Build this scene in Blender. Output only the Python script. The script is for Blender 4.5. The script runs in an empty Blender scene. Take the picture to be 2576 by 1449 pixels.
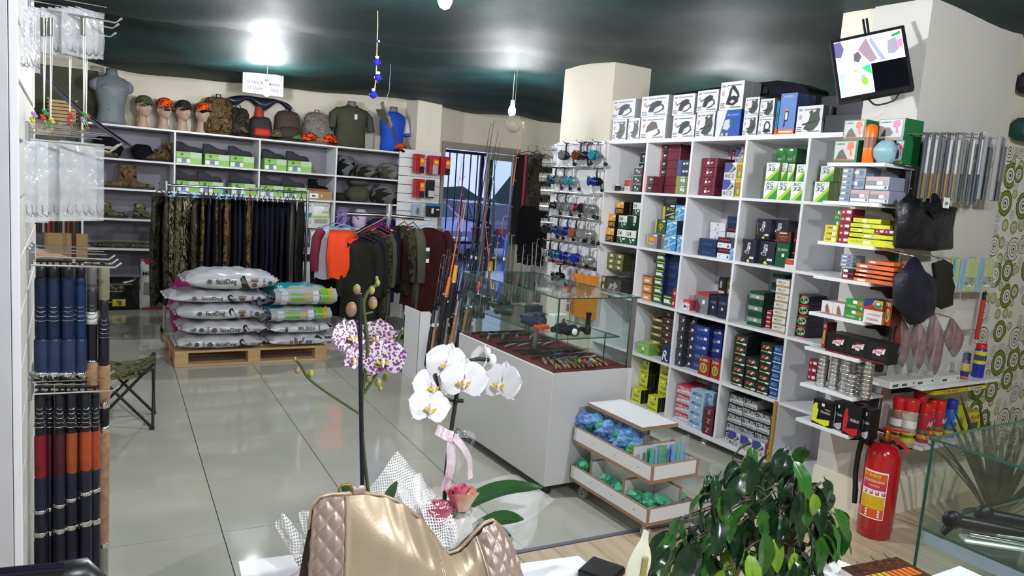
import bpy, math, random
import numpy as np
from mathutils import Vector, Matrix
random.seed(7)
R = math.radians
# ---------------------------------------------------------------- camera
F_PX, CX, CY, EYE = 1878.5, 1288.0, 724.5, 1.56
def _axes(p, r, y):
    cp, sp, cr, sr = math.cos(p), math.sin(p), math.cos(r), math.sin(r)
    f = np.array([0, cp, -sp]); a = np.array([1., 0, 0]); b = np.array([0, -sp, -cp])
    m = np.array([cr*a+sr*b, -sr*a+cr*b, f])
    w = np.array([[math.cos(y), -math.sin(y), 0], [math.sin(y), math.cos(y), 0], [0, 0, 1.]])
    return m @ w.T
CAMM = _axes(.12623, -.07339, -.5451)
cam_d = bpy.data.cameras.new('camera'); cam = bpy.data.objects.new('camera', cam_d)
bpy.context.scene.collection.objects.link(cam)
_r, _d, _f = CAMM
cam.matrix_world = Matrix(((_r[0], -_d[0], -_f[0], 0), (_r[1], -_d[1], -_f[1], 0), (_r[2], -_d[2], -_f[2], EYE), (0, 0, 0, 1)))
cam_d.sensor_width = 36; cam_d.lens = F_PX/2576*36; cam_d.clip_start = .02; cam_d.clip_end = 200
bpy.context.scene.camera = cam
# ---------------------------------------------------------------- world (dusk outside the door), exposure
sc = bpy.context.scene
w = bpy.data.worlds.new('world'); sc.world = w; w.use_nodes = True
w.node_tree.nodes['Background'].inputs[0].default_value = (.36, .43, .80, 1)
w.node_tree.nodes['Background'].inputs[1].default_value = .42
sc.view_settings.view_transform = 'Standard'; sc.view_settings.look = 'None'
sc.view_settings.gamma = 1; sc.view_settings.use_curve_mapping = False
sc.view_settings.exposure = 2.15
LAMP_COL = (.93, .96, 1.0)
# bulbs hanging from the ceiling: x, y, z, strength (built further down by the lamp builder)
LAMPS = [(1.55, 7.0, 2.30, 300), (3.50, 6.0, 2.30, 190), (1.50, 3.25, 2.42, 560), (4.95, 4.75, 2.22, 150),
         (.7, -.1, 2.38, 480), (-2.0, 1.6, 2.35, 380), (2.45, .15, 2.36, 430), (-2.2, 6.0, 2.35, 200)]  # this row: bulbs out of view, added as fill light
# ---------------------------------------------------------------- helpers
COL = sc.collection
def ray(px, py): return CAMM.T @ np.array([(px-CX)/F_PX, (py-CY)/F_PX, 1.])
def atz(px, py, z): d = ray(px, py); t = (z-EYE)/d[2]; return Vector(d*t)+Vector((0, 0, EYE))
def atx(px, py, x): d = ray(px, py); t = x/d[0]; return Vector(d*t)+Vector((0, 0, EYE))
def aty(px, py, y): d = ray(px, py); t = y/d[1]; return Vector(d*t)+Vector((0, 0, EYE))
def _solve(k, pix, known, ax):   # k: 0 use px, 1 use py ; solve world axis ax
    c = CX if k == 0 else CY
    n = CAMM[k]-(pix-c)/F_PX*CAMM[2]
    q = np.array(known, float)-np.array([0, 0, EYE]); q[ax] = 0
    return float(-(n @ q)/n[ax])+(EYE if ax == 2 else 0)
def y_of(px, x, z): return _solve(0, px, (x, 0, z), 1)
def x_of(px, y, z): return _solve(0, px, (0, y, z), 0)
def z_of(py, x, y): return _solve(1, py, (x, y, 0), 2)

MATS = {}
def mat(name, col, rough=.5, metal=0, spec=.5, emit=0, alpha=1, noise=0, nscale=20, col2=None, trans=0, bump=0, bscale=60, coat=0, ior=1.45):
    if name in MATS: return MATS[name]
    m = bpy.data.materials.new(name); m.use_nodes = True; nt = m.node_tree; b = nt.nodes['Principled BSDF']
    c = (*col, 1)
    b.inputs['Base Color'].default_value = c; b.inputs['Roughness'].default_value = rough
    b.inputs['Metallic'].default_value = metal; b.inputs['Specular IOR Level'].default_value = spec; b.inputs['IOR'].default_value = ior
    if alpha < 1: b.inputs['Alpha'].default_value = alpha
    if trans: b.inputs['Transmission Weight'].default_value = trans
    if coat: b.inputs['Coat Weight'].default_value = coat
    if emit: b.inputs['Emission Color'].default_value = c; b.inputs['Emission Strength'].default_value = emit
    if noise or bump:
        tc = nt.nodes.new('ShaderNodeTexCoord')
    if noise:
        n = nt.nodes.new('ShaderNodeTexNoise'); n.inputs['Scale'].default_value = nscale; n.inputs['Detail'].default_value = 4
        r = nt.nodes.new('ShaderNodeValToRGB'); k = col2 or tuple(x*(1-noise) for x in col)
        r.color_ramp.elements[0].position = .35; r.color_ramp.elements[1].position = .65
        r.color_ramp.elements[0].color = (*k, 1); r.color_ramp.elements[1].color = c
        nt.links.new(tc.outputs['Object'], n.inputs['Vector']); nt.links.new(n.outputs['Fac'], r.inputs['Fac'])
        nt.links.new(r.outputs['Color'], b.inputs['Base Color'])
    if bump:
        n2 = nt.nodes.new('ShaderNodeTexNoise'); n2.inputs['Scale'].default_value = bscale; n2.inputs['Detail'].default_value = 3
        bp = nt.nodes.new('ShaderNodeBump'); bp.inputs['Strength'].default_value = bump; bp.inputs['Distance'].default_value = .01
        nt.links.new(tc.outputs['Object'], n2.inputs['Vector']); nt.links.new(n2.outputs['Fac'], bp.inputs['Height'])
        nt.links.new(bp.outputs['Normal'], b.inputs['Normal'])
    MATS[name] = m; return m
def camo(name, cols, scale=14, rough=.85, stretch=(1, 1, 1), bump=.3):
    """patchy printed cloth: hard-edged noise patches of several colours"""
    if name in MATS: return MATS[name]
    m = bpy.data.materials.new(name); m.use_nodes = True; nt = m.node_tree; b = nt.nodes['Principled BSDF']
    b.inputs['Roughness'].default_value = rough; b.inputs['Specular IOR Level'].default_value = .2
    tc = nt.nodes.new('ShaderNodeTexCoord'); mp = nt.nodes.new('ShaderNodeMapping'); mp.inputs['Scale'].default_value = stretch
    n = nt.nodes.new('ShaderNodeTexNoise'); n.inputs['Scale'].default_value = scale; n.inputs['Detail'].default_value = 3; n.inputs['Distortion'].default_value = .8
    r = nt.nodes.new('ShaderNodeValToRGB'); r.color_ramp.interpolation = 'CONSTANT'
    k = len(cols)
    while len(r.color_ramp.elements) < k: r.color_ramp.elements.new(.5)
    for i, c in enumerate(cols):
        r.color_ramp.elements[i].position = 0 if i == 0 else .36+.28*(i-1)/max(1, k-2); r.color_ramp.elements[i].color = (*c, 1)
    nt.links.new(tc.outputs['Object'], mp.inputs['Vector']); nt.links.new(mp.outputs['Vector'], n.inputs['Vector'])
    nt.links.new(n.outputs['Fac'], r.inputs['Fac']); nt.links.new(r.outputs['Color'], b.inputs['Base Color'])
    MATS[name] = m; return m
def film(name, col=(.9, .93, .95), op=.15, rough=.08):
    """thin clear plastic: mostly see-through with a glossy skin"""
    if name in MATS: return MATS[name]
    m = bpy.data.materials.new(name); m.use_nodes = True; nt = m.node_tree; nt.nodes.clear()
    o = nt.nodes.new('ShaderNodeOutputMaterial'); mx = nt.nodes.new('ShaderNodeMixShader'); t = nt.nodes.new('ShaderNodeBsdfTransparent')
    p = nt.nodes.new('ShaderNodeBsdfPrincipled'); p.inputs['Base Color'].default_value = (*col, 1); p.inputs['Roughness'].default_value = rough
    n = nt.nodes.new('ShaderNodeTexNoise'); n.inputs['Scale'].default_value = 18; n.inputs['Detail'].default_value = 3; tc = nt.nodes.new('ShaderNodeTexCoord')
    bp = nt.nodes.new('ShaderNodeBump'); bp.inputs['Strength'].default_value = .8; bp.inputs['Distance'].default_value = .02
    nt.links.new(tc.outputs['Object'], n.inputs['Vector']); nt.links.new(n.outputs['Fac'], bp.inputs['Height']); nt.links.new(bp.outputs['Normal'], p.inputs['Normal'])
    mr = nt.nodes.new('ShaderNodeMapRange'); mr.inputs[1].default_value = .35; mr.inputs[2].default_value = .7
    mr.inputs[3].default_value = op*.65; mr.inputs[4].default_value = min(1, op*1.35)
    nt.links.new(n.outputs['Fac'], mr.inputs[0]); nt.links.new(mr.outputs[0], mx.inputs[0])
    nt.links.new(t.outputs[0], mx.inputs[1]); nt.links.new(p.outputs[0], mx.inputs[2]); nt.links.new(mx.outputs[0], o.inputs[0])
    MATS[name] = m; return m
def glassy(name, tint=(.95, .985, .97), refl=.1):
    """flat shop glass: transparent tint with a fresnel mirror coat"""
    if name in MATS: return MATS[name]
    m = bpy.data.materials.new(name); m.use_nodes = True; nt = m.node_tree; nt.nodes.clear()
    o = nt.nodes.new('ShaderNodeOutputMaterial'); mx = nt.nodes.new('ShaderNodeMixShader'); t = nt.nodes.new('ShaderNodeBsdfTransparent')
    t.inputs[0].default_value = (*tint, 1)
    g = nt.nodes.new('ShaderNodeBsdfGlossy'); g.inputs['Roughness'].default_value = .02
    lw = nt.nodes.new('ShaderNodeLayerWeight'); lw.inputs[0].default_value = .5
    pw = nt.nodes.new('ShaderNodeMath'); pw.operation = 'POWER'; pw.inputs[1].default_value = 4.5; nt.links.new(lw.outputs['Facing'], pw.inputs[0])
    f = nt.nodes.new('ShaderNodeMath'); f.operation = 'MULTIPLY_ADD'; f.inputs[1].default_value = .55; f.inputs[2].default_value = .03; nt.links.new(pw.outputs[0], f.inputs[0])
    nt.links.new(f.outputs[0], mx.inputs[0]); nt.links.new(t.outputs[0], mx.inputs[1]); nt.links.new(g.outputs[0], mx.inputs[2]); nt.links.new(mx.outputs[0], o.inputs[0])
    MATS[name] = m; return m
def C(h):   # '#rrggbb' -> linear
    h = h.lstrip('#'); v = [int(h[i:i+2], 16)/255 for i in (0, 2, 4)]
    return tuple(x/12.92 if x < .04045 else ((x+.055)/1.055)**2.4 for x in v)
def ink(h, rough=.4): return mat('ink_'+h.strip('#')+('' if rough == .4 else '_%d' % (rough*100)), C(h), rough)

_TX = {}
def text_geo(s, bold=0):
    k = (s, bold)
    if k not in _TX:
        cu = bpy.data.curves.new('lettering', 'FONT'); cu.body = s; cu.resolution_u = 2; cu.offset = bold
        ob = bpy.data.objects.new('lettering', cu); me = bpy.data.meshes.new_from_object(ob)
        vs = [tuple(v.co) for v in me.vertices]; fs = [tuple(p.vertices) for p in me.polygons]
        bpy.data.objects.remove(ob); bpy.data.meshes.remove(me)
        if vs:
            x0, x1 = min(v[0] for v in vs), max(v[0] for v in vs); y0, y1 = min(v[1] for v in vs), max(v[1] for v in vs)
            vs = [((v[0]-(x0+x1)/2)/max(x1-x0, 1e-6), (v[1]-(y0+y1)/2)/max(y1-y0, 1e-6)) for v in vs]
        _TX[k] = (vs, fs)
    return _TX[k]

class MB:
    """collects geometry of several materials into one mesh"""
    def __init__(s): s.v = []; s.f = []; s.m = []; s.sm = []; s.mats = []
    def mi(s, m):
        if m not in s.mats: s.mats.append(m)
        return s.mats.index(m)
    def add(s, vs, fs, m, smooth=False, M=None):
        o = len(s.v); k = s.mi(m)
        if M is not None: vs = [M @ Vector(v) for v in vs]
        s.v += [tuple(v) for v in vs]; s.f += [tuple(i+o for i in f) for f in fs]; s.m += [k]*len(fs); s.sm += [smooth]*len(fs); return s
    def box(s, x0, x1, y0, y1, z0, z1, m, M=None, mside=None, mtop=None):
        v = [(x0, y0, z0), (x1, y0, z0), (x1, y1, z0), (x0, y1, z0), (x0, y0, z1), (x1, y0, z1), (x1, y1, z1), (x0, y1, z1)]
        s.add(v, [(0, 1, 5, 4)], m, M=M)
        s.add(v, [(1, 2, 6, 5), (2, 3, 7, 6), (3, 0, 4, 7)], mside or m, M=M); s.add(v, [(4, 5, 6, 7), (3, 2, 1, 0)], mtop or mside or m, M=M); return s
    def bbox(s, x0, x1, y0, y1, z0, z1, m, b=.003, M=None):   # chamfered box
        X, Y, Z = (x0, x1), (y0, y1), (z0, z1); v = []; idx = {}
        for i in (0, 1):
            for j in (0, 1):
                for k in (0, 1):
                    for a in range(3):
                        p = [X[i]+(b if i == 0 else -b), Y[j]+(b if j == 0 else -b), Z[k]+(b if k == 0 else -b)]
                        p[a] = (X, Y, Z)[a][(i, j, k)[a]]; idx[i, j, k, a] = len(v); v.append(tuple(p))
        f = []
        for a in range(3):
            o = [q for q in range(3) if q != a]
            for t in (0, 1):
                q = []
                for (p1, p2) in ((0, 0), (1, 0), (1, 1), (0, 1)):
                    c = [0, 0, 0]; c[a] = t; c[o[0]] = p1; c[o[1]] = p2; q.append(idx[c[0], c[1], c[2], a])
                f.append(tuple(q))
        for a in range(3):      # edges along axis a
            o = [q for q in range(3) if q != a]
            for p1 in (0, 1):
                for p2 in (0, 1):
                    c0 = [0, 0, 0]; c0[o[0]] = p1; c0[o[1]] = p2; c1 = list(c0); c1[a] = 1
                    f.append((idx[(*c0, o[0])], idx[(*c1, o[0])], idx[(*c1, o[1])], idx[(*c0, o[1])]))
        for i in (0, 1):
            for j in (0, 1):
                for k in (0, 1): f.append((idx[i, j, k, 0], idx[i, j, k, 1], idx[i, j, k, 2]))
        return s.add(v, f, m, M=M)
    def quad(s, a, b, c, d, m, smooth=False): return s.add([a, b, c, d], [(0, 1, 2, 3)], m, smooth)
    def poly(s, pts, m, thick=None):
        n = len(pts)
        if not thick: return s.add(pts, [tuple(range(n))], m)
        t = Vector(thick); q = [Vector(p)+t for p in pts]
        return s.add(list(pts)+q, [tuple(range(n)), tuple(range(2*n-1, n-1, -1))]+[(i, (i+1) % n, n+(i+1) % n, n+i) for i in range(n)], m)
    def tube(s, pts, r, m, n=8, caps=True, flat=1, smooth=True):
        P = [Vector(p) for p in pts]; k = len(P); rr = r if isinstance(r, (list, tuple)) else [r]*k
        vs = []; up = None
        for i in range(k):
            t = (P[min(i+1, k-1)]-P[max(i-1, 0)]);
            if t.length < 1e-9: t = Vector((0, 0, 1))
            t.normalize()
            if up is None: up = Vector((0, 0, 1)) if abs(t.z) < .9 else Vector((1, 0, 0))
            a = t.cross(up)
            if a.length < 1e-6: a = t.orthogonal()
            a.normalize(); b = a.cross(t).normalized(); up = b
            for j in range(n):
                q = 2*math.pi*j/n; vs.append(P[i]+a*math.cos(q)*rr[i]+b*math.sin(q)*rr[i]*flat)
        fs = [(i*n+j, i*n+(j+1) % n, (i+1)*n+(j+1) % n, (i+1)*n+j) for i in range(k-1) for j in range(n)]
        s.add(vs, fs, m, smooth)
        if caps: s.add(vs, [tuple(range(n-1, -1, -1)), tuple(range((k-1)*n, k*n))], m)
        return s
    def lathe(s, prof, m, c=(0, 0, 0), n=16, M=None, smooth=True, sx=1, sy=1):
        vs = [(c[0]+r*sx*math.cos(2*math.pi*j/n), c[1]+r*sy*math.sin(2*math.pi*j/n), c[2]+z) for r, z in prof for j in range(n)]
        k = len(prof); fs = [(i*n+j, i*n+(j+1) % n, (i+1)*n+(j+1) % n, (i+1)*n+j) for i in range(k-1) for j in range(n)]
        s.add(vs, fs, m, smooth, M)
        s.add(vs, [tuple(range(n-1, -1, -1)), tuple(range((k-1)*n, k*n))], m, False, M); return s
    def ball(s, c, r, m, sc3=(1, 1, 1), nu=12, nv=8, M=None):
        pr = [(math.sin(math.pi*i/nv)*r, -math.cos(math.pi*i/nv)*r) for i in range(nv+1)]
        vs = [(c[0]+a*sc3[0]*math.cos(2*math.pi*j/nu), c[1]+a*sc3[1]*math.sin(2*math.pi*j/nu), c[2]+z*sc3[2]) for a, z in pr for j in range(nu)]
        fs = [(i*nu+j, i*nu+(j+1) % nu, (i+1)*nu+(j+1) % nu, (i+1)*nu+j) for i in range(nv) for j in range(nu)]
        return s.add(vs, fs, m, True, M)
    def grid(s, fn, nu, nv, m, smooth=True, M=None):
        vs = [fn(i/nu, j/nv) for j in range(nv+1) for i in range(nu+1)]
        fs = [(j*(nu+1)+i, j*(nu+1)+i+1, (j+1)*(nu+1)+i+1, (j+1)*(nu+1)+i) for j in range(nv) for i in range(nu)]
        return s.add(vs, fs, m, smooth, M)
    def text(s, t, c, ux, uz, w, h, m, bold=.01, slant=0, rot=0):
        vs, fs = text_geo(t, bold); c, ux, uz = Vector(c), Vector(ux), Vector(uz); cr, sr = math.cos(rot), math.sin(rot); out = []
        for x, y in vs:
            X = x*w+slant*y*h; Y = y*h; out.append(c+ux*(X*cr-Y*sr)+uz*(X*sr+Y*cr))
        return s.add(out, fs, m)
    def mesh(s, name):
        me = bpy.data.meshes.new(name); me.from_pydata(s.v, [], s.f)
        for m in s.mats: me.materials.append(m)
        me.polygons.foreach_set('material_index', s.m); me.polygons.foreach_set('use_smooth', s.sm); me.update(); return me
    def build(s, name, parent=None, loc=None, rz=0, label=None, cat=None, group=None, kind=None):
        return put(s.mesh(name), name, parent, loc, rz, label, cat, group, kind)
def put(me, name, parent=None, loc=None, rz=0, label=None, cat=None, group=None, kind=None):
    o = bpy.data.objects.new(name, me); COL.objects.link(o)
    if parent is not None: o.parent = parent
    if loc is not None: o.location = loc
    if rz: o.rotation_euler = (0, 0, rz)
    return tag(o, label, cat, group, kind)
def tag(o, label=None, cat=None, group=None, kind=None):
    if label: o['label'] = label
    if cat: o['category'] = cat
    if group: o['group'] = group
    if kind: o['kind'] = kind
    return o
def thing(name, label, cat, loc=(0, 0, 0), rz=0, group=None):
    o = bpy.data.objects.new(name, None); COL.objects.link(o); o.location = loc; o.rotation_euler = (0, 0, rz); o.empty_display_size = .05
    return tag(o, label, cat, group)
def dup(root, loc=None, rz=None, label=None, parent=None):
    r = root.copy(); COL.objects.link(r)
    if parent is not None: r.parent = parent
    if loc is not None: r.location = loc
    if rz is not None: r.rotation_euler = (0, 0, rz)
    if label: r['label'] = label
    for ch in list(root.children): dup(ch, parent=r)
    return r
def struct(mb, name, parent=None): return mb.build(name, parent, kind=None if parent else 'structure')
def lerp(a, b, t): return a+(b-a)*t
ORD = ['bottom', 'second', 'third', 'fourth', 'fifth', 'sixth', 'seventh', 'eighth', 'ninth', 'tenth']
def catmull(P, k=6):
    P = [Vector(p) for p in P]; P = [P[0]*2-P[1]]+P+[P[-1]*2-P[-2]]; out = []
    for i in range(1, len(P)-2):
        a, b, c, d = P[i-1:i+3]
        for j in range(k):
            t = j/k; out.append(.5*((2*b)+(c-a)*t+(2*a-5*b+4*c-d)*t*t+(3*b-a-3*c+d)*t**3))
    return out+[P[-2]]
# common materials
WHITE = mat('white_laminate', (.80, .80, .82), .35, noise=.03, nscale=3)
WALL = mat('cream_wall_paint', C('#e6dfcc'), .75, noise=.04, nscale=2, bump=.15, bscale=90)
CREAM = mat('cream_plinth_paint', C('#f0ead6'), .6)
CHROME = mat('chrome', (.82, .83, .85), .12, 1)
STEEL = mat('brushed_steel', (.55, .56, .58), .3, 1)
DARK = mat('black_plastic', (.012, .012, .014), .35)
BLKM = mat('black_metal', (.02, .02, .025), .4, .3)
GLASS = glassy('shop_glass')
GEDGE = mat('green_glass_edge', C('#2f5c50'), .15, spec=.8)
CLEAR = film('clear_film')
TAG = ink('#f4f4f2')
# ---------------------------------------------------------------- room
TA = .0504; TC, TS = math.cos(TA), math.sin(TA)       # tile grid is turned 2.9 degrees against the walls
def uv2xy(u, v): return (TC*u+TS*v, -TS*u+TC*v)
TILEM = mat('floor_tile', C('#b9b7aa'), .07, spec=.55, noise=.10, nscale=1.6, col2=C('#aeada2'))
GROUT = mat('grout', C('#84827a'), .8)
WOODF = mat('laminate_plank', C('#b9a68c'), .28, noise=.2, nscale=3, col2=C('#a9947a'))
def wood(name, c1, c2, rough=.35, stretch=(1, 12, 1), sc_=2.5):
    if name in MATS: return MATS[name]
    m = bpy.data.materials.new(name); m.use_nodes = True; nt = m.node_tree; b = nt.nodes['Principled BSDF']; b.inputs['Roughness'].default_value = rough
    tc = nt.nodes.new('ShaderNodeTexCoord'); mp = nt.nodes.new('ShaderNodeMapping'); mp.inputs['Scale'].default_value = stretch
    n = nt.nodes.new('ShaderNodeTexNoise'); n.inputs['Scale'].default_value = sc_; n.inputs['Detail'].default_value = 6; n.inputs['Distortion'].default_value = .6
    r = nt.nodes.new('ShaderNodeValToRGB'); r.color_ramp.elements[0].position = .3; r.color_ramp.elements[1].position = .7
    r.color_ramp.elements[0].color = (*c1, 1); r.color_ramp.elements[1].color = (*c2, 1)
    nt.links.new(tc.outputs['Object'], mp.inputs[0]); nt.links.new(mp.outputs[0], n.inputs['Vector']); nt.links.new(n.outputs['Fac'], r.inputs['Fac']); nt.links.new(r.outputs['Color'], b.inputs['Base Color'])
    MATS[name] = m; return m
WOODF = wood('laminate_plank2', C('#bda68a'), C('#d8c4a6'), .3, (14, 1.2, 1), 1.6)
mb = MB(); mb.box(-5, 8, -4, 9.6, -.12, -.006, GROUT); floor = struct(mb, 'floor')
TU, TV, U0, V0 = .5965, .598, .428, 3.888
tm = MB(); tm.bbox(0, TU-.004, 0, TV-.004, -.006, 0, TILEM, .0008); tme = tm.mesh('tile')
for i in range(-5, 12):
    for j in range(-2, 11):
        u, v = U0+i*TU, V0+j*TV
        if v < 2.66: continue
        x, y = uv2xy(u, v)
        if x < -2.3 or x > 6.6 or y > 9.35: continue
        o = put(tme, 'tile', floor, (x, y, 0), -TA)
# cut course of tiles up to the laminate, a grey threshold strip, then planks
cm = MB(); cm.bbox(0, TU-.004, 0, V0-TV*2-2.70+TV*0-.004+0, -.006, 0, TILEM, .0008)
cme = cm.mesh('tile')
for i in range(-5, 12):
    u = U0+i*TU; x, y = uv2xy(u, 2.70)
    if V0-2*TV-2.70 > .02: put(cme, 'tile', floor, (x, y, 0), -TA)
st = MB(); st.bbox(-3, 7.5, 0, .022, -.006, .003, mat('threshold_strip', C('#8d949c'), .35, .6), .001); x, y = uv2xy(0, 2.675)
o = st.build('threshold_strip', floor, (x, y, 0), -TA)
pm = MB(); pm.bbox(0, .187, 0, 1.30, -.006, 0, WOODF, .001); pme = pm.mesh('plank')
for i in range(-16, 34):
    for j in range(3):
        v = 2.672-1.303*(j+1)+(0 if i % 2 else 0); u = .05+i*.189
        x, y = uv2xy(u, v); put(pme, 'plank', floor, (x, y, 0), -TA)

mb = MB(); mb.box(-5, 4.2, 9.4, 9.55, 0, 3, WALL); mb.box(4.2, 5.9, 9.4, 9.55, 2.19, 3, WALL); mb.box(5.72, 5.9, 9.4, 9.55, 0, 2.19, WALL); mb.box(4.2, 4.42, 9.4, 9.55, 0, 2.19, WALL)
struct(mb, 'wall_back')
mb = MB(); mb.box(3.865, 4.205, 9.0, 9.4, 0, 3, mat('white_column_paint', C('#f2ecd8'), .7)); struct(mb, 'trim_1')
mb = MB(); mb.box(5.66, 5.8, 5.6, 9.4, 0, 3, WALL); mb.box(5.8, 7.4, 5.6, 5.75, 0, 3, WALL); mb.box(7.4, 7.5, -4, 5.75, 0, 3, WALL); struct(mb, 'wall_right')
COLP = mat('column_paint', C('#cfccc6'), .8, noise=.03, nscale=3)
mb = MB(); mb.box(3.615, 3.975, 4.685, 5.36, 0, 3, WALL); struct(mb, 'trim_2')
mb = MB(); mb.box(3.56, 4.42, 2.2, 2.50, 0, 3, COLP); mb.box(3.545, 4.43, 2.185, 2.505, 0, .2, CREAM); mb.box(3.58, 4.2, 2.50, 2.70, 2.36, 3, WALL); struct(mb, 'trim_3')
# wallpaper of rings on the right
def ring_paper():
    m = bpy.data.materials.new('ring_wallpaper'); m.use_nodes = True; nt = m.node_tree; b = nt.nodes['Principled BSDF']; b.inputs['Roughness'].default_value = .6
    tc = nt.nodes.new('ShaderNodeTexCoord'); N = nt.nodes.new; L = nt.links.new
    mp = N('ShaderNodeMapping'); L(tc.outputs['Object'], mp.inputs[0]); mp.inputs['Scale'].default_value = (1, 0, 1)
    base = None
    def mix(f, a, bcol):
        x = N('ShaderNodeMix'); x.data_type = 'RGBA'; L(f, x.inputs[0])
        if isinstance(a, tuple): x.inputs[6].default_value = (*a, 1)
        else: L(a, x.inputs[6])
        x.inputs[7].default_value = (*bcol, 1); return x.outputs[2]
    col = C('#dddbd0')
    for scale, off, g in ((11.5, 3.1, C('#a9b04a')), (5.6, 0, C('#76861c'))):
        v = N('ShaderNodeTexVoronoi'); v.inputs['Scale'].default_value = scale; v.inputs['Randomness'].default_value = .72
        v.voronoi_dimensions = '2D'
        sw = N('ShaderNodeSeparateXYZ'); cb = N('ShaderNodeCombineXYZ'); L(mp.outputs[0], sw.inputs[0]); L(sw.outputs[0], cb.inputs[0]); L(sw.outputs[2], cb.inputs[1])
        ad = N('ShaderNodeVectorMath'); ad.operation = 'ADD'; ad.inputs[1].default_value = (off, off*2, 0); L(cb.outputs[0], ad.inputs[0]); L(ad.outputs[0], v.inputs['Vector'])
        # radius varies per cell
        sp = N('ShaderNodeSeparateColor'); L(v.outputs['Color'], sp.inputs[0])
        rad = N('ShaderNodeMapRange'); rad.inputs[3].default_value = .24; rad.inputs[4].default_value = .44; L(sp.outputs[0], rad.inputs[0])
        q = N('ShaderNodeMath'); q.operation = 'DIVIDE'; L(v.outputs['Distance'], q.inputs[0]); L(rad.outputs[0], q.inputs[1])
        def band(lo, hi):
            a = N('ShaderNodeMath'); a.operation = 'GREATER_THAN'; a.inputs[1].default_value = lo; L(q.outputs[0], a.inputs[0])
            c = N('ShaderNodeMath'); c.operation = 'LESS_THAN'; c.inputs[1].default_value = hi; L(q.outputs[0], c.inputs[0])
            e = N('ShaderNodeMath'); e.operation = 'MULTIPLY'; L(a.outputs[0], e.inputs[0]); L(c.outputs[0], e.inputs[1]); return e.outputs[0]
        gt = N('ShaderNodeMath'); gt.operation = 'GREATER_THAN'; gt.inputs[1].default_value = .35; L(sp.outputs[1], gt.inputs[0])
        col = mix(band(-1, 1.0), col, C('#dedccf'))
        gb = N('ShaderNodeMath'); gb.operation = 'MULTIPLY'; L(band(.66, .95), gb.inputs[0]); L(gt.outputs[0], gb.inputs[1])
        col = mix(gb.outputs[0], col, g)
        col = mix(band(.93, 1.02), col, C('#34362c')); col = mix(band(.60, .67), col, C('#3a3c30'))
        col = mix(band(.30, .38), col, C('#34362c')); col = mix(band(-1, .13), col, C('#2c3014'))
    L(col, b.inputs['Base Color']); return m
mb = MB(); mb.box(4.42, 7.4, 2.24, 2.5, 0, 3, WALL); mb.box(4.43, 7.4, 2.232, 2.2401, .19, 2.02, ring_paper()); struct(mb, 'wall_alcove')
mb = MB(); mb.box(4.43, 7.4, 2.215, 2.24, 0, .19, CREAM); struct(mb, 'baseboard_right')
mb = MB(); mb.box(-5, -4.9, -4, 9.4, 0, 3, WALL); mb.box(-5, 7.4, -4.1, -4, 0, 3, WALL); struct(mb, 'wall_left')
# sagging green shade cloth under the ceiling
def ceil_z(x, y):
    z = 2.635
    s1 = abs(math.sin(math.pi*(y+.35*x-1.2)/2.6)); z -= .13*(s1**.8)*(.6+.4*math.sin(x*1.1+.8))
    z -= .05*abs(math.sin(math.pi*(x-.6*y)/1.9))
    z += .016*math.sin(x*5.1+y*2.2)*math.sin(y*4.3-x)
    z += .05*math.exp(-((y-9.4)/.8)**2)
    return z+.03
NET = mat('green_shade_cloth', C('#123431'), .55, noise=.35, nscale=5, col2=C('#0d2526'), bump=.5, bscale=260, spec=.3)
mb = MB(); mb.grid(lambda u, v: (-4.95+u*12.4, -4+v*13.4, ceil_z(-4.95+u*12.4, -4+v*13.4)), 110, 120, NET)
mb.box(-5, 7.5, -4, 9.5, 2.95, 3.0, mat('slab', (.5, .5, .5), .9)); struct(mb, 'ceiling')
# glass door leaf, gate and street outside
ALU = mat('aluminium_frame', C('#a7a39a'), .35, .5)
mb = MB()
mb.bbox(4.42, 5.72, 9.37, 9.43, 2.10, 2.19, ALU); mb.bbox(4.42, 4.47, 9.37, 9.43, 0, 2.1, ALU); dr = struct(mb, 'door_1')
mb = MB(); mb.bbox(5.10, 5.15, 9.33, 9.37, .01, 2.09, ALU); mb.bbox(5.52, 5.66, 9.33, 9.37, .01, 2.09, ALU); mb.bbox(5.15, 5.52, 9.33, 9.37, 2.0, 2.09, ALU); mb.bbox(5.15, 5.52, 9.33, 9.37, .01, .12, ALU)
mb.build('door_leaf_frame', dr)
mb = MB(); mb.box(5.15, 5.52, 9.348, 9.353, .12, 2.0, GLASS); mb.build('glass_pane', dr)
mb = MB()
for s in (-1, 1): mb.tube(catmull([(5.56, 9.35+s*.02, 1.22), (5.50, 9.35+s*.08, 1.20), (5.48, 9.35+s*.08, 1.05), (5.50, 9.35+s*.08, .90), (5.56, 9.35+s*.02, .88)]), .014, ALU)
mb.build('door_handle', dr)
mb = MB(); mb.box(5.575, 5.605, 9.322, 9.331, 1.30, 1.52, STEEL); mb.box(5.575, 5.605, 9.322, 9.331, .62, .84, STEEL); mb.build('lock_plate', dr)
GATEM = mat('gate_paint', C('#0d1024'), .4)
g = thing('security_gate', 'dark barred metal gate closed outside the open shop doorway', 'gate', (4.4, 9.62, 0))
mb = MB(); mb.bbox(0, .95, -.015, .015, 2.06, 2.10, GATEM); mb.bbox(0, .95, -.015, .015, .78, .82, GATEM); mb.bbox(0, .95, -.015, .015, .05, .09, GATEM); mb.bbox(.75, .80, -.02, .02, 0, 2.1, GATEM); mb.bbox(.88, .95, -.02, .02, 0, 2.1, GATEM); mb.build('gate_frame', g)
bm_ = MB(); bm_.bbox(-.008, .008, -.008, .008, .06, 2.08, GATEM); me = bm_.mesh('bar')
for i in range(7): put(me, 'bar', g, (.03+i*.112, 0, 0))
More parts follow.
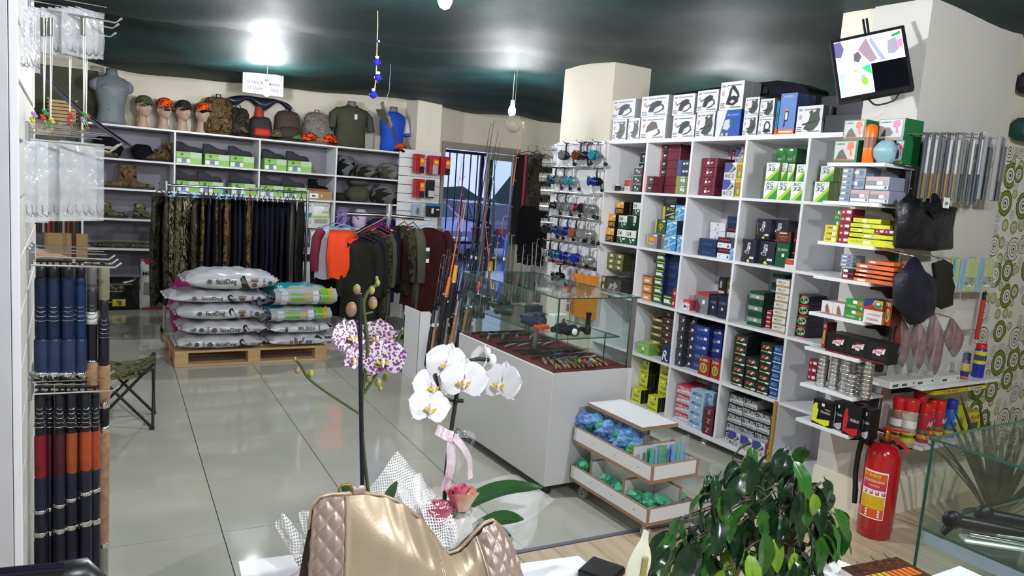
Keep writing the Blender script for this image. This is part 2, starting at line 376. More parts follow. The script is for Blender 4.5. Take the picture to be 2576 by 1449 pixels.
mb = MB(); mb.box(-8, 40, 9.7, 60, -.25, -.15, mat('asphalt', C('#6d7290'), .5)); tag(struct(mb, 'street_ground'))
mb = MB(); mb.grid(lambda u, v: (-5+u*60, 40+.8*math.sin(u*40), -.2+v*(2.0+1.2*math.sin(u*23)*math.sin(u*61))), 60, 2, mat('dusk_shrub', C('#3d5146'), .9)); mb.build('hedge', label='low dark hedge across the street seen through the gate', cat='hedge', kind='stuff')
def car(x, y, rz, label, body):
    c = thing('car', label, 'car', (x, y, -.15), rz, None)
    bm = mat('car_paint_'+body, C(body), .25, .4)
    P = [(-2.1, .35), (-2.15, .75), (-1.9, .92), (-1.2, .98), (-.6, 1.38), (.7, 1.42), (1.5, 1.02), (2.1, .9), (2.15, .45), (2.0, .3)]
    def side(y, k): return [(a, y*(1-.22*max(0, (b-.95)/.45)), b) for a, b in P]
    mb = MB(); n = len(P); A, B = side(-.85, 0), side(.85, 0)
    mb.add(A+B, [tuple(range(n)), tuple(range(2*n-1, n-1, -1))]+[(i, (i+1) % n, n+(i+1) % n, n+i) for i in range(n)], bm); mb.build('body', c)
    GL = mat('car_glass', (.03, .04, .06), .05)
    mb = MB(); mb.quad((-1.13, -.72, 1.02), (-1.13, .72, 1.02), (-.62, .62, 1.375), (-.62, -.62, 1.375), GL); mb.quad((1.46, -.72, 1.06), (1.46, .72, 1.06), (.76, .62, 1.41), (.76, -.62, 1.41), GL)
    for s in (-1, 1): mb.quad((-1.0, s*.83, 1.02), (1.3, s*.83, 1.06), (.65, s*.70, 1.38), (-.55, s*.70, 1.35), GL)
    for i in range(len(mb.v)): v = mb.v[i]; mb.v[i] = (v[0]*1.01, v[1]*1.01, v[2]+.005)
    mb.build('windscreen', c)
    for a in (-1.35, 1.35):
        for s in (-.86, .86):
            mb = MB(); mb.tube([(a, s-.09, .31), (a, s+.09, .31)], .31, DARK, 18); mb.tube([(a, s-.1, .31), (a, s+.1, .31)], .18, STEEL, 12); mb.build('wheel', c)
    for s in (-1, 1):
        mb = MB(); mb.bbox(-2.17, -1.9, s*.62-.18, s*.62+.18, .68, .84, mat('tail_lamp', C('#b01822'), .3), .02); mb.build('tail_light', c)
    mb = MB(); mb.box(-2.175, -2.15, -.26, .26, .5, .62, TAG); mb.text('DK 716', (-2.178, 0, .56), (0, -1, 0), (0, 0, 1), .4, .07, DARK); mb.build('number_plate', c)
    return c
car(7.4, 17.5, R(100), 'silver car parked outside left of its neighbour, rear towards the gate', '#8d93b0')
car(9.6, 17.9, R(95), 'dark grey saloon car parked outside, right of the silver one', '#4b5068')
# ---------------------------------------------------------------- right cubby shelving
RX, RB = 3.60, 3.94
YV = [4.668, 4.212, 3.757, 3.290, 2.832, 2.515]       # uprights
ZR = [2.015, 1.635, 1.240, .853, .461, .085]          # shelf tops
sh = thing('cubby_shelving', 'tall white wall shelving of square compartments packed with ammunition cartons', 'shelving', (3.6, 3.6, 0))
def loc(o): return (o[0]-3.6, o[1]-3.6, o[2])
def lb(mb, x0, x1, y0, y1, z0, z1, m, b=.0015): mb.bbox(x0-3.6, x1-3.6, y0-3.6, y1-3.6, z0, z1, m, b)
for k, y in enumerate(YV):
    mb = MB(); lb(mb, RX, RB, y-.009, y+.009, .085 if k else .0, 1.99, WHITE); mb.build('upright', sh)
for k, z in enumerate(ZR):
    mb = MB(); t = .028 if k in (0, 5) else .018
    lb(mb, RX-.001, RB, YV[-1]-.012, YV[0]+.012, z-t, z, WHITE); mb.build('shelf_board', sh)
mb = MB(); lb(mb, RB, RB+.01, YV[-1]-.012, YV[0]+.012, .06, 2.01, mat('shelf_back', C('#c6c4ca'), .6)); mb.build('back_panel', sh)
for y in (4.3, 3.42, 2.7):
    for x in (3.66, 3.88):
        mb = MB(); mb.lathe([(.028, 0), (.028, .01), (.022, .012), (.022, .058)], STEEL, (x-3.6, y-3.6, 0), 14); mb.build('foot', sh)
CR1, CR2, CR3, CR4, CR5 = (1500, 180, 4.155), (1500, 460, 4.026), (1560, 740, 3.293), (1980, 260, 3.294), (1980, 640, 3.018)
# carton kinds: front, side, top colours, decor list in front-face fractions, description
S1 = [('r', .1, .55, .28, .8, '#f4f4f2'), ('r', .5, .5, .66, .72, '#e8e8e6')]
STK = [('r', .30, .50, .48, .74, '#f2f2f0')]
HDR = [('r', .06, .82, .2, .9, '#9a9a9e'), ('r', .26, .84, .9, .89, '#8e8e94'), ('r', .04, .08, .26, .11, '#55565c'), ('r', .04, .15, .22, .18, '#55565c'), ('r', .04, .22, .24, .25, '#55565c'), ('r', .5, .06, .95, .11, '#85868c'), ('o', .14, .6, .055, .10, '#d8a2a4')]
PIC_LAMP = [('p', [(.28, .22), (.34, .5), (.42, .68), (.62, .76), (.78, .70), (.72, .5), (.55, .42), (.46, .2)], '#33363e'), ('p', [(.18, .45), (.4, .58), (.4, .64), (.18, .5)], '#3c3f48'), ('p', [(.72, .6), (.84, .52), (.88, .34), (.68, .18), (.5, .14), (.5, .18), (.68, .24), (.82, .36), (.8, .48), (.7, .54)], '#3a3d44')]
PIC_MEN = [('p', [(.3, .18), (.42, .36), (.5, .5), (.52, .7), (.46, .78), (.6, .84), (.64, .74), (.74, .8), (.76, .9), (.88, .86), (.86, .7), (.92, .5), (.86, .3), (.7, .12), (.5, .1)], '#4a5048'), ('p', [(.25, .3), (.8, .42), (.8, .48), (.25, .36)], '#2c3036')]
PIC_CAP = [('p', [(.22, .3), (.28, .6), (.45, .8), (.62, .74), (.7, .5), (.5, .4)], '#4b5048'), ('p', [(.6, .5), (.78, .4), (.8, .25), (.66, .16), (.5, .14), (.64, .2), (.74, .3), (.7, .4)], '#2f3236')]
PIC_BAND = [('p', [(.4, .3), (.42, .6), (.55, .78), (.75, .74), (.86, .5), (.8, .3), (.74, .32), (.78, .5), (.7, .66), (.58, .7), (.48, .56), (.48, .34)], '#3a3b40'), ('p', [(.34, .2), (.5, .36), (.8, .34), (.9, .22), (.6, .12)], '#303238')]
def mega(w, c): return [('t', 'MEGA', .5, .62, .62, .3, c, .3), ('r', .08, .2, .62, .3, w), ('r', .66, .18, .94, .34, '#f0f0ee'), ('r', .5, .62, .66, .74, '#e8e8e8')]
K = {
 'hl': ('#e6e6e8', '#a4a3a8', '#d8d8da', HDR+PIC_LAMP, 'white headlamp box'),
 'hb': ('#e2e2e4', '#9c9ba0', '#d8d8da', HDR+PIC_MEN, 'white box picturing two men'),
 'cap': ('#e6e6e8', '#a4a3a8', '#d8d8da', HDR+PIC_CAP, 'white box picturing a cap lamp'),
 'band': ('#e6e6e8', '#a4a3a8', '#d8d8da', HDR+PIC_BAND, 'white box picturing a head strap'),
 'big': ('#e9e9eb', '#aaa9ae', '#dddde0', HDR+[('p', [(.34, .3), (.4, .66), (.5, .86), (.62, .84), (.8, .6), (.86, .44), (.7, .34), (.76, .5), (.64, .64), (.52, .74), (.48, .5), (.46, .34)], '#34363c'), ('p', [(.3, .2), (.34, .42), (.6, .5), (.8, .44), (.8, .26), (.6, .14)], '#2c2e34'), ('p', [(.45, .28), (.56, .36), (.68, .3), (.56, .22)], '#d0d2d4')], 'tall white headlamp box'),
 'led': ('#3457b4', '#2c4690', '#3a5ab8', [('p', [(0, 0), (.0, 1), (.42, 1), (.18, 0)], '#dfe3ea'), ('t', 'LED LIGHT', .68, .82, .5, .07, '#9fc7f4', 0), ('p', [(.3, .3), (.36, .62), (.56, .66), (.62, .4), (.5, .24)], '#c9d3e2'), ('p', [(.56, .5), (.68, .7), (.76, .6), (.72, .44), (.6, .4)], '#2f6e5a'), ('r', .26, .42, .36, .48, '#b9d838'), ('o', .3, .08, .05, .07, '#c9d838'), ('o', .5, .08, .05, .07, '#e8c838')], 'blue and white flashlight box'),
 'lantern': ('#6c8cc8', '#3c5488', '#6a88c0', [('r', 0, 0, 1, .13, '#e07030'), ('r', .1, .05, .9, .09, '#f2d8c0'), ('p', [(.3, .16), (.42, .22), (.4, .3), (.56, .34), (.58, .55), (.5, .62), (.36, .58), (.34, .4)], '#2c3348'), ('r', .38, .36, .52, .54, '#dfe4ec'), ('o', .45, .6, .14, .03, '#d8845a'), ('t', 'LANTERN', .5, .92, .6, .04, '#c8dcf4', 0)], 'tall blue lantern box with an orange foot'),
 'teal': ('#2a86a8', '#206078', '#2a86a8', [('p', [(.3, .3), (.5, .25), (.6, .6), (.4, .7)], '#1c2430'), ('r', 0, 0, 1, .2, '#b86a38')], 'small teal torch box'),
 'grnblk': ('#1d2d26', '#7d3244', '#7d3244', [('r', 0, .9, 1, 1, '#9fb4ae'), ('r', .28, .42, .46, .66, '#f2f2f0'), ('r', .55, .3, .75, .46, '#e8e8e6'), ('r', .3, .12, .7, .24, '#58786a')], 'dark green cartridge box'),
 'pinkgreen': ('#203029', '#74303f', '#6a2c3a', [('r', 0, 0, .32, 1, '#a8405a'), ('r', .44, .44, .6, .68, '#f2f2f0'), ('r', .68, .5, .84, .68, '#e6e6e4'), ('p', [(.5, .16), (.66, .3), (.8, .34), (.7, .14)], '#5f8272')], 'dark green and raspberry cartridge carton'),
 'burg': ('#74303f', '#662a38', '#5c2532', [('r', .1, .1, .48, .9, '#7d3546'), ('r', .53, .1, .92, .9, '#7d3546')], 'plain burgundy shell carton'),
 'olivegreen': ('#6e9482', '#8c8a22', '#7d8a4a', [('r', 0, 0, .3, 1, '#8c9620'), ('r', .78, 0, 1, 1, '#7c7c20'), ('r', .4, .4, .56, .66, '#f2f2f0'), ('r', .62, .3, .76, .68, '#eaeae8'), ('p', [(.3, .8), (.5, .94), (.8, .9), (.6, .72)], '#b8d0c2')], 'sage green shell box with yellow edge'),
 'bluedark': ('#1c2432', '#26282e', '#20242c', [('r', 0, 0, .35, 1, '#2b4a94'), ('r', .48, .42, .64, .68, '#f2f2f0'), ('r', .72, .46, .9, .68, '#eaeae8')], 'navy and black shell box'),
 'maroon': ('#702838', '#5c2230', '#642634', [('r', .36, .34, .5, .62, '#f4f4f2'), ('p', [(.56, .5), (.68, .62), (.74, .52), (.62, .38)], '#e8d8d8'), ('t', 'W', .46, .8, .14, .14, '#d8b8bc', 0), ('t', 'CLASSIC', .5, .14, .5, .12, '#9c6a74', 0)], 'maroon cartridge carton with white stickers'),
 'rc2': ('#cfd2d8', '#9a9ca4', '#b8bac0', [('p', [(0, .42), (0, 1), (.55, 1), (.95, .62), (.6, .42)], '#4a4c9c'), ('p', [(.3, .42), (.6, .62), (.8, .96), (.9, .9), (.62, .5)], '#c8d234'), ('t', 'RC', .34, .22, .46, .2, '#23252c', .2), ('t', '2', .74, .24, .2, .22, '#c82a38', .2), ('r', .68, .84, .98, .97, '#f4f4f2')], 'blue and silver cartridge box'),
 'oliveyel': ('#858a38', '#6c7030', '#7c8034', [('r', 0, .86, 1, 1, '#d8b42c'), ('r', .15, .6, .8, .8, '#cf7a34'), ('o', .5, .36, .2, .18, '#c8b83c'), ('r', 0, 0, 1, .1, '#d8b42c')], 'olive and yellow shell box'),
 'rc32': ('#eceeec', '#7c9a4a', '#dfe0e0', [('p', [(0, 0), (.95, .72), (1, .55), (1, 0)], '#38983a'), ('p', [(0, 0), (.85, .66), (.98, .78), (.98, .56), (.3, 0)], '#b4d42c'), ('t', 'RC', .42, .84, .5, .17, '#257a48', .2), ('t', '32', .42, .62, .56, .2, '#43464c', .2)], 'white cartridge box with green slash and number'),
 'greenbox': ('#2d6a34', '#224e2a', '#243028', [('r', 0, .6, .6, 1, '#3a7a3a'), ('r', .3, .82, .6, .94, '#e8eae8'), ('t', 'BIO', .4, .24, .4, .14, '#b8ccb8', 0), ('r', .7, .2, .9, .5, '#4a9440')], 'green and black shell box'),
 'greyp': ('#8c8b90', '#77767c', '#99989c', [('r', .2, .3, .8, .7, '#9c9ba0')], 'plain grey shell box'),
 'sipe': ('#e8a020', '#17181c', '#c88818', [('r', 0, 0, 1, .49, '#1a1714'), ('t', 'SIPE', .5, .24, .86, .3, '#e8a828', 0), ('r', .6, .8, .94, .92, '#f2f0ea'), ('p', [(.3, .56), (.42, .56), (.5, .8), (.38, .8)], '#f0f0e8')], 'orange and black cartridge box'),
 's4': ('#e8ebe6', '#1f4a34', '#dfe4de', [('r', 0, 0, 1, .49, '#1f4a30'), ('t', 'S4', .28, .74, .42, .3, '#2c3028', 0), ('p', [(.3, .42), (.38, .44), (.62, .1), (.52, .1)], '#dfe6df'), ('r', .62, .28, .88, .42, '#e8eae8')], 'white and green cartridge box'),
 'rcgrey': ('#8b8d92', '#5f6168', '#9c9ea4', [('r', 0, 0, .1, 1, '#c8c83a'), ('o', .5, .62, .36, .22, '#e07a28'), ('t', 'RC', .5, .62, .4, .2, '#f6e040', .2), ('t', 'Sport', .5, .3, .5, .16, '#e8e8e8', .2), ('r', .66, .84, .95, .95, '#f2f2f2')], 'grey cartridge box with orange oval'),
 'greengold': ('#35582c', '#2a4424', '#3a5e30', [('r', 0, 0, .14, 1, '#c8c83a'), ('r', .14, .86, 1, 1, '#5a3a28'), ('o', .55, .55, .2, .16, '#d8a83c'), ('o', .55, .55, .13, .1, '#8a4a28'), ('p', [(.48, .4), (.62, .4), (.56, .1)], '#c8a850'), ('r', .66, .84, .95, .95, '#f2f2f2')], 'green cartridge box with gold emblem'),
 'rcblack': ('#26282a', '#1d1e20', '#323436', [('r', 0, 0, .2, .85, '#c0c43a'), ('t', 'RC', .62, .7, .6, .22, '#d4dc34', .2), ('p', [(.24, .28), (.96, .5), (.96, .42), (.24, .2)], '#c8cac8'), ('p', [(.5, .1), (.8, .3), (.98, .3), (.98, .1)], '#a8b83c'), ('r', .6, .86, .95, .97, '#f2f2f2')], 'black and yellow cartridge box'),
 'rcblue': ('#3e9cd8', '#2c3c50', '#5aa8d8', [('p', [(0, .72), (.85, 1), (1, 1), (0, .58)], '#c8ccd0'), ('p', [(0, .2), (1, .62), (1, .5), (0, .06)], '#b8bcc2'), ('t', 'T', .4, .5, .3, .36, '#dfe4ea', .3), ('r', .62, .76, .94, .88, '#f4f4f4'), ('p', [(0, 0), (.6, .2), (.6, 0)], '#a8acb2')], 'bright blue cartridge box with silver slashes'),
 'navyw': ('#23355c', '#1c2a48', '#2a3c64', [('t', 'ZUBER', .5, .4, .5, .2, '#4c62a0', 0)], 'navy blue flat carton'),
 'whitew': ('#e4e4e8', '#b6b6bc', '#e8e8ea', [('t', 'W', .5, .7, .14, .28, '#505468', 0), ('r', .3, .3, .7, .36, '#a8aab4'), ('o', .38, .12, .03, .06, '#606470')], 'white flat carton'),
 'blackwh': ('#e2e2e6', '#8c8c94', '#2a2a30', [('r', 0, .5, 1, 1, '#22222a'), ('r', .1, .7, .9, .86, '#b02840'), ('p', [(.72, .1), (.86, .1), (.82, .4)], '#22222a'), ('r', .12, .12, .3, .36, '#c2c2c8')], 'black and white shell box with red line'),
 'slateb': ('#2c2e3a', '#383846', '#34343f', [('t', 'Chrome', .42, .62, .5, .2, '#e4e4ea', 0, 1.45), ('r', .5, .58, .6, .7, '#f2f2f2'), ('p', [(.2, .0), (.4, .16), (.7, .1), (.66, 0)], '#0c0d10'), ('p', [(.4, .04), (.55, .16), (.66, .04), (.6, 0)], '#d8e040'), ('r', .62, .16, .9, .26, '#eaeaea'), ('r', .04, .2, .08, .8, '#a89038')], 'slate carton with vertical white script'),
 'brown': ('#5c3226', '#46261e', '#56301e', [('r', .2, .78, .7, .9, '#d8ccc8'), ('t', 'RUNNER', .48, .5, .6, .14, '#b89084', 0), ('r', .3, .2, .7, .26, '#a07868')], 'brown shell carton'),
 'greenz': ('#1f5436', '#1a3c2a', '#2a5c3c', [('t', 'ZUBER', .5, .72, .8, .1, '#b8ccbe', .2), ('r', .48, .42, .68, .56, '#eaeeea')], 'deep green shell carton'),
 'darkred': ('#2a1418', '#1c1014', '#2a1418', [('t', 'S8', .6, .62, .5, .3, '#d8b0b8', .1), ('r', .05, .1, .7, .26, '#b8284a')], 'black shell box with red script'),
 'redwhite': ('#e4dcdc', '#c8c0c0', '#e0dada', [('r', 0, .45, 1, .95, '#c83838'), ('r', .2, .55, .8, .8, '#d85a50')], 'low red and white box'),
 'olive': ('#6f7438', '#3c3f22', '#5c6034', [('r', .34, .3, .7, .72, '#e2e4d8'), ('r', .0, .78, .16, 1, '#c03a38'), ('r', .2, .76, .8, .86, '#a8ac70'), ('r', .2, .1, .8, .16, '#3c401c')], 'olive green cartridge box'),
 'camo': ('#4c4e50', '#33352f', '#4a4c40', [('p', [(.15, .2), (.3, .7), (.5, .6), (.6, .86), (.8, .5), (.6, .3), (.7, .12), (.4, .3)], '#a6a8aa'), ('r', .1, .02, .7, .1, '#e0e0e0'), ('p', [(.4, .4), (.55, .5), (.5, .28)], '#1c1c1e')], 'grey camouflage shell box'),
 'orangep': ('#d08a3a', '#a86c2c', '#c8843a', [('r', .0, .8, 1, .96, '#6a3f6a'), ('r', .2, .2, .75, .5, '#eae4dc'), ('r', .1, .68, .9, .74, '#f0b060')], 'orange shell box with purple band'),
 'greeny': ('#1f5a38', '#232c58', '#1f4a34', [('r', .08, .78, .9, .92, '#c8b83a'), ('r', .15, .26, .78, .62, '#e2e6e2'), ('o', .86, .3, .05, .1, '#e8ece8')], 'green shell box with yellow lettering band'),
 'redslim': ('#a8342c', '#702420', '#a03028', [('r', .2, .3, .6, .6, '#e0d4d0')], 'slim red carton'),
 'pinkb': ('#e2d8da', '#cf4560', '#d4566c', [('r', 0, .68, 1, 1, '#c83c52'), ('t', 'XC', .72, .3, .34, .3, '#1e1e22', .3), ('p', [(.08, .2), (.2, .5), (.5, .44), (.4, .2)], '#3a3434'), ('r', .3, .74, .8, .8, '#f4e8ea')], 'pink and white shell carton'),
 'redgrey': ('#77787c', '#2c3444', '#a83038', [('r', 0, .84, 1, 1, '#b43a40'), ('r', .5, .46, .7, .66, '#f2f2f0'), ('p', [(0, 0), (0, .7), (.4, .3), (.3, 0)], '#5a3a3a')], 'grey carton with red top'),
 'navyt': ('#262c40', '#1f2434', '#2a3044', [('t', 'ZUBER', .5, .68, .7, .1, '#7c86a8', 0), ('r', .4, .36, .6, .48, '#c8ccd8')], 'dark navy upright carton'),
 'arch': ('#1e1f22', '#3a3b3c', '#8c8c8c', [('r', .1, 0, .9, .25, '#d8d8d8'), ('r', .2, .4, .5, .8, '#a8a8a4')], 'black arched ammunition pack'),
 'olivet': ('#565a2c', '#3c3f22', '#5c6034', [('t', 'ZUBER', .5, .7, .8, .1, '#a8ac80', 0), ('t', 'B', .5, .28, .3, .24, '#d8d8c8', 0)], 'upright olive carton'),
 'greenst': ('#1d4c36', '#173628', '#245040', [('r', 0, .34, 1, .74, '#8c948e'), ('r', .48, .42, .66, .62, '#f2f2f0'), ('t', 'MEGA', .4, .54, .44, .14, '#c8ccc8', 0)], 'dark green carton with grey band'),
 'megaw': ('#d8d8d4', '#a8a49a', '#c8c8c4', [('r', 0, 0, 1, .26, '#b8935a'), ('t', 'MEGA', .46, .66, .6, .26, '#8c8c8a', .1), ('r', .3, .34, .6, .42, '#a8a8a6'), ('r', 0, .26, 1, .31, '#f4f4f0')], 'white and gold shell box'),
 'tinyred': ('#a02838', '#7c2030', '#c8c0c0', [('r', .1, .3, .9, .6, '#e8d8d8')], 'tiny red and white shell box'),
 'disc': ('#1c2440', '#181c30', '#222a44', [('o', .5, .56, .44, .38, '#8cc83c'), ('o', .5, .56, .33, .27, '#1c2440'), ('t', '3D', .45, .7, .34, .22, '#eef2ee', .2), ('t', '18', .58, .4, .34, .24, '#eef2ee', .2), ('r', 0, 0, 1, .07, '#c82a48'), ('r', 0, .93, 1, 1, '#c82a48')], 'navy box with lime green ring'),
 'greenor': ('#2c4c34', '#1f3828', '#2c4c34', [('r', 0, .56, 1, .92, '#d08a3c'), ('r', .3, .64, .7, .82, '#e6dcc4')], 'green box with orange band'),
 'brownt': ('#4a3028', '#33221e', '#432a24', [('r', .42, .3, .62, .56, '#e6e2de'), ('t', 'GERONIMO', .5, .78, .8, .13, '#a8948c', 0)], 'dark brown shell box'),
 'lime': ('#86b25c', '#78a454', '#9cc474', [('r', .42, .36, .6, .62, '#e8f0e0'), ('t', 'GERONIMO', .46, .78, .7, .12, '#d8e8c8', 0), ('p', [(.3, .1), (.5, .3), (.7, .1)], '#5c8a3c')], 'light green shell box'),
 'rbox': ('#2c3464', '#222a50', '#39426c', [('t', 'R', .46, .42, .6, .62, '#eef0f6', .2), ('r', .7, .1, .84, .2, '#eef0f6')], 'blue box with a big white letter'),
 'slate': ('#3c3e48', '#2c2d35', '#3a3c44', [('r', .62, .3, .8, .6, '#f0f0f0'), ('t', 'ZUBER', .36, .78, .4, .12, '#6c6e78', 0), ('p', [(.3, .2), (.5, .28), (.8, .2), (.5, .12)], '#8a7c58')], 'charcoal shell box'),
 'navyb': ('#26408c', '#1c2c60', '#2a4690', [('t', 'ZUBER', .46, .62, .62, .16, '#9cacd8', .1), ('r', .66, .5, .86, .8, '#f0f0f2'), ('p', [(.2, .46), (.7, .5), (.7, .46), (.2, .4)], '#c8a858')], 'royal blue shell box'),
 'zuber': ('#983824', '#5c1f1c', '#a04030', [('t', 'ZUBER', .44, .86, .7, .14, '#e8dcd0', 0), ('o', .46, .42, .32, .28, '#c8b458'), ('o', .46, .42, .22, .2, '#8c7c34'), ('p', [(.42, .2), (.52, .5), (.46, .64)], '#e8dc9c')], 'rust red box with gold medallion'),
 'megag': ('#1c342c', '#1a2822', '#22382e', [('t', 'MEGA', .48, .62, .66, .34, '#d8604c', .3), ('r', .06, .12, .6, .2, '#d8d45c'), ('r', .62, .08, .92, .26, '#f0f0ee'), ('p', [(.42, .5), (.6, .74), (.68, .66), (.5, .42)], '#eceae6')], 'dark green shell box with red lettering'),
 'megab': ('#2c4c80', '#203860', '#34548a', [('t', 'MEGA', .5, .6, .66, .36, '#8cb4e4', .3), ('r', .0, .08, 1, .2, '#cfe0f4')], 'blue shell box with pale lettering'),
 'megal': ('#a4c4dc', '#88a8c4', '#b4d0e4', [('t', 'MEGA', .5, .62, .66, .36, '#30549c', .3), ('r', .1, .16, .8, .22, '#d8b07c'), ('o', .5, .26, .1, .12, '#e8eef4')], 'pale blue shell box with dark lettering'),
 'stery': ('#d4dc2c', '#22241a', '#c8d028', [('t', 'STERLING', .46, .12, .84, .15, '#22240f', .1), ('o', .5, .5, .26, .13, '#8a8c5c'), ('o', .5, .54, .16, .08, '#b8bc8c'), ('r', .3, .8, .5, .94, '#eef0d8'), ('r', .7, .78, .8, .96, '#4c5018')], 'tall yellow cartridge box with black lettering'),
 'sterr': ('#e8e4e6', '#c8c4c8', '#b83450', [('p', [(0, .34), (0, 1), (1, 1), (1, .52)], '#c83c5a'), ('t', 'STERLING', .5, .62, .9, .36, '#f0ecec', .1), ('r', .1, .1, .9, .2, '#a8a4a8')], 'pinkish red and white cartridge box'),
 'sterb': ('#d4d4d6', '#a6a6aa', '#202226', [('p', [(0, .34), (0, 1), (1, 1), (1, .5)], '#26282c'), ('t', 'STERLING', .5, .62, .92, .4, '#ecece8', .1), ('r', .08, .08, .92, .2, '#8c8c90')], 'black and white cartridge box'),
 'maroon2': ('#6c2434', '#541c2a', '#642232', [('t', 'Z', .5, .5, .3, .4, '#e0c8cc', .2), ('r', .1, .76, .9, .84, '#9a5c68')], 'wine red shell box'),
 'gold': ('#c0a268', '#a08448', '#b89858', [('p', [(0, .5), (.5, .8), (1, .5), (1, 1), (0, 1)], '#a4c4dc'), ('r', .2, .1, .8, .2, '#d8604c')], 'gold and blue shell box'),
}
_PB = {}
def dec_add(mb, d, w, h, y=-.0006):
    for i, q in enumerate(d):
        yy = y-.00025*i
        if q[0] == 'r': _, a, b, c, e, col = q; mb.quad((a*w, yy, b*h), (c*w, yy, b*h), (c*w, yy, e*h), (a*w, yy, e*h), ink(col))
        elif q[0] == 'p': mb.poly([(a*w, yy, b*h) for a, b in q[1]], ink(q[2]))
        elif q[0] == 'o': _, a, b, ra, rb, col = q; mb.poly([((a+ra*math.cos(t*.3927))*w, yy, (b+rb*math.sin(t*.3927))*h) for t in range(16)], ink(col))
        elif q[0] == 't':
            rot = q[8] if len(q) > 8 else 0
            mb.text(q[1], (q[2]*w, yy, q[3]*h), (1, 0, 0), (0, 0, 1), q[4]*w if not rot else q[4]*h, q[5]*h if not rot else q[5]*w*1.6, ink(q[6]), .012, q[7], rot)
def pbox(kind, w, h, d):
    key = (kind, round(w, 2), round(h, 3), round(d, 2))
    if key not in _PB:
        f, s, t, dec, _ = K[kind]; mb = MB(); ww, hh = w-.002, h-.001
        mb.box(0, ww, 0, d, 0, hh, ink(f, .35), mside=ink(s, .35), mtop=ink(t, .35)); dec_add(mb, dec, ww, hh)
        if K[kind][1] != K[kind][0]:       # glued seam and flap lines on the side face
            mb.quad((ww+.0004, d*.47, 0), (ww+.0004, d*.49, 0), (ww+.0004, d*.49, hh), (ww+.0004, d*.47, hh), ink(f, .35))
        me = mb.mesh('carton'); _PB[key] = me
    return _PB[key]
NUM = ['leftmost', 'second', 'third', 'fourth', 'fifth']
USED = {}
def uniq(l):
    """never two things with one label: add where it comes counted from the left"""
    USED[l] = USED.get(l, 0)+1
    return l if USED[l] == 1 else l+', %s such' % (['', '', 'second', 'third', 'fourth', 'fifth', 'sixth', 'seventh', 'eighth', 'ninth', 'tenth', 'eleventh', 'twelfth'][USED[l]])
def stack(cr, kind, xl, xr, yb, yt, n, z0, where, X=3.66, d=.20, cols=1, jit=.006, snap=True, name='cartridge_box', group=None, ymin=None):
    px = lambda v: cr[0]+v/cr[2]
    py = lambda v: cr[1]+v/cr[2]
    ya = y_of(px(xl), X, z0); yb_ = y_of(px(xr), X, z0); zt = z_of(py(yt), X, ya)
    if yb is not None: zb = z_of(py(yb), X, ya)
    zz = z0 if snap or yb is None else zb
    h = (zt-zz)/n
    if X > 3.55 and z0 < 1.99:            # stay between the two uprights and under the board above
        ym = (ya+yb_)/2; k = max(i for i in range(5) if YV[i] > ym or i == 0)
        ya = min(ya, YV[k]-.011); yb_ = max(yb_, YV[k+1]+.011+ (0 if n == 1 else jit/3)); ya = max(ya, yb_+.03)
        top_z = min(z for z in ZR if z > z0+.01)-.022
        if zt > top_z: h = (top_z-zz)/n
    w = (ya-yb_)/cols
    if h < .008 or w < .008: print('THIN', kind, where, h, w); h = max(h, .02); w = max(w, .03)
    if d > RB-X-.005 and X > 3.5: d = RB-X-.005
    desc = K[kind][4]; top = 'topmost'
    for c in range(cols):
        for i in range(n):
            jx = 0 if jit == 0 else random.uniform(0, jit)
            if n == 1 and cols == 1: l = '%s, %s' % (desc, where)
            else:
                pos = '' if n == 1 else (ORD[i]+' up' if i else 'bottom') if i < n-1 else top
                cc = '' if cols == 1 else NUM[c]+' column'
                l = '%s, %s, %s' % (desc, ' '.join(v for v in (pos, cc) if v), where)
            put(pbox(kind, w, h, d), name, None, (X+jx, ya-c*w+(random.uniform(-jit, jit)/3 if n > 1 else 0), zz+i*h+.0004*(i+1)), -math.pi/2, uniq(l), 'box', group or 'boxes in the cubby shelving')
    return X, ya, yb_, zz, zt
# --- top of the shelving
Z = ZR[0]; g = 'boxes on top of the cubby shelving'
def top(k, xl, xr, yb, yt, w, z=Z, X=3.63, d=.13, nm='headlamp_box'): return stack(CR1, k, xl, xr, yb, yt, 1, z, w, X, d, 1, 0, name=nm, group=g)[4]
zt = top('hb', 160, 305, 0, 505, 'leftmost in bottom row on top of shelving')
top('hb', 322, 442, 0, 492, 'second in bottom row on top of shelving')
zt2 = top('cap', 452, 715, 0, 480, 'in bottom row on top of shelving', d=.15)
zt3 = top('hl', 787, 1018, 0, 465, 'bottom row left of the blue box', d=.16)
zt4 = top('hb', 1030, 1222, 0, 428, 'bottom row touching the blue box')
zt5 = top('led', 1240, 1490, 0, 412, 'bottom row under the tallest white box', d=.15)
zt6 = top('hb', 1522, 1668, 0, 462, 'bottom row right of the blue box')
zt7 = top('band', 1682, 1835, 0, 478, 'bottom row left of the lantern box')
top('lantern', 1890, 2060, 0, 232, 'standing on top of shelving', d=.16)
top('hb', 2078, 2345, 0, 365, 'lone one right of the lantern box', d=.14)
top('hl', 160, 398, 0, 303, 'leftmost in upper row on top of shelving', zt+.001, d=.13)
top('hl', 462, 742, 0, 268, 'second in upper row on top of shelving', zt2+.001, d=.15)
top('hl', 790, 1018, 0, 248, 'third in upper row on top of shelving', zt3+.001, d=.15)
top('hl', 1045, 1262, 0, 204, 'fourth in upper row beside the tall one', max(zt4, zt4)+.001, d=.14)
top('big', 1280, 1524, 0, 118, 'tallest and highest on top of shelving', zt5+.001, d=.15)
top('hb', 1545, 1695, 0, 275, 'upper row just right of the tallest box', zt6+.001)
top('hb', 1702, 1852, 0, 290, 'rightmost in upper row of white boxes', zt7+.001)
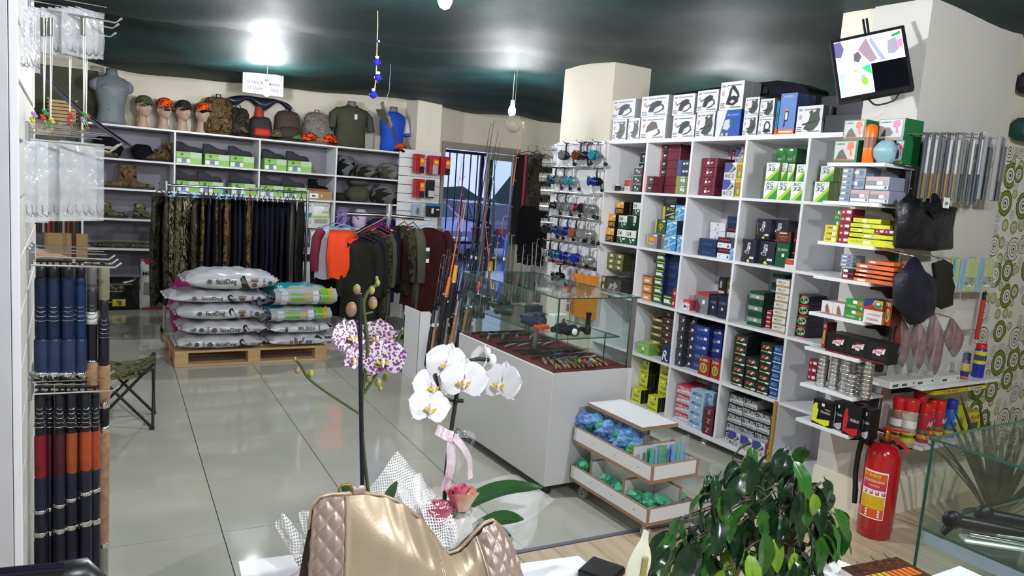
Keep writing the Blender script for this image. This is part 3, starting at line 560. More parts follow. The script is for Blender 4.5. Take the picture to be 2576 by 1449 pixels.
top('teal', 1855, 1886, 0, 310, 'squeezed left of the lantern box', d=.1)
# --- row 1
Z = ZR[1]; w1 = 'top row first compartment'; w2 = 'top row second compartment'; w3 = 'top row third compartment'; w4 = 'top row fourth compartment'
stack(CR1, 'redwhite', 288, 348, 0, 1125, 1, Z, w1, 3.72, .1, name='small_carton')
stack(CR1, 'grnblk', 372, 458, 0, 995, 3, Z, 'stack by divider, '+w1, 3.66, .16)
stack(CR1, 'grnblk', 420, 512, 0, 840, 4, Z, 'rear stack, '+w1, 3.83, .1)
stack(CR1, 'pinkgreen', 478, 580, 0, 1090, 2, Z, 'front pair, '+w2, 3.615, .1)
stack(CR1, 'pinkgreen', 600, 700, 0, 745, 6, Z, 'tall stack, '+w2, 3.73, .17)
stack(CR1, 'burg', 702, 836, 0, 735, 6, Z, 'middle column, '+w2, 3.735, .19)
stack(CR1, 'burg', 838, 966, 0, 742, 6, Z, 'right column, '+w2, 3.84, .09)
stack(CR1, 'olivegreen', 818, 940, 0, 1090, 2, Z, 'pair, '+w2, 3.64, .12)
zz = z_of(180+1090/4.155, 3.64, 3.8)
stack(CR1, 'bluedark', 840, 962, 0, 925, 2, zz, 'on the sage green pair, '+w2, 3.645, .11)
stack(CR1, 'maroon', 1062, 1225, 0, 905, 4, Z, 'stack, '+w3, 3.68, .18)
stack(CR1, 'greyp', 1240, 1318, 0, 1008, 2, Z, 'behind maroon stack, '+w3, 3.80, .1)
stack(CR1, 'rc2', 1305, 1432, 0, 950, 2, Z, 'stack, '+w3, 3.66, .12)
stack(CR1, 'oliveyel', 1434, 1508, 0, 950, 2, Z, 'front pair, '+w3, 3.655, .12)
stack(CR1, 'maroon', 1352, 1412, 0, 820, 3, Z, 'rear stack, '+w3, 3.84, .09)
stack(CR1, 'rc2', 1400, 1486, 0, 790, 3, Z, 'rear stack, '+w3, 3.79, .09)
stack(CR1, 'oliveyel', 1480, 1550, 0, 752, 4, Z, 'rear stack, '+w3, 3.79, .1)
stack(CR1, 'rc32', 1738, 2172, 0, 1138, 1, Z, 'lower layer, '+w4, 3.66, .13, 3)
zz = z_of(180+1138/4.155, 3.66, 3.1)
stack(CR1, 'rc32', 1766, 1902, 0, 950, 1, zz, 'left in upper layer, '+w4, 3.67, .13)
stack(CR1, 'rc32', 1905, 1980, 0, 955, 1, zz, 'narrow, upper layer, '+w4, 3.69, .13)
stack(CR1, 'rc32', 1982, 2056, 0, 962, 1, zz, 'narrow rear, upper layer, '+w4, 3.70, .13)
stack(CR1, 'rc32', 2076, 2180, 0, 968, 1, zz, 'right in upper layer, '+w4, 3.67, .13)
zz = z_of(180+948/4.155, 3.66, 3.1)
stack(CR1, 'greenbox', 1866, 1974, 0, 796, 1, zz, 'left of the topmost two, '+w4, 3.69, .12)
stack(CR1, 'greenbox', 1976, 2082, 0, 800, 1, zz, 'right of the topmost two, '+w4, 3.69, .12)
stack(CR1, 'rc32', 2258, 2412, 0, 1148, 1, Z, 'lower one, top row fifth compartment', 3.66, .12)
zz = z_of(180+1148/4.155, 3.66, 2.7)
stack(CR1, 'rc32', 2330, 2470, 0, 985, 1, zz, 'upper one, top row fifth compartment', 3.68, .12)
# --- row 2
Z = ZR[2]; w = 'second row first compartment'
stack(CR2, 'sipe', 88, 168, 0, 450, 1, Z, 'lowest at left, '+w, 3.64, .15)
zz = z_of(460+450/4.026, 3.64, 4.6); stack(CR2, 'sipe', 104, 188, 0, 312, 1, zz, 'middle of three, '+w, 3.66, .15)
z3 = z_of(460+312/4.026, 3.66, 4.6); stack(CR2, 'sipe', 184, 268, 0, 185, 1, z3, 'highest of three, '+w, 3.70, .14)
stack(CR2, 's4', 198, 390, 0, 466, 1, Z, 'lower layer, '+w, 3.64, .15, 2)
stack(CR2, 's4', 214, 300, 0, 326, 1, zz, 'left in middle layer, '+w, 3.655, .15)
stack(CR2, 's4', 303, 395, 0, 328, 1, zz, 'right in middle layer, '+w, 3.72, .14)
stack(CR2, 's4', 362, 440, 0, 196, 1, z3, 'topmost, '+w, 3.72, .12)
w = 'second row second compartment'
stack(CR2, 'rcgrey', 506, 610, 0, 508, 1, Z, 'lower left, '+w, 3.64, .15)
stack(CR2, 'rcgrey', 612, 680, 0, 512, 1, Z, 'lower middle, '+w, 3.68, .15)
zz = z_of(460+508/4.026, 3.64, 4.1); stack(CR2, 'greengold', 590, 698, 0, 365, 1, zz, 'middle layer, '+w, 3.68, .15)
z3 = z_of(460+365/4.026, 3.68, 4.1); stack(CR2, 'rcblack', 668, 790, 0, 215, 1, z3, 'upper layer, '+w, 3.73, .14)
stack(CR2, 'rcblue', 680, 798, 0, 515, 1, Z, 'lower left one, '+w, 3.65, .15)
stack(CR2, 'rcblue', 802, 862, 0, 525, 1, Z, 'lower right one, '+w, 3.66, .12)
stack(CR2, 'rcblue', 702, 808, 0, 372, 1, zz, 'middle layer, '+w, 3.66, .15)
stack(CR2, 'rcblue', 792, 897, 0, 224, 1, z3, 'topmost, '+w, 3.70, .14)
stack(CR2, 'greyp', 700, 812, 0, 140, 1, z_of(460+215/4.026, 3.73, 4.0), 'under the ceiling board, '+w, 3.78, .12)
w = 'second row third compartment'
stack(CR2, 'navyw', 1024, 1206, 0, 556, 2, Z, 'front pile, '+w, 3.66, .15)
stack(CR2, 'whitew', 1126, 1280, 0, 398, 4, Z, 'rear pile, '+w, 3.82, .1)
stack(CR2, 'navyw', 1284, 1418, 0, 338, 5, Z, 'rear right pile, '+w, 3.84, .09)
stack(CR2, 'blackwh', 1213, 1350, 0, 548, 2, Z, 'front pair, '+w, 3.64, .14)
stack(CR2, 'blackwh', 1290, 1404, 0, 446, 3, Z, 'rear stack, '+w, 3.78, .05)
stack(CR2, 'rcblue', 1342, 1385, 0, 655, 1, Z, 'small at the divider, '+w, 3.625, .1)
w = 'second row fourth compartment'
stack(CR2, 'slateb', 1445, 1600, 0, 562, 1, Z, 'in front, '+w, 3.65, .27)
stack(CR2, 'slateb', 1604, 1790, 0, 580, 1, Z, 'turned one beside it, '+w, 3.68, .24)
zz = z_of(460+562/4.026, 3.65, 3.2)
stack(CR2, 'slateb', 1612, 1752, 0, 358, 1, zz, 'on top at left, '+w, 3.72, .2)
stack(CR2, 'slateb', 1756, 1926, 0, 372, 1, zz, 'on top at right, '+w, 3.76, .16)
stack(CR2, 'greenz', 1800, 1932, 0, 600, 1, Z, 'in front, '+w, 3.65, .14)
stack(CR2, 'brown', 1816, 1966, 0, 484, 1, z_of(460+600/4.026, 3.65, 3.0), 'on the green carton, '+w, 3.665, .14)
stack(CR2, 'darkred', 1962, 2036, 0, 474, 3, Z, 'by right divider, '+w, 3.67, .12)
stack(CR2, 'redwhite', 1904, 2002, 0, 765, 1, Z, 'low one at the edge, '+w, 3.605, .05, name='small_carton')
# --- row 3
Z = ZR[3]; w = 'third row first compartment'
stack(CR2, 'olive', 88, 262, 0, 700, 3, Z+.17, 'upper block, '+w, 3.68, .2, 2, snap=True)
stack(CR2, 'olive', 88, 262, 0, 932, 1, Z, 'under block, '+w, 3.80, .1, 2)
stack(CR2, 'camo', 90, 240, 0, 960, 1, Z, w, 3.64, .13)
stack(CR2, 'olive', -22, 86, 0, 925, 2, Z, 'left pair, '+w, 3.64, .12)
w = 'third row second compartment'
stack(CR2, 'orangep', 455, 545, 0, 928, 3, Z, 'stack, '+w, 3.66, .15)
stack(CR2, 'greeny', 562, 655, 0, 702, 6, Z, 'tall stack, '+w, 3.66, .2)
stack(CR2, 'greeny', 664, 756, 0, 1130, 1, Z, 'lone one, '+w, 3.63, .05)
stack(CR2, 'navyw', 668, 806, 0, 706, 6, Z, 'dark tall stack, '+w, 3.70, .2)
stack(CR2, 'redslim', 760, 802, 0, 1062, 2, Z, 'by divider, '+w, 3.62, .07)
w = 'third row third compartment'
stack(CR2, 'pinkb', 828, 936, 0, 1168, 1, Z, w, 3.65, .16)
stack(CR2, 'redgrey', 1000, 1122, 0, 1098, 1, Z, w, 3.66, .18)
stack(CR2, 'navyt', 1128, 1208, 0, 1135, 1, Z, 'left one, '+w, 3.67, .15)
stack(CR2, 'navyt', 1212, 1308, 0, 1140, 1, Z, 'right one, '+w, 3.65, .15)
stack(CR2, 'arch', 1205, 1278, 0, 950, 2, Z, w, 3.82, .08)
stack(CR2, 'olivet', 1282, 1348, 0, 960, 2, Z, w, 3.83, .08)
w = 'third row fourth compartment'
stack(CR2, 'greenst', 1515, 1660, 0, 1088, 3, Z, 'front stack, '+w, 3.66, .14)
stack(CR2, 'greenst', 1726, 1850, 0, 918, 4, Z, 'rear stack, '+w, 3.82, .1)
stack(CR2, 'megaw', 1765, 1900, 0, 975, 7, Z, 'stack, '+w, 3.645, .13)
stack(CR2, 'tinyred', 1705, 1756, 0, 1290, 4, Z, w, 3.70, .07)
w = 'third row fifth compartment'
stack(CR5, 'disc', 26, 135, 0, 300, 4, Z, 'stack, '+w, 3.66, .15)
stack(CR5, 'greyp', 140, 200, 0, 320, 3, Z, 'behind navy stack, '+w, 3.76, .1)
# --- row 4
Z = ZR[4]; w = 'fourth row second compartment'
stack(CR3, 'lime', 134, 232, 0, 385, 1, Z, w, 3.63, .2)
stack(CR3, 'greenor', 240, 322, 0, 190, 5, Z, 'stack, '+w, 3.72, .15)
stack(CR3, 'brownt', 316, 412, 0, 130, 7, Z, 'stack, '+w, 3.72, .15)
stack(CR3, 'rbox', 334, 398, 0, 420, 1, Z, w, 3.61, .06)
stack(CR3, 'greenst', -455, -300, 0, 245, 1, Z, 'seen through the showcase, fourth row first compartment', 3.66, .15)
w = 'fourth row third compartment'
stack(CR3, 'slate', 410, 500, 0, 160, 6, Z, 'left column, '+w, 3.63, .18)
stack(CR3, 'slate', 502, 596, 0, 175, 6, Z, 'right column, '+w, 3.68, .18)
stack(CR3, 'navyb', 586, 706, 0, 250, 5, Z, 'left stack, '+w, 3.68, .18)
stack(CR3, 'navyb', 708, 812, 0, 275, 5, Z, 'right stack, '+w, 3.72, .18)
stack(CR3, 'zuber', 640, 735, 0, 512, 1, Z, 'left one, '+w, 3.615, .05)
stack(CR3, 'zuber', 742, 822, 0, 538, 1, Z, 'right one, '+w, 3.62, .07)
w = 'fourth row fourth compartment'
stack(CR3, 'megag', 914, 1012, 0, 330, 5, Z, 'left stack, '+w, 3.63, .2)
stack(CR3, 'megag', 1018, 1122, 0, 512, 3, Z, 'middle stack, '+w, 3.63, .18)
stack(CR3, 'brownt', 1060, 1150, 0, 310, 5, Z, 'rear stack, '+w, 3.83, .1)
stack(CR3, 'megag', 1124, 1224, 0, 396, 5, Z, 'right stack, '+w, 3.63, .18)
stack(CR3, 'megab', 1226, 1298, 0, 425, 6, Z, 'stack, '+w, 3.62, .18)
# --- row 5
Z = ZR[5]; w = 'bottom row second compartment'
stack(CR3, 'stery', 210, 262, 0, 540, 3, Z, 'rear column, '+w, 3.80, .12)
stack(CR3, 'stery', 140, 212, 0, 540, 3, Z, 'tall column, '+w, 3.73, .06)
stack(CR3, 'stery', 92, 166, 0, 768, 1, Z, 'lower left single, '+w, 3.65, .07)
stack(CR3, 'stery', 296, 384, 0, 580, 3, Z, 'right column, '+w, 3.71, .06)
stack(CR3, 'stery', 222, 305, 0, 828, 1, Z, 'front single, '+w, 3.62, .07)
w = 'bottom row third compartment'
stack(CR3, 'sterr', 448, 556, 0, 738, 4, Z, 'stack, '+w, 3.65, .2)
stack(CR3, 'sterr', 594, 690, 0, 668, 5, Z, 'rear stack, '+w, 3.83, .1)
stack(CR3, 'megal', 552, 668, 0, 782, 4, Z, 'front stack, '+w, 3.62, .1)
stack(CR3, 'megal', 672, 742, 0, 800, 4, Z, 'narrow stack, '+w, 3.66, .1)
stack(CR3, 'megal', 690, 796, 0, 705, 5, Z, 'rear stack, '+w, 3.84, .09)
stack(CR3, 'maroon2', 676, 752, 0, 928, 3, Z, 'front stack, '+w, 3.605, .05)
stack(CR3, 'maroon2', 744, 800, 0, 798, 4, Z, 'by divider, '+w, 3.70, .1)
w = 'bottom row fourth compartment'
stack(CR3, 'sterb', 866, 978, 0, 812, 5, Z, 'left stack, '+w, 3.66, .2)
stack(CR3, 'sterb', 978, 1090, 0, 846, 5, Z, 'middle stack, '+w, 3.67, .2)
stack(CR3, 'sterb', 1092, 1212, 0, 960, 4, Z, 'right stack, '+w, 3.665, .2)
stack(CR3, 'sterb', 1190, 1275, 0, 870, 5, Z, 'rear stack, '+w, 3.86, .07)
stack(CR3, 'rc2', 890, 1190, 0, 1122, 1, Z, 'front row, '+w, 3.605, .05, 3, jit=0)
stack(CR3, 'redslim', 1194, 1238, 0, 1226, 1, Z, 'at the front edge, '+w, 3.61, .05)
# long dark rifle case across the top, black boxes at the right end, jar, bamboo
t = thing('rifle_case', 'long black moulded gun case lying on top behind the white boxes', 'gun case', (3.84, 3.9, 2.30))
mb = MB(); HI = mat('hard_case', (.012, .013, .017), .4, bump=.2)
ya, yb_ = y_of(1690, 3.9, 2.35), y_of(2058, 3.9, 2.35)
t.location = (3.925, (ya+yb_)/2, 2.016); L = (ya-yb_)/2
pr = [(-L, .30), (-L+.06, .345), (-L*.2, .36), (L*.62, .36), (L*.8, .34), (L-.02, .30), (L, .27)]
mb.add([v for (y, z) in pr for v in ((-.10, -y, z-.085), (-.12, -y, z-.04), (-.10, -y, z), (.10, -y, z), (.12, -y, z-.04), (.10, -y, z-.085))],
       [tuple(range(6))]+[(i*6+j, i*6+(j+1) % 6, (i+1)*6+(j+1) % 6, (i+1)*6+j) for i in range(len(pr)-1) for j in range(6)]+[tuple(range((len(pr)-1)*6, len(pr)*6))], HI)
mb.build('case_shell', t)
for k in (-.5, 0, .45):
    mb = MB(); mb.bbox(-.128, -.112, k*L-.025, k*L+.025, .28, .325, HI); mb.build('latch', t)
mb = MB(); mb.bbox(-.03, .10, -.6*L, .5*L, 0, .262, HI, .01); mb.build('lower_case', t)
t = thing('black_carton', 'black carton lying flat on top at right end of shelving', 'box', (3.72, 2.72, 2.016))
mb = MB(); mb.bbox(-.08, .1, -.2, .06, 0, .10, ink('#1a1c24'), .002); mb.build('carton', t); mb = MB(); mb.bbox(.0, .12, -.2, .16, .101, .22, ink('#22242c'), .002); mb.build('upper_carton', t)
mb = MB(); mb.box(0, .26, 0, .12, 0, .16, ink('#2c6fa8'), mside=ink('#1c2430')); dec_add(mb, [('r', 0, 0, 1, .3, '#1d4a7c'), ('o', .8, .6, .13, .2, '#d8dcc8'), ('o', .8, .6, .09, .14, '#50606c'), ('t', 'COOK', .3, .82, .3, .12, '#9cd0c8', 0)], .26, .16)
mb.build('stove_box', None, (3.66, 2.84-.2, 2.24), -math.pi/2, 'blue camping stove box on black cartons below the monitor', 'box')
mb = MB(); mb.lathe([(.022, 0), (.024, .004), (.024, .038)], mat('brown_jar', (.02, .015, .015), .15), n=16); mb.lathe([(.0245, .038), (.0245, .055), (.022, .057)], ink('#c8c8c8'), n=16)
mb.build('jar', None, (3.68, y_of(1500+222/4.155, 3.68, 1.635), 1.636), label='small dark jar with pale lid in top left compartment', cat='jar')
mb = MB(); P = [atz(1936, 1165, .0)]; mb.tube([(3.585, 2.845, .005), (3.59, 2.836, .25), (3.588, 2.838, .46)], .011, mat('bamboo', C('#b89436'), .4), 10)
for z in (.12, .24, .36): mb.lathe([(.0122, -.003), (.0132, 0), (.0122, .003)], mat('bamboo', C('#b89436'), .4), (3.588, 2.84, z), 10)
mb.build('bamboo_cane', label='yellow bamboo cane leaning on the shelving upright near the plant', cat='cane')
# ---------------------------------------------------------------- back shelving
BY, BB = 9.0, 9.37
BXV = [.165, 1.04, 1.937, 2.84, 3.784]; BZ = [1.970, 1.620, 1.307, .985, .665]
bs = thing('display_shelving', 'long white back wall shelving with boots, shoe boxes and folded clothes', 'shelving', (2, 9.2, 0))
for k, x in enumerate(BXV):
    mb = MB(); mb.bbox(x-2-.009, x-2+.009, BY-9.2, BB-9.2, 0, 1.95, WHITE, .001); mb.build('upright', bs)
for k, z in enumerate(BZ):
    mb = MB(); mb.bbox(BXV[0]-2-.009, BXV[-1]-2+.009, BY-9.201, BB-9.2, z-.02, z, WHITE, .001); mb.build('shelf_board', bs)
mb = MB(); mb.box(BXV[0]-2, BXV[-1]-2, BB-9.2, BB-9.19, 0, 1.95, mat('back_board', C('#84808a'), .7)); mb.build('back_panel', bs)
def bx_(px, z, Y=9.05): return x_of(px, Y, z)
CAMO_D = camo('camo_dark', [C('#12110c'), C('#2c281e'), C('#433d30'), C('#1c1c14'), C('#5c5444')], 16, stretch=(1, 1, .6))
CAMO_O = camo('camo_orange', [C('#2a1008'), C('#ff5a1c'), C('#f0501a'), C('#3a1a0c'), C('#ff6a28')], 22)
CAMO_G = camo('camo_green', [C('#1c2416'), C('#4c5634'), C('#6a6248'), C('#2c3320'), C('#8c8468')], 18)
CAMO_REED = camo('camo_reed', [C('#14120d'), C('#2e2a20'), C('#a89f88'), C('#1e1b14'), C('#3c3627')], 20, stretch=(1.6, 1.6, .55))
CAMO_B = camo('camo_brown', [C('#1f1a10'), C('#5c4630'), C('#6c5a3c'), C('#3a3420'), C('#86603c')], 12, stretch=(1, 1, .7))
OLIVE = mat('olive_cloth', C('#4c4c3c'), .9, noise=.15, nscale=8, bump=.2)
DKOL = mat('dark_olive_cloth', C('#2c2c26'), .95, noise=.25, nscale=6, bump=.25, spec=.15)
NAVYC = mat('navy_cloth', C('#1c1d30'), .95, noise=.2, nscale=6, bump=.2, spec=.15)
BLACKC = mat('black_cloth', C('#161619'), .95, noise=.2, nscale=6, bump=.2, spec=.15)
GREYC = mat('grey_cloth', C('#5c5a56'), .95, noise=.15, nscale=6, bump=.2, spec=.15)
BURGC = mat('burgundy_cloth', C('#3a1c1a'), .95, noise=.25, nscale=7, bump=.25, spec=.15)
HIVIS = mat('hi_vis_orange', C('#ff4a14'), .7)
SKINP = mat('mannequin_skin', C('#b89c88'), .45)
SKING = mat('mannequin_grey', C('#70787e'), .5)
CARDB = mat('cardboard', C('#a98a60'), .8, noise=.06)
def loft(mb, secs, m, n=16, M=None, wob=0, caps=True, k=2.0):
    """secs: (z, cx, cy, rx, ry); superellipse section of power k"""
    vs = []
    for i, (z, cx, cy, rx, ry) in enumerate(secs):
        for j in range(n):
            a = 2*math.pi*j/n; c, s = math.cos(a), math.sin(a)
            r = (abs(c)**k+abs(s)**k)**(-1/k)*(1+wob*math.sin(3*a+i*1.7)*math.sin(i*2.3+1))
            vs.append((cx+rx*c*r, cy+ry*s*r, z))
    q = len(secs); fs = [(i*n+j, i*n+(j+1) % n, (i+1)*n+(j+1) % n, (i+1)*n+j) for i in range(q-1) for j in range(n)]
    if caps: fs += [tuple(range(n-1, -1, -1)), tuple(range((q-1)*n, q*n))]
    mb.add(vs, fs, m, True, M)
# ---- heads wearing caps
def head_mesh():
    mb = MB(); nu, nv = 28, 22; vs = []
    g = lambda a, b, s: math.exp(-((a-b)/s)**2)
    for i in range(nv+1):
        t = i/nv; ph = math.pi*t-math.pi/2; z = math.sin(ph)
        for j in range(nu):
            a = 2*math.pi*j/nu; r = math.cos(ph); x, y = r*math.cos(a), r*math.sin(a)
            f = max(0, -y)      # face looks towards -y
            xx, yy, zz = x*.078, y*.098, z*.125
            if f > .2 and abs(x) < .8:
                yy -= .034*g(x, 0, .13)*g(z, -.12, .15)+.012*g(x, 0, .2)*g(z, .02, .2)   # nose
                yy += .017*(g(x, .36, .17)+g(x, -.36, .17))*g(z, .06, .10)                # sockets
                yy -= .008*g(z, .22, .1)*g(x, 0, .5)                                      # brow
                yy -= .009*g(x, 0, .28)*g(z, -.46, .07)+.004*g(x, 0, .25)*g(z, -.36, .05) # lips
                yy += .004*g(x, 0, .3)*g(z, -.41, .025)
                yy -= .016*g(x, 0, .3)*g(z, -.76, .16)                                    # chin
            if z < -.2: xx *= 1-.22*min(1, (-z-.2)/.8); yy += .012*min(1, (-z-.2))*(1 if y > 0 else 0)*-1
            vs.append((xx, yy, .245+zz))
    fs = [(i*nu+j, i*nu+(j+1) % nu, (i+1)*nu+(j+1) % nu, (i+1)*nu+j) for i in range(nv) for j in range(nu)]
    mb.add(vs, fs, SKINP, True)
    loft(mb, [(0, 0, .02, .075, .07), (.03, 0, .020, .064, .06), (.09, 0, .022, .050, .052), (.17, 0, .018, .047, .054)], SKINP, 18)
    for s in (-1, 1): mb.ball((s*.076, .008, .235), .03, SKINP, (.35, .62, 1), 8, 6)
    return mb.mesh('head')
HEADM = head_mesh()
def cap_geo(m, mb=None, brim=True, m2=None):
    mb = mb or MB(); n, k = 20, 7
    vs = []
    for i in range(k+1):
        t = i/k*math.pi/2
        for j in range(n):
            a = 2*math.pi*j/n; vs.append((.090*math.cos(a)*math.cos(t)**.75, .108*math.sin(a)*math.cos(t)**.75, .10*math.sin(t)**.9))
    vs = [(x*.94, y*.97, z) for x, y, z in vs]; mb.add(vs, [(i*n+j, i*n+(j+1) % n, (i+1)*n+(j+1) % n, (i+1)*n+j) for i in range(k) for j in range(n)], m, True)
    if brim:
        mb.grid(lambda u, v: ((u-.5)*.17*(1-.25*v**2), -.090-.062*v*(1-(2*u-1)**2*.45)+.025*(2*u-1)**2, .008-.022*v-.030*(2*u-1)**2), 10, 5, m2 or m)
        mb.grid(lambda u, v: ((u-.5)*.17*(1-.25*v**2), -.090-.062*v*(1-(2*u-1)**2*.45)+.025*(2*u-1)**2, .004-.022*v-.030*(2*u-1)**2), 10, 5, m2 or m)
    mb.ball((0, 0, .1), .007, m2 or m, (1, 1, .6), 8, 4)
    return mb
CAPS = {}
def cap_mesh(m, m2=None):
    k = (m.name, m2.name if m2 else '')
    if k not in CAPS: CAPS[k] = cap_geo(m, None, True, m2).mesh('cap')
    return CAPS[k]
for i, (px, rz, cm, lab) in enumerate([(362, .35, CAMO_G, 'leftmost mannequin head wearing a green camouflage cap'), (414, .3, CAMO_O, 'mannequin head with orange cap and black sunglasses'), (461, .3, CAMO_D, 'mannequin head with plain dark camouflage cap and bare eyes'), (510, .28, CAMO_O, 'rightmost mannequin head, orange and black cap')]):
    z0 = BZ[0]; x = bx_(px, z0, 9.12); t = thing('mannequin_head', lab, 'mannequin', (x, 9.14, z0), rz, 'mannequin heads on the back shelf')
    t.scale = (.95, .95, .88); t.rotation_euler.z += .15
    put(HEADM, 'head', t)
    c = put(cap_mesh(cm, BLACKC if i == 3 else None), 'cap', t, (0, .0, .290))
    if i == 1:
        mb = MB(); SG = mat('sunglass_lens', (.005, .005, .006), .08)
        for s in (-1, 1): mb.add([(s*.008, -.122, .225), (s*.062, -.104, .222), (s*.066, -.100, .250), (s*.008, -.124, .254)], [(0, 1, 2, 3)], SG); mb.tube([(s*.064, -.100, .250), (s*.082, .0, .252)], .003, SG, 6)
        mb.tube([(-.01, -.124, .25), (.01, -.124, .25)], .003, SG, 6); mb.build('sunglasses', t)
# ---- torsos
TORSO = [(0, 0, 0, .135, .085), (.04, 0, 0, .14, .09), (.12, 0, 0, .128, .085), (.2, 0, 0, .125, .085), (.28, 0, -.005, .145, .098), (.36, 0, -.008, .165, .105), (.42, 0, -.004, .175, .1), (.46, 0, 0, .168, .085), (.49, 0, .0, .12, .07), (.505, 0, .0, .07, .06), (.53, 0, 0, .055, .055), (.58, 0, 0, .052, .052)]
t = thing('torso_mannequin', 'bare grey male torso mannequin standing on the left end of back shelving', 'mannequin', (bx_(280, BZ[0], 9.16), 9.16, BZ[0]), .25)
mb = MB(); loft(mb, TORSO, SKING, 24, k=2.3)
for s in (-1, 1):
    loft(mb, [(.34, s*.165, .0, .02, .035), (.37, s*.175, 0, .04, .05), (.42, s*.172, 0, .045, .055), (.455, s*.15, 0, .04, .05), (.475, s*.12, 0, .03, .045)], SKING, 12)
    mb.ball((s*.07, -.075, .375), .062, SKING, (1, .55, .75), 12, 8); 
for r in range(3):
    for s in (-1, 1): mb.ball((s*.035, -.072, .15+r*.055), .032, SKING, (1, .4, .8), 8, 6)
mb.build('torso', t)
def shirt(px, z0, lab, m, m2, H=.52, wid=.2, rz=.2, Y=9.13, sleeve=1, collar=None):
    t = thing('dressed_mannequin', lab, 'mannequin', (bx_(px, z0, Y), Y, z0), rz); mb = MB()
    loft(mb, [(0, 0, 0, wid*.93, .11), (.1, 0, 0, wid*.9, .11), (.25, 0, 0, wid*.88, .11), (.38, 0, -.005, wid*.98, .12), (.43, 0, 0, wid, .11), (.47, 0, 0, wid*.82, .085), (.495, 0, 0, wid*.42, .065)], m, 22, k=2.4, wob=.02)
    mb.build('shirt_body', t)
    for s in ((-1, 1) if sleeve == 1 else (1,)):
        mb = MB(); mb.tube([(s*wid*.8, 0, .44), (s*wid*1.12, -.005, .38), (s*wid*1.25, -.02, .22 if sleeve == 1 else .25)], [.055, .06, .06], m2, 12, flat=.8)
        mb.tube([(s*wid*1.245, -.019, .235), (s*wid*1.25, -.02, .215)], [.062, .062], m, 12, flat=.8); mb.build('sleeve', t)
    mb = MB(); loft(mb, [(.48, 0, 0, .058, .055), (.53, 0, 0, .052, .05), (.56, 0, 0, .05, .05)], SKING, 14); mb.build('neck', t)
    if collar: mb = MB(); mb.tube([(-.055, .03, .5), (-.06, -.03, .505), (0, -.09, .46), (.06, -.03, .505), (.055, .03, .5)], .014, m, 8); mb.box(-.018, .018, -.128, -.122, .34, .4, TAG); mb.box(-.007, .007, -.126, -.118, .30, .45, OLIVE); mb.build('collar', t)
    return t
shirt(880, BZ[0], 'olive polo shirt on a grey mannequin on top of back shelving', OLIVE, OLIVE, wid=.215, rz=.15, collar=1)
BLUET = mat('royal_blue_cloth', C('#2452c8'), .8, bump=.2, bscale=30)
shirt(985, BZ[0], 'royal blue tee with white sleeve on a mannequin, back shelving', BLUET, mat('white_cloth', C('#d8dae0'), .85), wid=.175, rz=.35, Y=9.14, sleeve=2)
# ---- shoes
def shoe(mb, L, m, sole, H=.085, shaft=0, sh_m=None, lace=None):
    secs = []; n = 14; N = 12
    def prof(t):     # t 0 heel .. 1 toe: half width, top height
        w = .034+.012*math.sin(math.pi*min(1, t*1.15))**.8*(1 if t < .75 else 1)-.028*max(0, (t-.82)/.18)**1.6
        h = H*(1.0-.56*max(0, min(1, (t-.26)/.36)))*(1-.55*max(0, (t-.8)/.2)**2)
        return w, h
    vs = []
    for i in range(N+1):
        t = i/N; w, h = prof(t)
        for j in range(n):
            a = math.pi*2*j/n; vs.append((L*(t-.5), w*math.cos(a)*(1 if math.sin(a) < 0 else .9), .022+h*max(0, math.sin(a))**.8 if math.sin(a) > 0 else .022+.002*math.sin(a)))
    fs = [(i*n+j, i*n+(j+1) % n, (i+1)*n+(j+1) % n, (i+1)*n+j) for i in range(N) for j in range(n)]+[tuple(range(n-1, -1, -1)), tuple(range(N*n, (N+1)*n))]
    mb.add(vs, fs, m, True)
    P = [(L*(i/N-.5)*1.03, s*(prof(i/N)[0]+.004)) for s in (1, -1) for i in (range(N+1) if s == 1 else range(N, -1, -1))]
    mb.add([(x, y, 0) for x, y in P]+[(x, y, .024) for x, y in P], [tuple(range(len(P))), tuple(range(2*len(P)-1, len(P)-1, -1))]+[(i, (i+1) % len(P), len(P)+(i+1) % len(P), len(P)+i) for i in range(len(P))], sole)
    if shaft: loft(mb, [(H*.5, -L*.24, 0, .062, .038), (H, -L*.25, 0, .058, .04), (H+shaft*.5, -L*.27, 0, .056, .043), (H+shaft, -L*.28, 0, .062, .048)], sh_m or m, 14, wob=.03)
    lc = lace or ink('#8c8e90')
    for k in range(4 if not shaft else 7):
        t = .40+.07*k if not shaft else 0
        if not shaft: w, h = prof(t); x = L*(t-.5); mb.tube([(x, -w*.7, .022+h*.82), (x+.004, 0, .022+h*1.03), (x, w*.7, .022+h*.82)], .0022, lc, 5)
        else: z = H*.8+shaft*k/7; mb.tube([(-L*.25+.040, -.025, z), (-L*.25+.054, 0, z+.006), (-L*.25+.040, .025, z)], .0022, lc, 5)
BSOLE = mat('rubber_sole', C('#1c1c1e'), .7); SUEDE = mat('grey_suede', C('#34363e'), .85, noise=.2)
def shoe_obj(nm, lab, cat, x, y, z, rz, **k):
    mb = MB(); shoe(mb, **k); return mb.build(nm, None, (x, y, z), rz, lab, cat, 'footwear on the back shelving')
GB = ('#8cc058', '#a8c890', '#b4d49c', [('r', .55, .5, 1, 1, '#b8d0a8'), ('r', 0, .82, .55, 1, '#78b83c'), ('o', .22, .78, .06, .14, '#3c6c28'), ('r', .03, .08, .2, .42, '#e8eaea'), ('r', .2, .06, .42, .44, '#6c7ca4'), ('r', .4, .08, .55, .42, '#e8eaea'), ('r', 0, .46, .55, .5, '#2c4c38')], 'pale green shoe box')
K['shoebox'] = GB
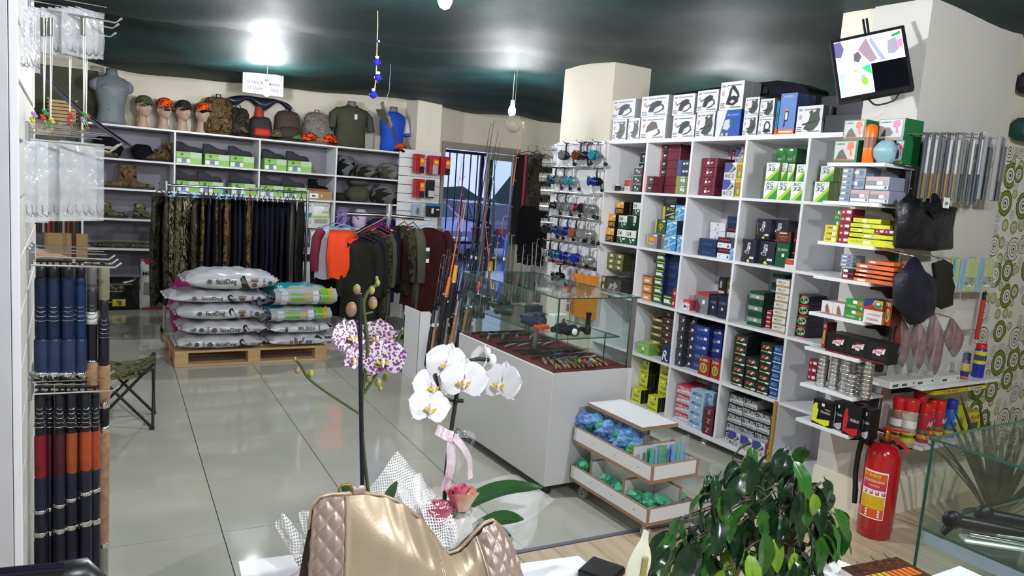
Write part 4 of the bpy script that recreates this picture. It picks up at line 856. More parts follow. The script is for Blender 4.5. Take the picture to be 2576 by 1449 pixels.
def shoebox(xl, xr, yt, row, lab, Y=9.02, shoe_=True, cm=SUEDE):
    px = lambda v: 400+v/3.814
    z0 = BZ[row]; xa, xb = x_of(px(xl), Y, z0), x_of(px(xr), Y, z0); h = z_of(180+yt/3.814, xa, Y)-z0
    put(pbox('shoebox', xb-xa, h, .30), 'shoe_box', None, (xa, Y, z0+.0005), 0, 'pale green shoe box, '+lab, 'box', 'green shoe boxes on the back shelving')
    if shoe_: shoe_obj('trail_shoe', 'dark trail shoe displayed on shoe box, '+lab, 'shoe', (xa+xb)/2-.01, Y+.09, z0+h+.002, -.12+random.uniform(-.1, .1), L=.26, m=cm, sole=BSOLE, H=.088)
    return h
for a in [(165, 410, 762, 1, 'leftmost in top row'), (440, 672, 785, 1, 'second in top row'), (680, 912, 803, 1, 'third in top row'), (1010, 1222, 830, 1, 'fourth in top row, right of upright'), (1235, 1462, 850, 1, 'rightmost in top row'),
          (168, 382, 1042, 2, 'leftmost in lower row'), (386, 618, 1052, 2, 'second in lower row'), (694, 925, 1068, 2, 'third in lower row'), (970, 1194, 1088, 2, 'fourth in lower row'), (1200, 1414, 1105, 2, 'rightmost in lower row')]: shoebox(*a)
xa, xb = x_of(400+1425/3.814, 9.02, BZ[2]), x_of(400+1662/3.814, 9.02, BZ[2])
t = thing('shoe_carton', 'brown cardboard shoe carton with a black boot on top', 'box', (xa, 9.02, BZ[2]))
mb = MB(); mb.bbox(0, xb-xa, 0, .3, 0, .105, CARDB, .002); mb.build('carton', t); mb = MB(); mb.box(.02, .13, -.002, .001, .02, .075, TAG); mb.poly([(.05, -.003, .035), (.1, -.003, .035), (.09, -.003, .05), (.065, -.003, .055), (.055, -.003, .06)], ink('#222222')); mb.box(.165, .175, -.002, .001, .04, .06, TAG); mb.build('size_label', t)
shoe_obj('ankle_boot', 'black ankle boot standing on the brown cardboard carton', 'boot', (xa+xb)/2, 9.12, BZ[2]+.107, -.5, L=.24, m=BLACKC, sole=mat('brown_trim', C('#8a5c3a'), .6), H=.09, shaft=.05)
# camouflage boots at the left end
for (px, row, rz, L, shaft, lab, Y) in [(262, 1, .3, .28, 0, 'camouflage low boot lying at left end of the top row', 9.05), (412, 1, 2.9, .28, .12, 'camouflage boot by the first upright, top row', 9.12), (385, 1, 2.6, .28, .04, 'dark camouflage shoe in front, top row', 9.05),
        (292, 2, -2.9, .30, .16, 'tall camouflage boot, left one in second row', 9.1), (350, 2, -.15, .30, .16, 'tall camouflage boot, right one in second row', 9.1), (285, 3, .0, .28, .07, 'camouflage hiking boot, left one in third row', 9.1), (372, 3, .0, .28, .07, 'camouflage hiking boot, right one in third row', 9.1)]:
    shoe_obj('camouflage_boot', lab, 'boot', x_of(px, Y, BZ[row]), Y+.05, BZ[row]+.001, rz, L=L, m=CAMO_B if row != 3 else CAMO_G, sole=BSOLE, H=.09, shaft=shaft, lace=ink('#4a4638'))
def bundle(nm, lab, cat, x0, x1, y0, y1, z0, h, m, seed=0, grp=None, wrap=None):
    """soft folded bundle: rounded lumpy block"""
    rnd = random.Random(seed); ph = [rnd.uniform(0, 6) for _ in range(6)]; cx, cy = (x0+x1)/2, (y0+y1)/2
    t = thing(nm, lab, cat, (cx, cy, z0), 0, grp); mb = MB(); a, b = (x1-x0)/2, (y1-y0)/2
    secs = []
    for i in range(9):
        q = i/8; e = math.sin(math.pi*min(1, max(0, q*.86+.09)))**.35; secs.append((q*h, .01*math.sin(ph[0]+5*q), 0, a*e*(.91+.05*math.sin(q*17+ph[1])), b*e))
    loft(mb, secs, m, 20, wob=.035, k=3.4); mb.build('fabric', t)
    if wrap:
        mb = MB(); loft(mb, [(q*1.04-.001 if q else .001, cx_, cy_, rx*1.015, ry*1.015) for q, cx_, cy_, rx, ry in secs], wrap, 20, wob=.08, k=2.8); mb.build('plastic_wrap', t)
    return t
bundle('clothes_pile', 'black clothes crammed at the left of the top row', 'clothes', .62, .86, 9.08, 9.34, BZ[1], .17, BLACKC, 1)
bundle('clothes_pile', 'black clothes behind the camouflage low boot', 'clothes', .24, .56, 9.18, 9.35, BZ[1], .22, BLACKC, 2)
bundle('folded_sheet', 'flat folded camouflage cloth in the fourth row at left', 'clothes', .2, .98, 9.05, 9.34, BZ[4], .05, CAMO_G, 3)
rows = [(1, 2.86, 3.12, .25, BLACKC, CLEAR, 'black jacket in clear plastic, left in top row right bay'), (1, 3.13, 3.42, .16, DKOL, CLEAR, 'dark olive jumper in plastic, middle of top row right bay'), (1, 3.43, 3.76, .2, OLIVE, CLEAR, 'olive fleece in plastic, right in top row right bay'),
        (2, 2.86, 3.02, .1, DKOL, None, 'small dark folded knit, left in second row right bay'), (2, 3.03, 3.33, .20, OLIVE, None, 'stack of olive knitwear in second row right bay'), (2, 3.36, 3.75, .24, DKOL, CLEAR, 'dark garments in shiny plastic, second row right bay')]
for i, (r, a, b, h, m, wr, lab) in enumerate(rows): bundle('folded_clothes', lab, 'clothes', a, b, 9.03, 9.33, BZ[r], h, m, i+5, 'folded clothes on the back shelving', wr)
bundle('folded_clothes', 'upper folded olive knit in second row right bay', 'clothes', 3.04, 3.32, 9.03, 9.3, BZ[2]+.205, .07, OLIVE, 31)
PURP = mat('purple_bag', C('#5c2c86'), .3); 
bundle('bag_of_treats', 'purple pet treat bag, left in third row right bay', 'pet food bag', 2.87, 3.09, 9.04, 9.2, BZ[3], .24, PURP, 11, None, CLEAR)
bundle('bag_of_treats', 'purple and white treat bag, second in third row', 'pet food bag', 3.11, 3.3, 9.04, 9.2, BZ[3], .23, camo('pp', [C('#5c2c86'), C('#c8b8d0'), C('#8a4a5c')], 9), 12, None, CLEAR)
bundle('rolled_cushion', 'shiny deep violet roll lying in third row right bay', 'cushion', 3.34, 3.76, 9.05, 9.3, BZ[3], .13, mat('violet_satin', C('#2c1c6c'), .25), 13)
# pet food bags
def foodbag(lab, x, y, z, w, h, d, front, decs, rz=0, top=None, nm='pet_food_bag'):
    t = thing(nm, lab, 'pet food bag', (x, y, z), rz); mb = MB(); F = ink(front, .25)
    def f(u, v, s=1): 
        bulge = math.sin(math.pi*u)**.5*math.sin(math.pi*min(1, v*1.02))**.4 if 0 < u < 1 and 0 < v < 1 else 0
        return ((u-.5)*w*(1+.05*math.sin(v*7)), s*(-.002-d/2*bulge-.004*math.sin(u*21+v*9)*bulge), v*h)
    mb.grid(lambda u, v: f(u, v), 14, 14, F); mb.grid(lambda u, v: f(u, v, -1), 14, 14, F)
    for q in decs:
        if q[0] == 'r': _, a, b, c, e, col = q; mb.grid(lambda u, v: tuple(np.array(f(lerp(a, c, u), lerp(b, e, v)))+np.array((0, -.002, 0))), 6, 4, ink(col, .3))
        else: mb.text(q[1], f(q[2], q[3])[:1]+(f(q[2], q[3])[1]-.006, q[3]*h), (1, 0, 0), (0, 0, 1), q[4]*w, q[5]*h, ink(q[6]), .015)
    mb.build('bag', t); return t
Z3, Z4 = BZ[3], BZ[4]
foodbag('white pet food bag with teal band, left in the third row', 2.50, 9.10, Z3, .22, .29, .10, '#d4d8da', [('r', .06, .35, .9, .55, '#2c8c94'), ('r', .1, .08, .9, .2, '#b8c4c8'), ('t', 'PREMIUM', .5, .85, .6, .06, '#808890')])
foodbag('white pet food bag with lime labels, right in the third row', 2.69, 9.09, Z3, .24, .30, .10, '#dcdedc', [('r', .1, .34, .9, .42, '#a8c83c'), ('r', .55, .55, .9, .62, '#a8c83c'), ('r', .2, .12, .85, .3, '#a8a498'), ('t', 'LaVital', .5, .86, .7, .09, '#9c9ea4')])
foodbag('dark blue pet food bag, left in the fourth row', 2.50, 9.10, Z4, .2, .28, .10, '#4c4c64', [('r', .1, .0, .9, .2, '#c8c8d4'), ('r', .3, .4, .8, .7, '#7c7c8c')])
foodbag('white pet food bag with cat picture, right in the fourth row', 2.69, 9.09, Z4, .25, .29, .10, '#d8d4d2', [('r', .3, .4, .56, .75, '#9c8c80'), ('r', .5, .55, .9, .63, '#c04c50'), ('r', .1, .12, .8, .3, '#8a5a54')])
foodbag('big white cat food bag standing on the floor under the shelves', 2.63, 9.04, .0, .42, .55, .2, '#d2d2d4', [('r', .02, .25, .3, .5, '#8c847c'), ('t', 'Reflex', .55, .3, .66, .12, '#8c8a8e')])
mb = MB(); 
mb.ball((2.80, 8.86, .50), .075, mat('orange_ball', C('#e8a048'), .5), nu=14, nv=10); mb.build('ball_toy', label='orange ball hanging beside the big white bag', cat='toy')
foodbag('tall white dog food bag with red top on the floor at left', .87, 8.98, .0, .32, .56, .16, '#c6cccc', [('r', 0, .9, 1, 1, '#8c2c38'), ('t', 'MR. DOG', .45, .73, .8, .08, '#1e2024'), ('r', .1, .3, .45, .55, '#8c847c'), ('r', .3, 0, .7, .28, '#6a5c50'), ('r', 0, 0, 1, .05, '#a83c44')])
foodbag('black dog food bag with yellow badge lying by the left wall', .50, 8.98, .0, .40, .36, .16, '#17171c', [('r', .1, .78, .85, .82, '#6a6428'), ('r', .1, .58, .6, .61, '#8c7a28'), ('r', .36, .14, .66, .36, '#d0c83c'), ('r', .45, .17, .57, .31, '#6c4c40'), ('r', .08, .25, .34, .29, '#c8883c')])
# backpacks, caps and the dark spread bag on top of the shelving
def pack(px, w, h, m, lab, wrap=None, pocket=None, rz=0):
    z = BZ[0]; x = bx_(px, z, 9.15); t = thing('backpack', lab, 'backpack', (x, 9.17, z), rz, None); mb = MB()
    loft(mb, [(0, 0, 0, w*.46, .10), (.04, 0, 0, w*.5, .12), (h*.5, 0, 0, w*.5, .12), (h*.8, 0, 0, w*.46, .11), (h*.95, 0, 0, w*.36, .08), (h, 0, 0, w*.2, .03)], m, 20, k=3, wob=.03); mb.build('bag_body', t)
    mb = MB(); loft(mb, [(.03, 0, -.12, w*.34, .03), (h*.2, 0, -.125, w*.36, .045), (h*.42, 0, -.12, w*.34, .04), (h*.46, 0, -.11, w*.3, .02)], pocket or m, 16, k=3); mb.build('front_pocket', t)
    mb = MB(); mb.tube([(-.03, 0, h-.01), (-.02, 0, h+.03), (.02, 0, h+.03), (.03, 0, h-.01)], .006, BLACKC, 6); mb.build('grab_handle', t)
    if wrap: mb = MB(); loft(mb, [(0, 0, -.01, w*.53, .15), (h*.5, 0, -.01, w*.55, .165), (h*.9, 0, 0, w*.5, .13), (h*1.02, .02, 0, w*.3, .05)], wrap, 18, k=2.6, wob=.06); mb.build('plastic_wrap', t)
    return t
pack(548, .34, .42, CAMO_B, 'large bulging camouflage hunting pack right of the heads', rz=.2); pack(598, .26, .33, CAMO_D, 'smaller dark camouflage pack beside the large one')
pack(722, .30, .36, mat('brown_pack', C('#4c3f38'), .8, noise=.2), 'plain brown backpack in the middle of the top', pocket=mat('brown_pack2', C('#41352f'), .8)); pack(795, .31, .38, CAMO_B, 'camouflage backpack wrapped in clear plastic', CLEAR)
mb = MB(); x = bx_(650, 2.3, 9.2); DS = mat('dark_satin', C('#1c2233'), .3)
mb.grid(lambda u, v: ((u-.5)*.72, -.03*math.sin(v*3), .10+.10*math.sin(math.pi*u)**.6*(1-v)+.04*abs(2*u-1)-.05*math.sin(u*14)*v), 20, 4, DS)
mb.grid(lambda u, v: ((u-.5)*.72, .05+.02*math.sin(v*3), .10+.10*math.sin(math.pi*u)**.6*(1-v)+.04*abs(2*u-1)-.05*math.sin(u*14)*v), 20, 4, DS)
mb.grid(lambda u, v: ((u-.5)*.72, lerp(-.0, .05, v), .10+.10*math.sin(math.pi*u)**.6+.04*abs(2*u-1)), 20, 2, DS)
t = thing('winged_decoy', 'dark navy winged decoy spread wide on top of the packs', 'decoy', (x, 9.13, 2.24)); mb.build('wings', t)
mb = MB(); loft(mb, [(-.27, 0, .02, .05, .04), (-.1, 0, .02, .06, .05), (.05, 0, .02, .05, .05), (.14, 0, .02, .03, .03)], mat('red_vest', C('#a83430'), .7), 12); mb.build('decoy_body', t)
pack(655, .26, .26, mat('grey_red_pack', C('#3a3236'), .8, noise=.2), 'dark grey pack half hidden under the navy decoy', pocket=mat('red_patch', C('#c43a26'), .7))
for px, m, lab, rz, s in [(695, CAMO_G, 'dusty camouflage cap lying below the brown backpack', 1.0, 1), (746, mat('green_or', C('#4a7a48'), .8), 'small green cap with orange edge', .2, .7), (781, CAMO_O, 'orange camouflage cap, left of two below the wrapped pack', .3, 1.05), (828, CAMO_O, 'orange camouflage cap, right of two below the wrapped pack', .2, 1.1), (1008, CAMO_O, 'orange and black cap right of the blue tee', -.6, .95)]:
    o = put(cap_mesh(m, BLACKC if px > 1000 else None), 'cap', None, (bx_(px, BZ[0], 9.04), 9.06, BZ[0]+.035), rz+1.8 if px < 900 else rz, lab, 'cap', 'caps lying on the back shelving'); o.scale = (s, s, s*.9)
mb = MB(); mb.box(0, .42, -.006, .006, 0, .40, mat('sign_paper', C('#dfe2ec'), .5)); 
mb.quad((.025, -.007, .02), (.03, -.007, .02), (.03, -.007, .38), (.025, -.007, .38), ink('#9ca0b8')); mb.quad((.39, -.007, .02), (.395, -.007, .02), (.395, -.007, .38), (.39, -.007, .38), ink('#9ca0b8'))
mb.poly([(.07, -.007, .33), (.13, -.007, .29), (.145, -.007, .32), (.085, -.007, .36)], ink('#3c4050')); mb.quad((.04, -.007, .275), (.10, -.007, .295), (.10, -.007, .305), (.04, -.007, .285), ink('#3c4050'))
mb.text('BU İŞYERİ', (.25, -.007, .24), (1, 0, 0), (0, 0, 1), .2, .035, ink('#4c5068')); mb.text('GÜVENLİK KAMERASI', (.21, -.007, .12), (1, 0, 0), (0, 0, 1), .34, .035, ink('#4c5068')); mb.text('İLE İZLENMEKTEDİR.', (.21, -.007, .06), (1, 0, 0), (0, 0, 1), .34, .035, ink('#4c5068'))
mb.tube([(.05, 0, .40), (.10, 0, .60)], .002, TAG, 5); mb.tube([(.37, 0, .40), (.30, 0, .60)], .002, TAG, 5)
p = aty(611, 178, 8.3); q = aty(680, 240, 8.3); mb.build('camera_notice', None, (p.x, 8.3, q.z), .05, 'white camera surveillance notice hanging above the heads and packs', 'sign')
# ---- socks and gloves on the column slat panel
t = thing('column_display', 'white slatted wall panel on the column by the doorway', 'wall panel', (3.83, 8.97, .9))
for k in range(10):
    mb = MB(); mb.bbox(-.19, .19+.2, -.0, .018, k*.112, k*.112+.105, WHITE, .002); mb.build('slat', t)
def hangcard(nm, lab, cat, x, y, z, w, h, d, col, decs, rz=0, grp=None, bag=None):
    o = thing(nm, lab, cat, (x, y, z), rz, grp); mb = MB(); mb.bbox(-w/2, w/2, -d/2, d/2, -h, 0, ink(col), .003); mb.build('card', o)
    mb = MB(); dec_add(mb, [], 1, 1)
    for q in decs:
        if q[0] == 'r': _, a, b, c, e, cc = q; mb.bbox(w*(a-.5), w*(c-.5), -d/2-.012, -d/2-.0005, -h+h*b, -h+h*e, ink(cc, .7), .003)
        elif q[0] == 'o': _, a, b, ra, rb, cc = q; mb.ball((w*(a-.5), -d/2-.012, -h+h*b), 1, ink(cc), (ra*w, .004, rb*h), 12, 6)
    if mb.v: mb.build('contents', o)
    if bag: mb = MB(); mb.bbox(-w/2-.004, w/2+.004, -d/2-.018, -d/2-.014, -h-.004, .004, bag, .002); mb.build('clear_sleeve', o)
    return o
SOCK = [('r', .45, .35, .95, .82, '#f07828'), ('o', .68, .66, .2, .09, '#f0d840'), ('r', .1, .1, .4, .95, '#a81c28'), ('r', .45, 0, .95, .36, '#1c2030')]
SOCKG = [('r', .35, .5, .95, .8, '#f07828'), ('o', .64, .66, .2, .09, '#f0d840'), ('r', .3, .0, .9, .5, '#b0b0b4')]
for i, (px, py, dd, lab) in enumerate([(1052, 388, SOCK, 'red carded black socks, upper left on the slat panel'), (1088, 392, SOCKG, 'red carded grey socks, upper middle on the slat panel'), (1117, 394, SOCK, 'red carded dark socks at the panel edge by the door'), (1052, 450, SOCK, 'red carded black socks in the second row on the panel')]):
    p = aty(px, py, 8.9); hangcard('sock_pack', lab, 'socks', p.x, 8.87, p.z, .13, .235, .08, '#b42430', dd, .1, 'socks hanging on the slat panel')
p = aty(1078, 452, 8.9); hangcard('glove_pack', 'black gloves carded, hanging right of the lower red socks', 'gloves', p.x+.02, 8.88, p.z, .10, .23, .06, '#2a2a30', [('r', .1, .05, .9, .4, '#c8c8cc'), ('r', .2, .45, .9, .9, '#1a1a20')], .1)
p = aty(1050, 512, 8.9); hangcard('balaclava_pack', 'blue pack picturing a hooded head, third row of panel', 'clothing pack', p.x, 8.9, p.z, .14, .16, .02, '#8cb0cc', [('o', .5, .4, .2, .3, '#4a4440')], .05, None, CLEAR)
p = aty(1085, 512, 8.9); hangcard('thermal_pack', 'black thermal wear pack with blue top strip, third row of panel', 'clothing pack', p.x+.03, 8.9, p.z, .2, .17, .02, '#16181e', [('r', 0, .8, 1, 1, '#2c78c0'), ('r', .35, .25, .5, .65, '#e8e8ea'), ('r', .7, .5, .9, .62, '#e8e8ea')], .05)
# ---- evil eye string and hanging dove
t = thing('evil_eye_string', 'string of dark blue glass evil eye beads hanging from ceiling', 'ornament', (*aty(950, 0, 4.2)[:2], aty(950, 0, 4.2)[2]))
bl = mat('blue_glass', C('#1c1c90'), .05); tw = mat('jute', C('#8c7c60'), .9)
o0 = Vector(t.location); pts = [aty(x, y, 4.2)-o0 for x, y in [(950, -30), (950, 60), (949, 95), (948, 130), (946, 200), (940, 240)]]
mb = MB(); mb.tube([Vector((0, 0, ceil_z(o0.x, 4.2)-o0.z))]+pts, .0035, tw, 6); mb.build('twine', t)
for x, y, r in [(951, 104, .011), (948, 156, .021), (951, 195, .021), (939, 238, .022)]:
    p = aty(x, y, 4.2)-o0; mb = MB(); mb.ball(p, r, bl, nu=14, nv=10); mb.build('glass_bead', t)
    mb = MB()
    if r > .015: mb.lathe([(.008, 0), (.012, .012), (.004, .014)], TAG, p+Vector((0, 0, r-.002)), 8); mb.ball(p+Vector((-r, 0, 0)), .004, CHROME, nu=6, nv=4); mb.ball(p+Vector((r, 0, -.004)), .004, CHROME, nu=6, nv=4); mb.ball(p+Vector((0, 0, -r-.006)), .005, CHROME, nu=6, nv=4); mb.build('silver_cap', t)
    else: mb.ball(p+Vector((.002, -.010, 0)), .006, TAG, nu=8, nv=6); mb.ball(p+Vector((.003, -.0145, 0)), .003, bl, nu=6, nv=4); mb.build('eye', t)
p = aty(968, 285, 6.2); FE = mat('dove_feather', C('#7c7268'), .8, noise=.3, nscale=30); FD = mat('dark_feather', C('#3c3a38'), .8, noise=.3, nscale=20)
t = thing('stuffed_dove', 'grey stuffed dove hanging on a thread before the blue tee', 'stuffed bird', p)
mb = MB(); loft(mb, [(-.13, .07, .0, .006, .006), (-.09, .05, 0, .022, .022), (-.03, .01, 0, .036, .036), (.02, -.01, 0, .030, .030), (.05, -.02, 0, .018, .018), (.075, -.025, 0, .016, .016), (.095, -.022, 0, .010, .01)], FE, 12); mb.tube([(-.035, 0, .078), (-.052, 0, .070)], [.004, .001], DARK, 6); mb.build('bird_body', t)
mb = MB(); mb.poly([(-.02, -.03, .03), (-.10, -.05, .02), (-.08, -.05, -.03), (-.03, -.035, -.07), (.02, -.03, -.10), (.03, -.03, -.02)], FD, (0, .006, 0)); mb.build('wing', t); mb = MB(); mb.poly([(.03, .03, .01), (.06, .03, -.06), (.09, .02, -.12), (.02, .03, -.05)], FD, (0, .006, 0)); mb.build('wing', t)
mb = MB(); mb.poly([(.06, -.01, -.10), (.08, -.01, -.10), (.115, -.01, -.20), (.09, -.01, -.21)], FD, (0, .004, 0)); mb.build('tail', t)
mb = MB(); mb.tube([(-.01, 0, .05), (.03, 0, .2), (.03, 0, ceil_z(p.x, p.y)-p.z)], .0012, TAG, 4); mb.build('thread', t)
# ---------------------------------------------------------------- garments on rails
HC = [mat('hanger_blue', C('#7aa8d8'), .3), mat('hanger_white', C('#b8bcc0'), .3), mat('hanger_red', C('#a81c30'), .3), mat('hanger_black', (.02, .02, .025), .3)]
def garment(nm, lab, root_xyz, rz, m, L, dep, thick, kind='trousers', hang=0, m2=None, seed=0, grp=None, rail_r=.012):
    """hangs from a rail: local x = across the shoulders/waist, local y = thickness"""
    rnd = random.Random(seed); ph = rnd.uniform(0, 6)
    t = thing(nm, lab, 'clothes', root_xyz, rz, grp); mb = MB(); hm = HC[hang]
    mb.tube([(0, 0, -.045), (0, 0, -.02), (.018, 0, -.002), (.014, 0, .016), (-.004, 0, .018), (-.016, 0, .004)], .0028, hm, 6)
    mb.tube([(-dep*.48, 0, -.11 if kind == 'jacket' else -.10), (0, 0, -.045), (dep*.48, 0, -.11 if kind == 'jacket' else -.10)], .005, hm, 6)
    if kind != 'jacket': mb.tube([(-dep*.48, 0, -.10), (dep*.48, 0, -.10)], .004, hm, 6)
    mb.build('hanger', t); mb = MB()
    n = 26; N = 14; vs = []; z0 = -.085 if kind == 'jacket' else -.105
    for i in range(N+1):
        q = i/N; z = z0-L*q
        if kind == 'jacket': hw = dep*(.10+.40*min(1, (q/.10))**.5)*(1-.03*q); th = thick*(.35+.65*min(1, q/.12))
        else: hw = dep*.5*(.86+.16*q) if q < .5 else dep*.5*(.94-.12*(q-.5)*2); th = thick*(.45+.55*min(1, q*4))*(1-.15*q)
        for j in range(n):
            a = 2*math.pi*j/n; c, s = math.cos(a), math.sin(a); k = 2.6; r = (abs(c)**k+abs(s)**k)**(-1/k)
            w = .012*math.sin(7*a+ph+q*3)*min(1, q*4)+.006*math.sin(11*a-ph+q*9)
            vs.append((hw*c*r+w*.5, th*.5*s*r+w*(.6 if kind == 'jacket' else .45)*min(1, thick/.05)+.01*math.sin(q*5+ph)*q, z+.012*math.sin(5*a+ph)*(q > .95)))
    fs = [(i*n+j, i*n+(j+1) % n, (i+1)*n+(j+1) % n, (i+1)*n+j) for i in range(N) for j in range(n)]+[tuple(range(n))]
    mb.add(vs, fs, m, True); mb.build('jacket_body' if kind == 'jacket' else 'cloth', t)
    if kind == 'jacket':
        for s in (-1, 1):
            mb = MB(); mb.tube([(s*dep*.36, 0, z0-.035), (s*dep*.48, -.01, z0-.12), (s*dep*.53, -.02, z0-.3), (s*dep*.52, -.03, z0-min(.56, L*.85))], [.05, .055, .05, .042], m2 or m, 12, flat=.8); mb.build('sleeve', t)
    return t
RY = 7.5; ZL, ZRr = 1.405, 1.415
rk = thing('garment_rack', 'straight chrome clothes rail loaded with camouflage and dark trousers', 'clothes rail', (.80, RY, 0))
mb = MB(); mb.tube([(0, 0, ZL), (1.30, 0, ZRr)], .012, CHROME, 10); mb.build('rail', rk)
for x in (0, 1.29):
    mb = MB(); mb.tube([(x, 0, .07), (x, 0, 1.44)], .014, STEEL, 10); mb.build('post', rk)
    mb = MB(); mb.tube([(x, -.25, .07), (x, .25, .07)], .014, STEEL, 8); mb.build('base_bar', rk)
    for s in (-.22, .22): mb = MB(); mb.tube([(x-.01, s, .028), (x+.01, s, .028)], .028, DARK, 12); mb.tube([(x, s, .03), (x, s, .07)], .006, STEEL, 6); mb.build('castor', rk)
TR = [(400, CAMO_D, 'dark camouflage', 3, .50), (425, CAMO_D, 'dark camouflage', 3, .35), (447, CAMO_G, 'green camouflage', 3, .2), (462, CAMO_REED, 'reed camouflage', 0, 1.0), (500, CAMO_D, 'dark camouflage', 0, .5), (512, CAMO_B, 'brown camouflage', 3, .25), (524, NAVYC, 'navy', 3, .15), (537, BLACKC, 'black', 3, .1),
      (549, BLACKC, 'black', 0, .1), (558, CAMO_B, 'brown camouflage', 0, .55), (575, CAMO_B, 'brown camouflage', 0, .4), (589, BLACKC, 'black', 0, .15), (600, NAVYC, 'navy', 3, .15), (612, BLACKC, 'black', 0, .1), (628, CAMO_B, 'brown camouflage', 2, .35), (643, NAVYC, 'navy', 1, .15), (655, BLACKC, 'black', 1, .1),
      (667, NAVYC, 'navy', 1, .12), (680, NAVYC, 'navy', 1, .12), (693, BLACKC, 'black', 1, .15), (707, NAVYC, 'navy', 1, .15), (722, BLACKC, 'black', 3, .15), (738, GREYC, 'grey cargo', 3, .45), (757, DKOL, 'dark olive', 3, .5)]
for i, (px, m, nm, hg, tw) in enumerate(TR):
    x = x_of(px, RY, 1.25); x = min(max(x, .735), 2.07)
    garment('trousers', '%s trousers, %s from the left on the straight rail' % (nm, ['leftmost' if k == 0 else w for k, w in enumerate(['first', 'second', 'third', 'fourth', 'fifth', 'sixth', 'seventh', 'eighth', 'ninth', 'tenth', 'eleventh', 'twelfth', 'thirteenth', 'fourteenth', 'fifteenth', 'sixteenth', 'seventeenth', 'eighteenth', 'nineteenth', 'twentieth', 'twenty-first', 'twenty-second', 'twenty-third', 'last'])][i]),
            (x, RY, lerp(ZL, ZRr, (x-.8)/1.25)), math.pi/2-tw*.8, m, .98 if i < 3 else .93+.05*math.sin(i*3), .42, .050 if tw < .3 else .07, 'trousers', hg, seed=i, grp='trousers on the straight clothes rail')
# ---- rotary rack
cx_, cy_ = 2.86, 7.25
rr = thing('rotary_rack', 'chrome four armed clothes stand on a grey square base', 'clothes stand', (cx_, cy_, 0), .12)
mb = MB(); mb.bbox(-.36, .36, -.36, .36, .06, .11, mat('grey_base', C('#9a9a9c'), .4), .004); mb.bbox(-.34, .34, -.34, .34, .11, .113, mat('dark_top', C('#3a3a40'), .3), .001); mb.build('base', rr)
mb = MB(); mb.tube([(0, 0, .11), (0, 0, 1.33)], .024, CHROME, 14); mb.tube([(0, 0, 1.20), (0, 0, 1.36)], .032, STEEL, 14); mb.build('pole', rr)
AZ = 1.24; ARM = [(-2.62, .58), (-.45, .36), (1.3, .42), (2.75, .42)]
for a, L in ARM:
    mb = MB(); mb.tube([(0, 0, AZ), (L*math.cos(a), L*math.sin(a), AZ-.01 if a > -2.5 else AZ-.17)], .014, CHROME, 8, flat=1.4); mb.build('arm', rr)
for s in ((-.3, -.3), (.3, -.3), (-.3, .3), (.3, .3)):
    mb = MB(); mb.tube([(s[0]-.012, s[1], .03), (s[0]+.012, s[1], .03)], .03, DARK, 12); mb.build('castor', rr)
def onarm(k, d): a, L = ARM[k]; a += .12; return (cx_+d*math.cos(a), cy_+d*math.sin(a), AZ-.008-(.17*d/.58 if k == 0 else 0)), a
JK = [(0, .60, DKOL, 'dark hooded sweatshirt, nearest on the front arm', 3, .78, .15, 1.2), (0, .52, NAVYC, 'dark navy jacket behind the nearest hooded one', 3, .80, .0, 1.1), (0, .43, DKOL, 'olive hooded jacket, third on the front arm', 3, .82, .05, 1.05), (0, .34, CAMO_D, 'camouflage jacket, fourth on the front arm', 2, .86, .0, 1.1), (0, .25, OLIVE, 'olive jacket, fifth on the front arm', 2, .86, .0, 1.1), (0, .16, NAVYC, 'navy jacket close to the pole', 2, .74, 0, 1.1),
      (1, .34, BURGC, 'burgundy checked shirt facing front on right arm', 0, .88, 0, 1.25), (1, .25, OLIVE, 'olive coat behind the burgundy shirt', 3, .84, .1, 1.2), (1, .16, CAMO_D, 'camouflage trimmed jacket, innermost on right arm', 2, .70, 0, 1.2)]
for i, (k, d, m, lab, hg, L, off, wide) in enumerate(JK):
    p, a = onarm(k, d*(.80 if k == 0 else 1))
    if i == 6: p = (p[0]+.03, p[1]-.13, p[2])
    garment('jacket', lab, p, a+math.pi/2+.42+off if k == 0 else (-.25 if i == 6 else a+math.pi/2+.3), m, L, (.30 if k == 0 else .36)*wide, .075, 'jacket', hg, seed=40+i, grp='jackets on the four armed stand')
p, a = onarm(3, .37)
p = aty(866, 552, 7.0); p = (p.x, 7.0, min(p.z, 1.24))
garment('safety_vest', 'bright orange safety vest on the left arm of stand', p, .15, HIVIS, .46, .34, .08, 'vest', 0, seed=60)
garment('jacket', 'burgundy sleeved white and blue jacket behind the orange vest', (p[0]-.03, p[1]+.12, p[2]), .15, mat('white_blue', C('#b4b8c4'), .8), .50, .44, .07, 'jacket', 0, mat('maroon_sleeve', C('#6c1c30'), .8), 61)
garment('jacket', 'long black coat hanging low behind the orange vest', (p[0]+.0, p[1]+.22, p[2]), .15, BLACKC, .88, .44, .08, 'jacket', 3, None, 62)
mb = MB(); mb.box(-.02, .02, 0, .004, -.16, 0, ink('#2c3430')); mb.box(-.019, .019, -.001, .0, -.04, -.005, TAG); mb.box(-.019, .019, -.001, 0, -.16, -.12, TAG)
p, a = onarm(1, .34); mb.build('swing_tag', None, (p[0], p[1]-.185, .95), -.2, 'swing ticket pinned on the burgundy checked shirt', 'price tag')
